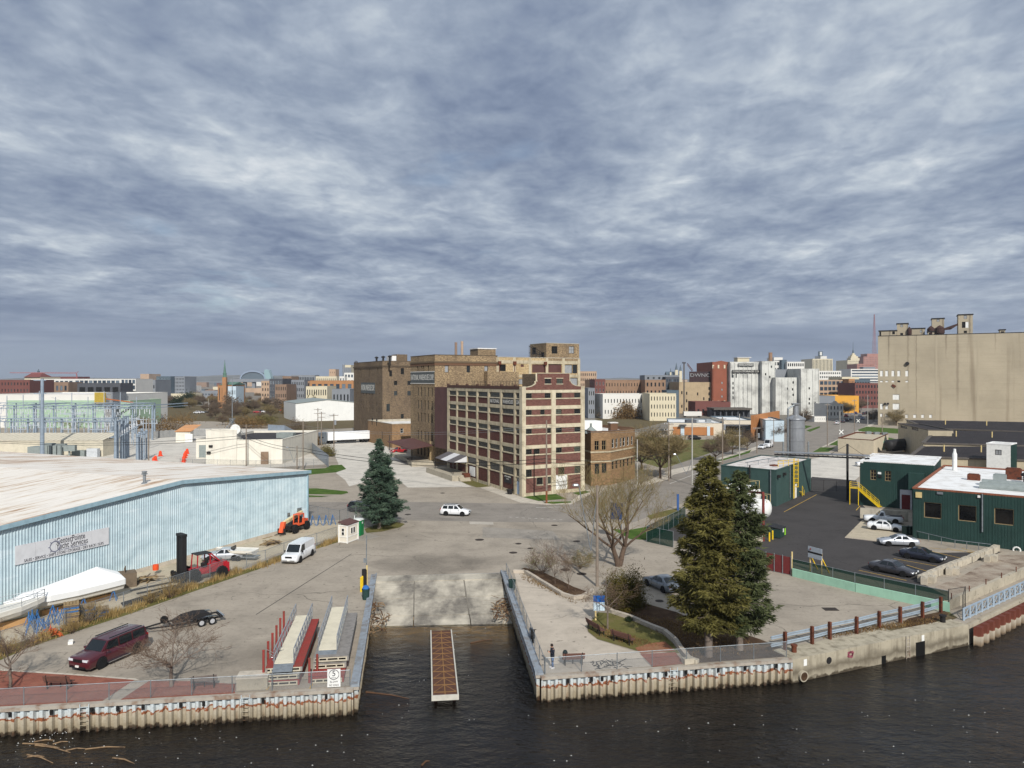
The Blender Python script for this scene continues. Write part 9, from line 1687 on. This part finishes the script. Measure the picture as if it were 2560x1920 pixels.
conifer('tallest olive green spruce between the plaza and the guard rail',G(10,662,1630),15.6,3.1,2.4,5,'needle_olive',.33,dens=1.05,power=.62);conifer('slightly shorter green spruce beside the tallest spruce',G(10,905,1580),14.2,2.9,1.9,6,'needle_green',.3,dens=1.05,power=.55)
def bush(label,loc,rx,ry,rz_,mat,n,seed,size=.13,name='shrub',grp=None,stems=10,cat='shrub',z0=.0):
 rg=np.random.default_rng(seed);key=(rx,ry,rz_,mat,n,seed);t=thing(name,label,cat,tuple(loc),0,grp)
 cl=rg.normal(0,1,(26,3));cl/=np.linalg.norm(cl,axis=1)[:,None];cl*=rg.uniform(.35,.85,(26,1));cl[:,2]=np.abs(cl[:,2]);P=cl[rg.integers(0,26,n)]+rg.normal(0,.2,(n,3));P=P*np.array([rx,ry,rz_]);P=P[P[:,2]>-.05*rz_];P[:,2]+=z0
 obj('crown',flakes('crown',P,size,mat,rg,1.8),t);segs=[(0,0,0,*(c*np.array([rx,ry,rz_])*.9+np.array([0,0,z0])),.04+.01*rx,.012)for c in cl[:stems]];obj('stem',seg_mesh('stem',segs,'bark_brown',4),t);return t
bush('dense dark olive juniper bush beside the grey blue car',G(6,1120,915),2.2,1.9,3.6,'juniper',17000,8,.085,'juniper_bush');bush('low evergreen bush at the edge of the plaza lawn',G(6,1145,1025),.35,.35,.5,'evergreen_dark',400,9,.08)
btree('big','large twin stemmed leafless tree behind the juniper bush',G(6,1065,600),13.0,3.4,11,2,.36,5,31,.75,(4,6,5,4,3),'twig_bud','bark_brown',buds=3000,tmin=.010)
btree('paver','small leafless tree on the red pavers in front of the maroon car',G(2,1482,1505),5.7,2.0,9,1,.13,4,12,.2,(7,7,5,4),'twig_brown','bark_grey',tmin=.009);btree('paver2','thin leafless tree at the end of the red pavers',G(2,88,1518),5.2,2.2,7,1,.11,4,14,.2,(6,6,5,4),'twig_brown','bark_grey',tmin=.009)
btree('plaza','slender leafless tree beside the blue notice board',G(6,980,1085),5.8,2.4,6,1,.09,4,15,.05,(5,5,5,4),'twig_brown','bark_grey')
btree('sap1','leafless sapling in the curved planting bed',G(6,577,735),5.0,1.2,3,1,.05,4,16,.5,(5,5,4,3),'twig_brown','bark_brown');btree('sap2','second leafless sapling further along the planting bed',G(6,682,775),4.2,1.0,2.6,1,.045,4,17,.5,(5,5,4,3),'twig_brown','bark_brown')
btree('shr1','bushy leafless shrub with green buds at the tip of the planting bed',G(6,480,660),3.2,.3,4,3,.05,4,18,.4,(6,5,4,3),'twig_brown','bark_brown',buds=900,name='shrub',cat='shrub');btree('shr2','tangled leafless shrub between the bed and the wooden pole',G(6,770,620),2.6,.3,5,3,.05,4,19,.3,(6,5,4,3),'twig_bud','bark_brown',name='shrub',cat='shrub',buds=500);btree('shr3','low leafless shrub under the juniper bush',G(6,1060,935),1.8,.2,4,3,.04,4,20,.2,(6,5,4,3),'twig_brown','bark_brown',name='shrub',cat='shrub')
for i,(x,y,h)in enumerate(((900,1060,2.3),(640,1180,1.6),(300,1130,1.8),(1420,760,1.3),(1330,790,1.5))):btree('dead%d'%(i%3),('dead golden shrub growing through the yard fence beside the pallets','dead shrub in front of the orange netting','dead shrub at the bow of the uncovered boat','dead weed clump in front of the forklift carriage','dead weed clump along the steel beams')[i],G(2,x*.6875+0,y)if i<0 else G(2,(760,620,60,1470,1300)[i],(960,1050,1230,745,790)[i]),h,.2,h*1.3,3,.04,3,40+i,.6,(6,5,4),'weed_gold','bark_brown',name='dead_shrub',cat='shrub')
def weeds():
 rg=np.random.default_rng(77);P=[];pts=[np.array([p.x,p.y])for p in Y0]
 for a,b in zip(pts[:-1],pts[1:]):
  n=int(np.linalg.norm(b-a)*150);f=rg.uniform(0,1,(n,1));d=(b-a)/np.linalg.norm(b-a);nn=np.array([d[1],-d[0]]);q=a+(b-a)*f+nn*rg.normal(.25,.35,(n,1));cl=.5+.5*np.sin(q[:,0]*1.7+q[:,1]*.9)*np.sin(q[:,1]*.55);keep=rg.uniform(0,1,n)<.25+.75*cl;P.append(np.c_[q[keep],(cl[keep]*.9+.2)])
 P=np.concatenate(P);n=len(P);h=P[:,2]*rg.uniform(.3,1.0,n);base=np.c_[P[:,:2],np.zeros(n)];lean=rg.normal(0,.22,(n,2));tip=base+np.c_[lean*h[:,None],h];az=rg.uniform(0,6.28,n);w_=np.c_[np.cos(az),np.sin(az),np.zeros(n)]*.035;V=np.stack([base-w_,base+w_,tip],1).reshape(-1,3)
 o=obj('dry_weeds',np_mesh('dry_weeds',V,np.arange(3*n).reshape(-1,3),'weed_gold'));tag(o,'golden dry weeds and grass growing along the yard fence','weeds',None,'stuff')
 P=[];
 for k,poly,n in(('V',[(1270,1340),(1440,1395),(1380,1400),(1290,1375)],1200),('S',[(1520,1520),(1740,1560),(1950,1630),(1740,1655)],2600),('V',[(1745,1370),(2040,1330),(2040,1345),(1760,1385)],1600),('V',[(1120,1235),(1280,1300),(1250,1310),(1120,1250)],900)):
  c=np.array([G(k,*q)[:2]for q in poly]);w_=rg.dirichlet(np.ones(len(c)),n);P.append(w_@c)
 P=np.concatenate(P);n=len(P);h=rg.uniform(.05,.22,n);base=np.c_[P,np.full(n,.02)];tip=base+np.c_[rg.normal(0,.08,(n,2)),h];az=rg.uniform(0,6.28,n);w_=np.c_[np.cos(az),np.sin(az),np.zeros(n)]*.03;o=obj('ground_litter',np_mesh('ground_litter',np.stack([base-w_,base+w_,tip],1).reshape(-1,3),np.arange(3*n).reshape(-1,3),'bush_brown'));tag(o,'dead leaves and tufts scattered over the planting beds and quay verge','leaf litter',None,'stuff')
weeds()
ST=[(7,925,1165,13.0,'tall budding street tree beside the golden brick office'),(7,752,1085,11.5,'budding tree between the golden brick office and the street tree'),(7,1435,1005,7.5,'small leafless street tree nearest the white curb lamp'),(7,1588,945,8.5,'leafless street tree in front of the store wing'),(7,1725,905,7.5,'leafless street tree beside the orange sign wall'),(7,2010,820,8.5,'leafless tree in front of the pale blue store'),(7,1940,775,7.0,'leafless tree before the orange sign wall'),(8,180,1125,10,'spreading leafless tree at the foot of the white cold store'),(8,520,1050,10,'dark leafless tree by the white corner building'),(8,590,1020,9,'dark leafless tree in front of the yellow building'),(8,690,985,10,'dark leafless tree at the end of the parked cars'),(8,830,1080,7,'leafless shrubby tree at the corner of the grain elevator'),(8,1035,1120,9,'pale leafless tree against the grain elevator wall')]
for i,(k,x,y,h,lab)in enumerate(ST):btree(('st%d'%(i%3)),lab,G(k,x,y),10,2.6,11,1,.24,4,60+i%3,.3,(8,9,8,6),'twig_bud' if i%3==0 else 'twig_far','bark_brown',rz=i*1.3,sc=h/10,tmin=.022,buds=1500 if i%3==0 else 0)
bush('broad brown leafless thicket beyond the golden brick office',G(7,560,612),11,8,9.5,'bush_brown',9000,21,.5,'thicket',cat='thicket');bush('dark evergreen tree beside the brown thicket',G(7,320,585),4.2,4,8.8,'evergreen_dark',3500,22,.45,'evergreen_tree',cat='tree')
for i,(k,x,y,a,b,m_,lab)in enumerate(((1,1500,690,11,8.5,'bush_brown','large rusty brown thicket behind the substation'),(1,1200,660,8,5.0,'bush_brown','rusty brown thicket under the substation gantries'),(1,700,650,12,5.5,'bush_brown','long brown thicket behind the substation switchgear'),(1,350,650,10,5.0,'bush_olive','olive thicket behind the steel mast'),(1,2120,660,12,6.0,'bush_brown','brown thicket behind the cream building'),(3,60,880,9,4.0,'bush_olive','olive thicket beside the railway cutting'),(3,370,935,6,5.0,'twig_far','dark leafless thicket in front of the white metal warehouse'),(3,640,1180,3.2,3.2,'bush_olive','olive shrubs along the blue grey fence by the semi truck'),(3,520,1080,3.0,3.0,'bush_brown','brown shrubs along the bend of the blue grey fence'),(3,400,1005,3.0,2.6,'bush_olive','shrubs at the far end of the blue grey fence'),(7,1080,560,5,6.5,'bush_brown','brown leafless clump below the tan cold store'),(11,900,930,4,5,'bush_brown','brown shrub at the foot of the grain elevator'))):g=G(k,x,y);bush(lab,g,a,a*.6,b,m_,int(3600),100+i,.28 if a>7 else .16,'thicket',cat='thicket')
random.seed(31)
for i in range(110):
 x,y=rnd(640,2180),rnd(255,345);g=G(12,x,y)
 if-128<g.x<-40 and 230<g.y<440:continue
 if g.y<300:continue
 key='tk%d'%(i%4);a=rnd(2.5,5.5)
 if key not in TREES:TREES[key]=bush(('rusty brown','olive','dull grey brown','golden brown')[i%4]+' scrub thicket along the railway',g,5,4,4.2,('bush_brown','bush_olive','twig_far','bush_brown')[i%4],1600,400+i%4,.3,'scrub_thicket','railway scrub '+str(i%4),cat='thicket',stems=8)
 else:dup(TREES[key],g,rnd(0,6),None,a/5)
random.seed(33);rows=[]
for i in range(120):rows.append((rnd(780,2200),rnd(300,700)))
for i in range(70):rows.append((rnd(-60,900),rnd(480,900)))
for i,(x,d)in enumerate(rows):
 X=XD(12,x,d)
 if-125<X<-40 and 240<d<450:continue
 if d<480 and x<1250:continue
 h=rnd(5.5,11);k=i%3;btree('st%d'%k,('bushy','round crowned','broad crowned')[k]+' leafless tree in the belt beyond the railway',(X,d,0),rz=rnd(0,6),sc=h/10*.95,grp='trees beyond the railway '+str(k))
for i in range(46):
 d=rnd(420,900);x=rnd(-40,2150);X=XD(12,x,d);a=rnd(3,8)
 if-130<X<-40 and d<460:continue
 key='fb%d'%(i%4)
 if key not in TREES:TREES[key]=bush('rounded scrub tree in the belt beyond the railway',(X,d,0),5,5,7,('bush_brown','bush_olive','twig_far','evergreen_dark')[i%4],1500,300+i%4,.55,'scrub_tree','scrub trees '+str(i%4),cat='tree',stems=6);TREES[key]['label']=('rusty brown','olive','grey','dark evergreen')[i%4]+' rounded scrub tree in the belt beyond the railway'
 else:dup(TREES[key],(X,d,0),rnd(0,6),None,a/5)
for i in range(34):
 d=rnd(500,1400);x=rnd(-200,2250);X=XD(13,x,d);k=i%3
 btree('st%d'%k,('bushy','round crowned','broad crowned')[k]+' leafless tree between the distant city blocks',(X,d,0),rz=rnd(0,6),sc=rnd(.6,1.1),grp='trees between city blocks '+str(k))
M('pole_wood',(134,122,110),.25,2,.9);M('pole_conc',(170,168,162),.15,1)
POLES={}
def pole(key,label,k,x,yb,yt,r=.16,mat='pole_wood',arms=0,can=0,lamp=None,dark_base=False,armdir=None):
 g=G(k,x,yb);z=ZD(k,yt,g.y);t=thing('utility_pole' if mat=='pole_wood' else 'street_pole',label,'pole',tuple(g),w=1);MB().tube(g,g+UP*z,r,r*.7,10).mk('shaft',mat,t);ad=armdir or P3(.88,.47,0)
 for i in range(arms):
  zz=z-.5-i*1.3;MB().bar(g-ad*1.3+UP*zz,g+ad*1.3+UP*zz,.12,.14).mk('cross_arm',mat,t)
  for e in(-1.2,-.5,.5,1.2):MB().lat([(.05,0),(.07,.12),(.04,.25)],tuple(g+ad*e+UP*(zz+.07)),6).mk('insulator','porcelain',t)
 if can:mb=MB();c=g+P3(.45,-.15,z-3.2);mb.tube(c,c+UP*1.2,.32,.32,12);mb.lat([(.33,0),(.2,.15),(0,.2)],tuple(c+UP*1.2),12);mb.mk('transformer_can','alu',t)
 if lamp:
  zz=lamp[0];e=g+P3(lamp[1],lamp[2],zz+.9);MB().path([g+UP*zz,g.lerp(e,.35)+UP*0+P3(0,0,0),e],.05,6).mk('lamp_arm','galv',t);MB().lat([(.05,-.35),(.16,-.2),(.18,.15),(.05,.35)],tuple(e+P3(copysign(.3,lamp[1]),0,0)),10,0,'x').mk('lamp_head','alu',t)
 POLES[key]=(g,z);return t
pole('corner','weathered utility pole with a rusty stained foot before the brick warehouse',4,1203,1615,850,.17);g,z=POLES['corner'];o=MB().tube(g+UP*.01,g+UP*2.2,.185,.175,10).mk('base_stain',M('pole_rust',(128,76,48),.3,3),None);o.parent=[x for x in bpy.data.objects if x.name.startswith('utility_pole')][0];o.location=-o.parent.location
pole('plaza','tall utility pole in the plaza behind the planting bed',6,900,755,-20,.17,lamp=(9.6,-1.9,.2));pole('s1','pale concrete lamp post in front of the golden brick office',7,712,1240,805,.14,'pole_conc');pole('s2','utility pole with cross arms by the budding street tree',7,1003,1190,645,.17,arms=2,can=0);pole('s2b','short dark pole beside the cross armed utility pole',7,1020,1165,910,.14);pole('s3','tall grey street lamp post with a curved arm',7,1218,1225,605,.17,'pole_conc',lamp=(ZD(7,985,150),-3.2,.3));pole('s4','utility pole with a pale transformer can by the field',7,1498,1032,600,.17,arms=1,can=1);pole('s5','grey street pole beyond the transformer pole',7,1655,980,570,.15,'pole_conc');pole('s6','utility pole with a transformer can before the pale blue store',7,1815,935,690,.16,can=1,arms=1);pole('s7','thin utility pole beside the delivery van',7,1970,850,600,.14)
for i,(x,yb,yt,lab)in enumerate(((400,1315,915,'utility pole at the near kerb beyond the silver stack'),(515,1240,985,'slim pole before the low tan block building'),(650,1185,880,'utility pole beside the railway crossing sign'),(772,1125,838,'leaning utility pole beside the grain elevator'),(905,1190,1005,'wooden pole on the verge before the grain elevator'),(178,1340,1000,'grey pole close beside the silver stack'),(820,1085,905,'dark pole at the corner of the grain elevator'))):pole('e%d'%i,lab,8,x,yb,yt,.15,'pole_wood' if i%2==0 else 'pole_conc',arms=1 if i in(0,2)else 0)
pole('w1','double armed utility pole behind the semi truck cab',3,570,1078,738,.17,arms=2);pole('w2','utility pole close behind the double armed pole',3,603,1085,772,.16,arms=2);pole('w3','utility pole with transformer at the end of the blue grey fence',3,718,1165,790,.17,arms=1,can=1);pole('w4','tall utility pole at the corner of the cream building yard',3,434,1315,855,.17);pole('w5','short utility pole beside the tall one by the grass verge',3,378,1315,1085,.15,lamp=(ZD(3,1200,158),-2.0,0));pole('w6','utility pole in front of the cream building',12,1513,700,445,.16);pole('w7','utility pole beside the orange barrels',12,913,682,405,.17,arms=1);pole('w8','white car park lamp post beyond the railway',12,1282,372,285,.14,'pole_conc')
CN=[0]
def cable(a,b,sag,r=.03,lab='black overhead cable strung between utility poles',m_='black'):
 n=14;pts=[a.lerp(b,i/n)-UP*(sag*4*(i/n)*(1-i/n))for i in range(n+1)];segs=[(*p,*q,r,r)for p,q in zip(pts[:-1],pts[1:])];o=obj('overhead_cable',seg_mesh('overhead_cable',segs,m_,5));tag(o,lab,'cable','overhead cables')
def top(k,dz=0.0,off=(0,0)):g,z=POLES[k];return P3(g.x+off[0],g.y+off[1],z+dz)
for dz in(-3.9,-4.6):cable(P3(XD(12,-100,170),170,ZD(12,545-(dz+3.9)*12,170)),top('w6',dz+1.2),1.2,.05);cable(top('w6',dz+1.2),top('w4',dz-2.6),.8,.05);cable(top('w4',dz-2.6),top('corner',dz*.9-3.2),1.8,.055);cable(top('corner',dz*.9-3.2),top('s2',dz-2.5),1.0,.045)
for dz,o_ in((-.2,0),(-.6,.8)):cable(top('w4',dz-1),top('corner',dz-.6),1.5,.022,m_='galv');cable(top('corner',dz-.6),top('s2',dz-.3),1.2,.022,m_='galv');cable(top('s2',dz),top('s4',dz),1.2,.022,m_='galv');cable(top('s4',dz),top('s6',dz),1.0,.022,m_='galv');cable(top('w7',dz),top('w6',dz),1.2,.02,m_='galv');cable(top('w6',dz),top('w3',dz),1.2,.02,m_='galv');cable(top('w3',dz),top('w1',dz),.8,.02,m_='galv');cable(top('e0',dz),top('e2',dz),1.0,.02,m_='galv')
cable(top('s6',-.5),top('e0',-.5),1.0,.02,m_='galv')
for z in(11,14,17):cable(P3(XD(1,365,192)+2.4,192,z),top('w7',-(18-z)*.12),1.0,.025,m_='galv')
for x,yb,yt,lab in((683,1125,1070,'white railway crossbuck sign on the far verge'),(527,1250,1170,'white railway crossbuck sign nearer the tan block building')):
 g=G(8,x,yb);z=ZD(8,yt,g.y);t=thing('crossbuck_sign',lab,'sign',tuple(g),w=1);MB().tube(g,g+UP*z,.09,.09,8).mk('post','galv',t)
 for s in(-1,1):MB().bar(g+P3(-.75*s,-.12-.01*s,z-1.1),g+P3(.75*s,-.12-.01*s,z+.4),.03,.28).mk('blade','white',t)
g=G(6,1085,400);t=thing('map_sign','dark blue sign board on a post behind the large leafless tree','sign',g,w=1);MB().tube(g,g+UP*3.2,.07,.07,8).mk('post','galv',t);mb=MB();c=g+UP*3.9;mb.box((c.x-.6,c.y,c.z),1.6,.08,2.2,-.3);mb.mk('board',M('sign_navy',(44,62,98),.15,2),t)
g=G(6,1520,172);o=MB().box((g.x,g.y,0),.34,.2,2.6,0,0,True).box((g.x,g.y,2.61),.4,.26,.06,0,0,True).mk('blue_pylon',M('pylon_blue',(52,86,140),.15,3));tag(o,'narrow blue sign pylon on the verge behind the tanks','sign')
g=G(17,1080,1535);o=MB().lat([(.45,0),(.62,.75),(.7,.78),(.7,.88),(.55,.88),(.5,.5),(0,.5)],tuple(g),14).mk('planter_tub','black');tag(o,'black planter tub on the pavement by the warehouse corner','planter')
def kerb(label,k,pts,wd=.35,h=.32):
 P=[G(k,x,y)for x,y in pts];t=thing('kerb_wall',label,'kerb',tuple(P[0]),w=1)
 for i,(a,b)in enumerate(zip(P[:-1],P[1:])):
  d=(b-a);L_=d.length;n=max(1,round(L_/1.5))
  for j in range(n):p=a+d*(j/n);MB().obox(p+d*(.008/n),d*(.984/n),P3(-d.y,d.x,0).normalized()*wd,UP*(h+.01*((i+j)%3))).mk('kerb_stone','plaza',t)
kerb('low curved concrete kerb wall round the planting bed',6,[(255,652),(340,655),(480,742),(620,828),(720,858),(800,848),(880,800)]);kerb('low curved concrete kerb wall behind the plaza lawn',6,[(920,915),(1010,965),(1130,1002),(1310,1078),(1400,1112),(1480,1180),(1535,1260),(1595,1335)]);kerb('straight grey kerb stones edging the blacktop slab',9,[(560,828),(900,868)],.15,.1)
mb=MB();random.seed(8);c0=G(6,870,1350)
for i in range(44):x,y=870+rnd(0,250),1320+rnd(0,65);a=G(6,x,y,.02);b=G(6,x+rnd(-60,60),y+rnd(-25,25),.02);a.z=b.z=.022+.0003*i;mb.bar(a,b,.07,.004)
o=mb.mk('pavement_graffiti','graf_black');tag(o,'sprawling black graffiti scrawled on the plaza paving','graffiti',None,'stuff')
g=G(6,1600,1345);o=MB().box((0,0,.2),.9,.5,.4,.3).box((.5,.1,.14),.5,.5,.28,.8).mk('kerb_rubble','block_conc',loc=(g.x,g.y,.01));tag(o,'two broken concrete lumps at the end of the kerb wall','rubble')
M('drift',(136,112,84),.35,3,c2=(84,66,52));M('drift_dark',(92,66,46),.3,3)
def drift_pile(label,k,x,y,n,sx_,sy_,h,seed,z=-1.0):
 rg=random.Random(seed);g=G(k,x,y,z);t=thing('driftwood_pile',label,'driftwood',tuple(g),w=1)
 for i in range(n):
  p=g+P3(rg.uniform(-sx_,sx_),rg.uniform(-sy_,sy_),rg.uniform(0,h)*(.4+.6*i/n));a=rg.uniform(0,6.28);l=rg.uniform(.5,1.6);d=P3(cos(a)*.6,sin(a),rg.uniform(-.35,.35))*l;m=p+d*.5+P3(rg.uniform(-.15,.15),rg.uniform(-.15,.15),rg.uniform(0,.15));r=rg.uniform(.02,.075);MB().tube(p,m,r,r*.85,6).tube(m,p+d,r*.85,r*.5,6).mk('branch','drift' if i%3 else 'drift_dark',t)
drift_pile('tangle of pale driftwood on the ramp edge beside the stacked docks',5,1110,1110,48,.9,2.2,.6,1,-1.2);drift_pile('tangle of driftwood and twigs on the ramp edge beside the plaza wall',6,175,940,70,.8,3.0,.7,2,-1.2);drift_pile('driftwood twigs at the top of the ramp by the docks',5,1090,950,20,.5,1.0,.3,3,-.6)
random.seed(12)
for i in range(9):
 x,y=300+rnd(-180,330),580+rnd(-60,80);g=G(14,x,y,WATER_Z);a=rnd(-.5,.6);l=rnd(.8,3.2);d=P3(cos(a),sin(a),0)*l;o=MB().tube(g,g+d*.5+P3(0,.12,.03),.05,.045,6).tube(g+d*.5+P3(0,.12,.03),g+d,.045,.02,6).mk('floating_branch','drift');tag(o,'brown branch floating in the debris raft below the promenade','branch','branches in the debris raft')
for k,x,y,l,a,lab in((16,800,495,3.4,-.25,'bent branch floating in the slip beside the piles'),(16,1560,140,2.2,.6,'dark plank floating in the shallow slip water'),(16,1205,1030,.9,1.2,'short stick floating in the open river')):g=G(k,x,y,WATER_Z);d=P3(cos(a),sin(a),0)*l;o=MB().tube(g,g+d*.6,.07,.05,6).tube(g+d*.6,g+d+P3(.1,-.3,0),.05,.02,6).mk('floating_branch','drift_dark');tag(o,lab,'branch')
rg=np.random.default_rng(5);P=[]
for x,y,sx_,sy_,n in((280,560,90,40,45),(1100,600,1100,60,45)):P.append(np.array([list(G(14,rg.normal(x,sx_)if sx_<200 else rg.uniform(0,2200),np.clip(rg.normal(y,sy_),480,700),WATER_Z+.02))for i in range(n)]))
P.append(np.array([list(G(15,rg.uniform(0,2212),rg.uniform(330,620),WATER_Z+.02))for i in range(60)]));P.append(np.array([list(G(16,rg.uniform(860,1850),rg.uniform(20,700),WATER_Z+.02))for i in range(30)]));P=np.concatenate(P);P=P[(P[:,1]<51)|((P[:,0]>-11)&(P[:,0]<0))|(P[:,0]>20)];P=P[~((P[:,0]>2)&(P[:,1]>52.5+(P[:,0]-2)*.42))];n=len(P);s=rg.uniform(.012,.045,(n,1));V=[]
for dx,dy,dz in((-1,-.6,0),(1,-.6,0),(1,.6,0),(-1,.6,0),(0,0,.8)):V.append(P+s*np.array([dx,dy,dz]))
V=np.stack(V,1).reshape(-1,3);b=(np.arange(n)*5)[:,None];Fc=np.concatenate([np.concatenate([b+i,b+(i+1)%4,b+4],1)for i in range(4)]);o=obj('floating_litter',np_mesh('floating_litter',V,Fc,'white'));tag(o,'tiny pale bits of litter and foam floating on the river','litter',None,'stuff')
def person():
 g=G(6,556,1382);t=thing('person','person in a dark jacket and blue jeans looking down at a phone on the plaza','person',(g.x,g.y,.012),radians(200));M('skin',(196,150,124),.08,5,.6);M('hair_dark',(42,32,28),.2,8);M('jacket_navy',(34,38,50),.15,5);M('jeans',(70,98,140),.2,5);M('shoe',(214,216,220),.1,5)
 J={'pel':(0,0,.95),'wst':(0,0,1.10),'chs':(-.01,0,1.33),'nck':(.0,0,1.50),'hd0':(.035,0,1.58),'hd1':(.07,0,1.70)}
 E=[('pel','wst'),('wst','chs'),('chs','nck'),('nck','hd0'),('hd0','hd1')];Rr={'pel':.14,'wst':.12,'chs':.14,'nck':.055,'hd0':.085,'hd1':.09}
 for s,nm in((1,'l'),(-1,'r')):
  pts=[('hip',(0,.09*s,.88),.09),('kne',(.03*s,.10*s,.48),.06),('ank',(.02*s-.02,.11*s,.09),.042),('toe',(.15+.02*s,.13*s,.035),.035),('sho',(-.01,.185*s,1.42),.062),('elb',(.02,.24*s,1.14),.043),('wri',(.25,.09*s+.02,1.22),.03),('hnd',(.32,.05*s+.01,1.25),.034)]
  for a,p,r in pts:J[a+nm]=p;Rr[a+nm]=r
  E+=[('pel','hip'+nm),('hip'+nm,'kne'+nm),('kne'+nm,'ank'+nm),('ank'+nm,'toe'+nm),('chs','sho'+nm),('sho'+nm,'elb'+nm),('elb'+nm,'wri'+nm),('wri'+nm,'hnd'+nm)]
  for f in range(4):a='f%d%s'%(f,nm);J[a]=(.385-abs(f-1.5)*.012,(.05*s+.01)+(f-1.5)*.019,1.262-.004*f);Rr[a]=.0095;E.append(('hnd'+nm,a))
  a='th'+nm;J[a]=(.335,.01*s+.01,1.29);Rr[a]=.011;E.append(('hnd'+nm,a))
 names=list(J);idx={n_:i for i,n_ in enumerate(names)};me=bpy.data.meshes.new('body');me.from_pydata([J[n_]for n_ in names],[(idx[a],idx[b])for a,b in E],[]);o=obj('body',me,t);me.materials.append(MATS['skin']);sk=o.modifiers.new('skin','SKIN')
 for i,n_ in enumerate(names):me.skin_vertices[0].data[i].radius=(Rr[n_],Rr[n_])
 me.skin_vertices[0].data[idx['pel']].use_root=True;ss=o.modifiers.new('sub','SUBSURF');ss.levels=1;ss.render_levels=2
 def rings(mb,st,n=12):
  R_=[]
  for(c,a,b)in st:R_.append([(c[0]+a*cos(k*tau/n),c[1]+b*sin(k*tau/n),c[2])for k in range(n)])
  loft(mb,R_)
 def sleeve(mb,pts,n=8):
  for(p,r),(q,r2)in zip(pts[:-1],pts[1:]):mb.tube(p,q,r,r2,n)
 mb=MB();rings(mb,[((0,0,.84),.15,.19),((0,0,.95),.155,.195),((-.005,0,1.12),.145,.185),((-.015,0,1.32),.16,.215),((-.012,0,1.43),.125,.20),((-.0,0,1.50),.085,.095),((.01,0,1.54),.075,.085)])
 for s in(1,-1):sleeve(mb,[((-.01,.17*s,1.43),.085),((.02,.245*s,1.14),.065),((.23,.10*s+.02,1.215),.05)])
 mb.mk('jacket','jacket_navy',t,smooth=True);mb=MB();rings(mb,[((0,0,.78),.135,.175),((0,0,.86),.145,.18),((0,0,.93),.14,.18)])
 for s in(1,-1):sleeve(mb,[((0,.088*s,.84),.1),((.03*s,.10*s,.48),.078),((.02*s-.02,.11*s,.07),.062)],10)
 mb.mk('trousers','jeans',t,smooth=True)
 for s in(1,-1):mb=MB();loft(mb,[[(x,.12*s+y,z)for y,z in((-w_,0),(-w_,h),(0,h*1.15),(w_,h),(w_,0))][::-1]for x,w_,h in((-.1,.04,.07),(-.02,.05,.11),(.1,.052,.08),(.19,.035,.05))]);mb.mk('shoe','shoe',t)
 mb=MB();rings(mb,[((.04,0,1.62),.085,.095),((.04,0,1.68),.112,.1),((.05,0,1.75),.105,.092),((.06,0,1.80),.06,.055),((.06,0,1.815),.01,.01)]);mb.mk('hair','hair_dark',t,smooth=True)
 for s in(1,-1):MB().lat([(.001,-.01),(.012,-.006),(.012,.006),(.001,.01)],(.155,.032*s,1.68),8,0,'x').mk('eye','hair_dark',t)
 MB().obox((.155,-.013,1.625),(.028,0,-.004),(0,.026,0),(-.008,0,.045)).mk('nose','skin',t)
 ph=MB();ph.box((0,0,0),.012,.075,.15);q=ph.mk('phone','black',None,loc=(g.x+cos(radians(200))*.37,g.y+sin(radians(200))*.37,1.32),rz=radians(200));tag(q,'dark mobile phone held up by the person on the plaza','phone')
person()
for o in list(bpy.data.objects):
 if '_w' in o:del o['_w']
mb=MB().obox((-9100,-200,-5.5),(18200,0,0),(0,9800,0),(0,0,212));hm=bpy.data.materials.new('haze');hm.use_nodes=True;nt=hm.node_tree;nt.nodes.clear();ho=nt.nodes.new('ShaderNodeOutputMaterial');pv=nt.nodes.new('ShaderNodeVolumePrincipled');pv.inputs['Color'].default_value=(.78,.84,.92,1);pv.inputs['Density'].default_value=.00009;pv.inputs['Anisotropy'].default_value=.1;nt.links.new(pv.outputs[0],ho.inputs['Volume']);MATS['haze']=hm;o=mb.mk('haze','haze');tag(o,'thin pale haze hanging over the distant city','haze',None,'stuff')
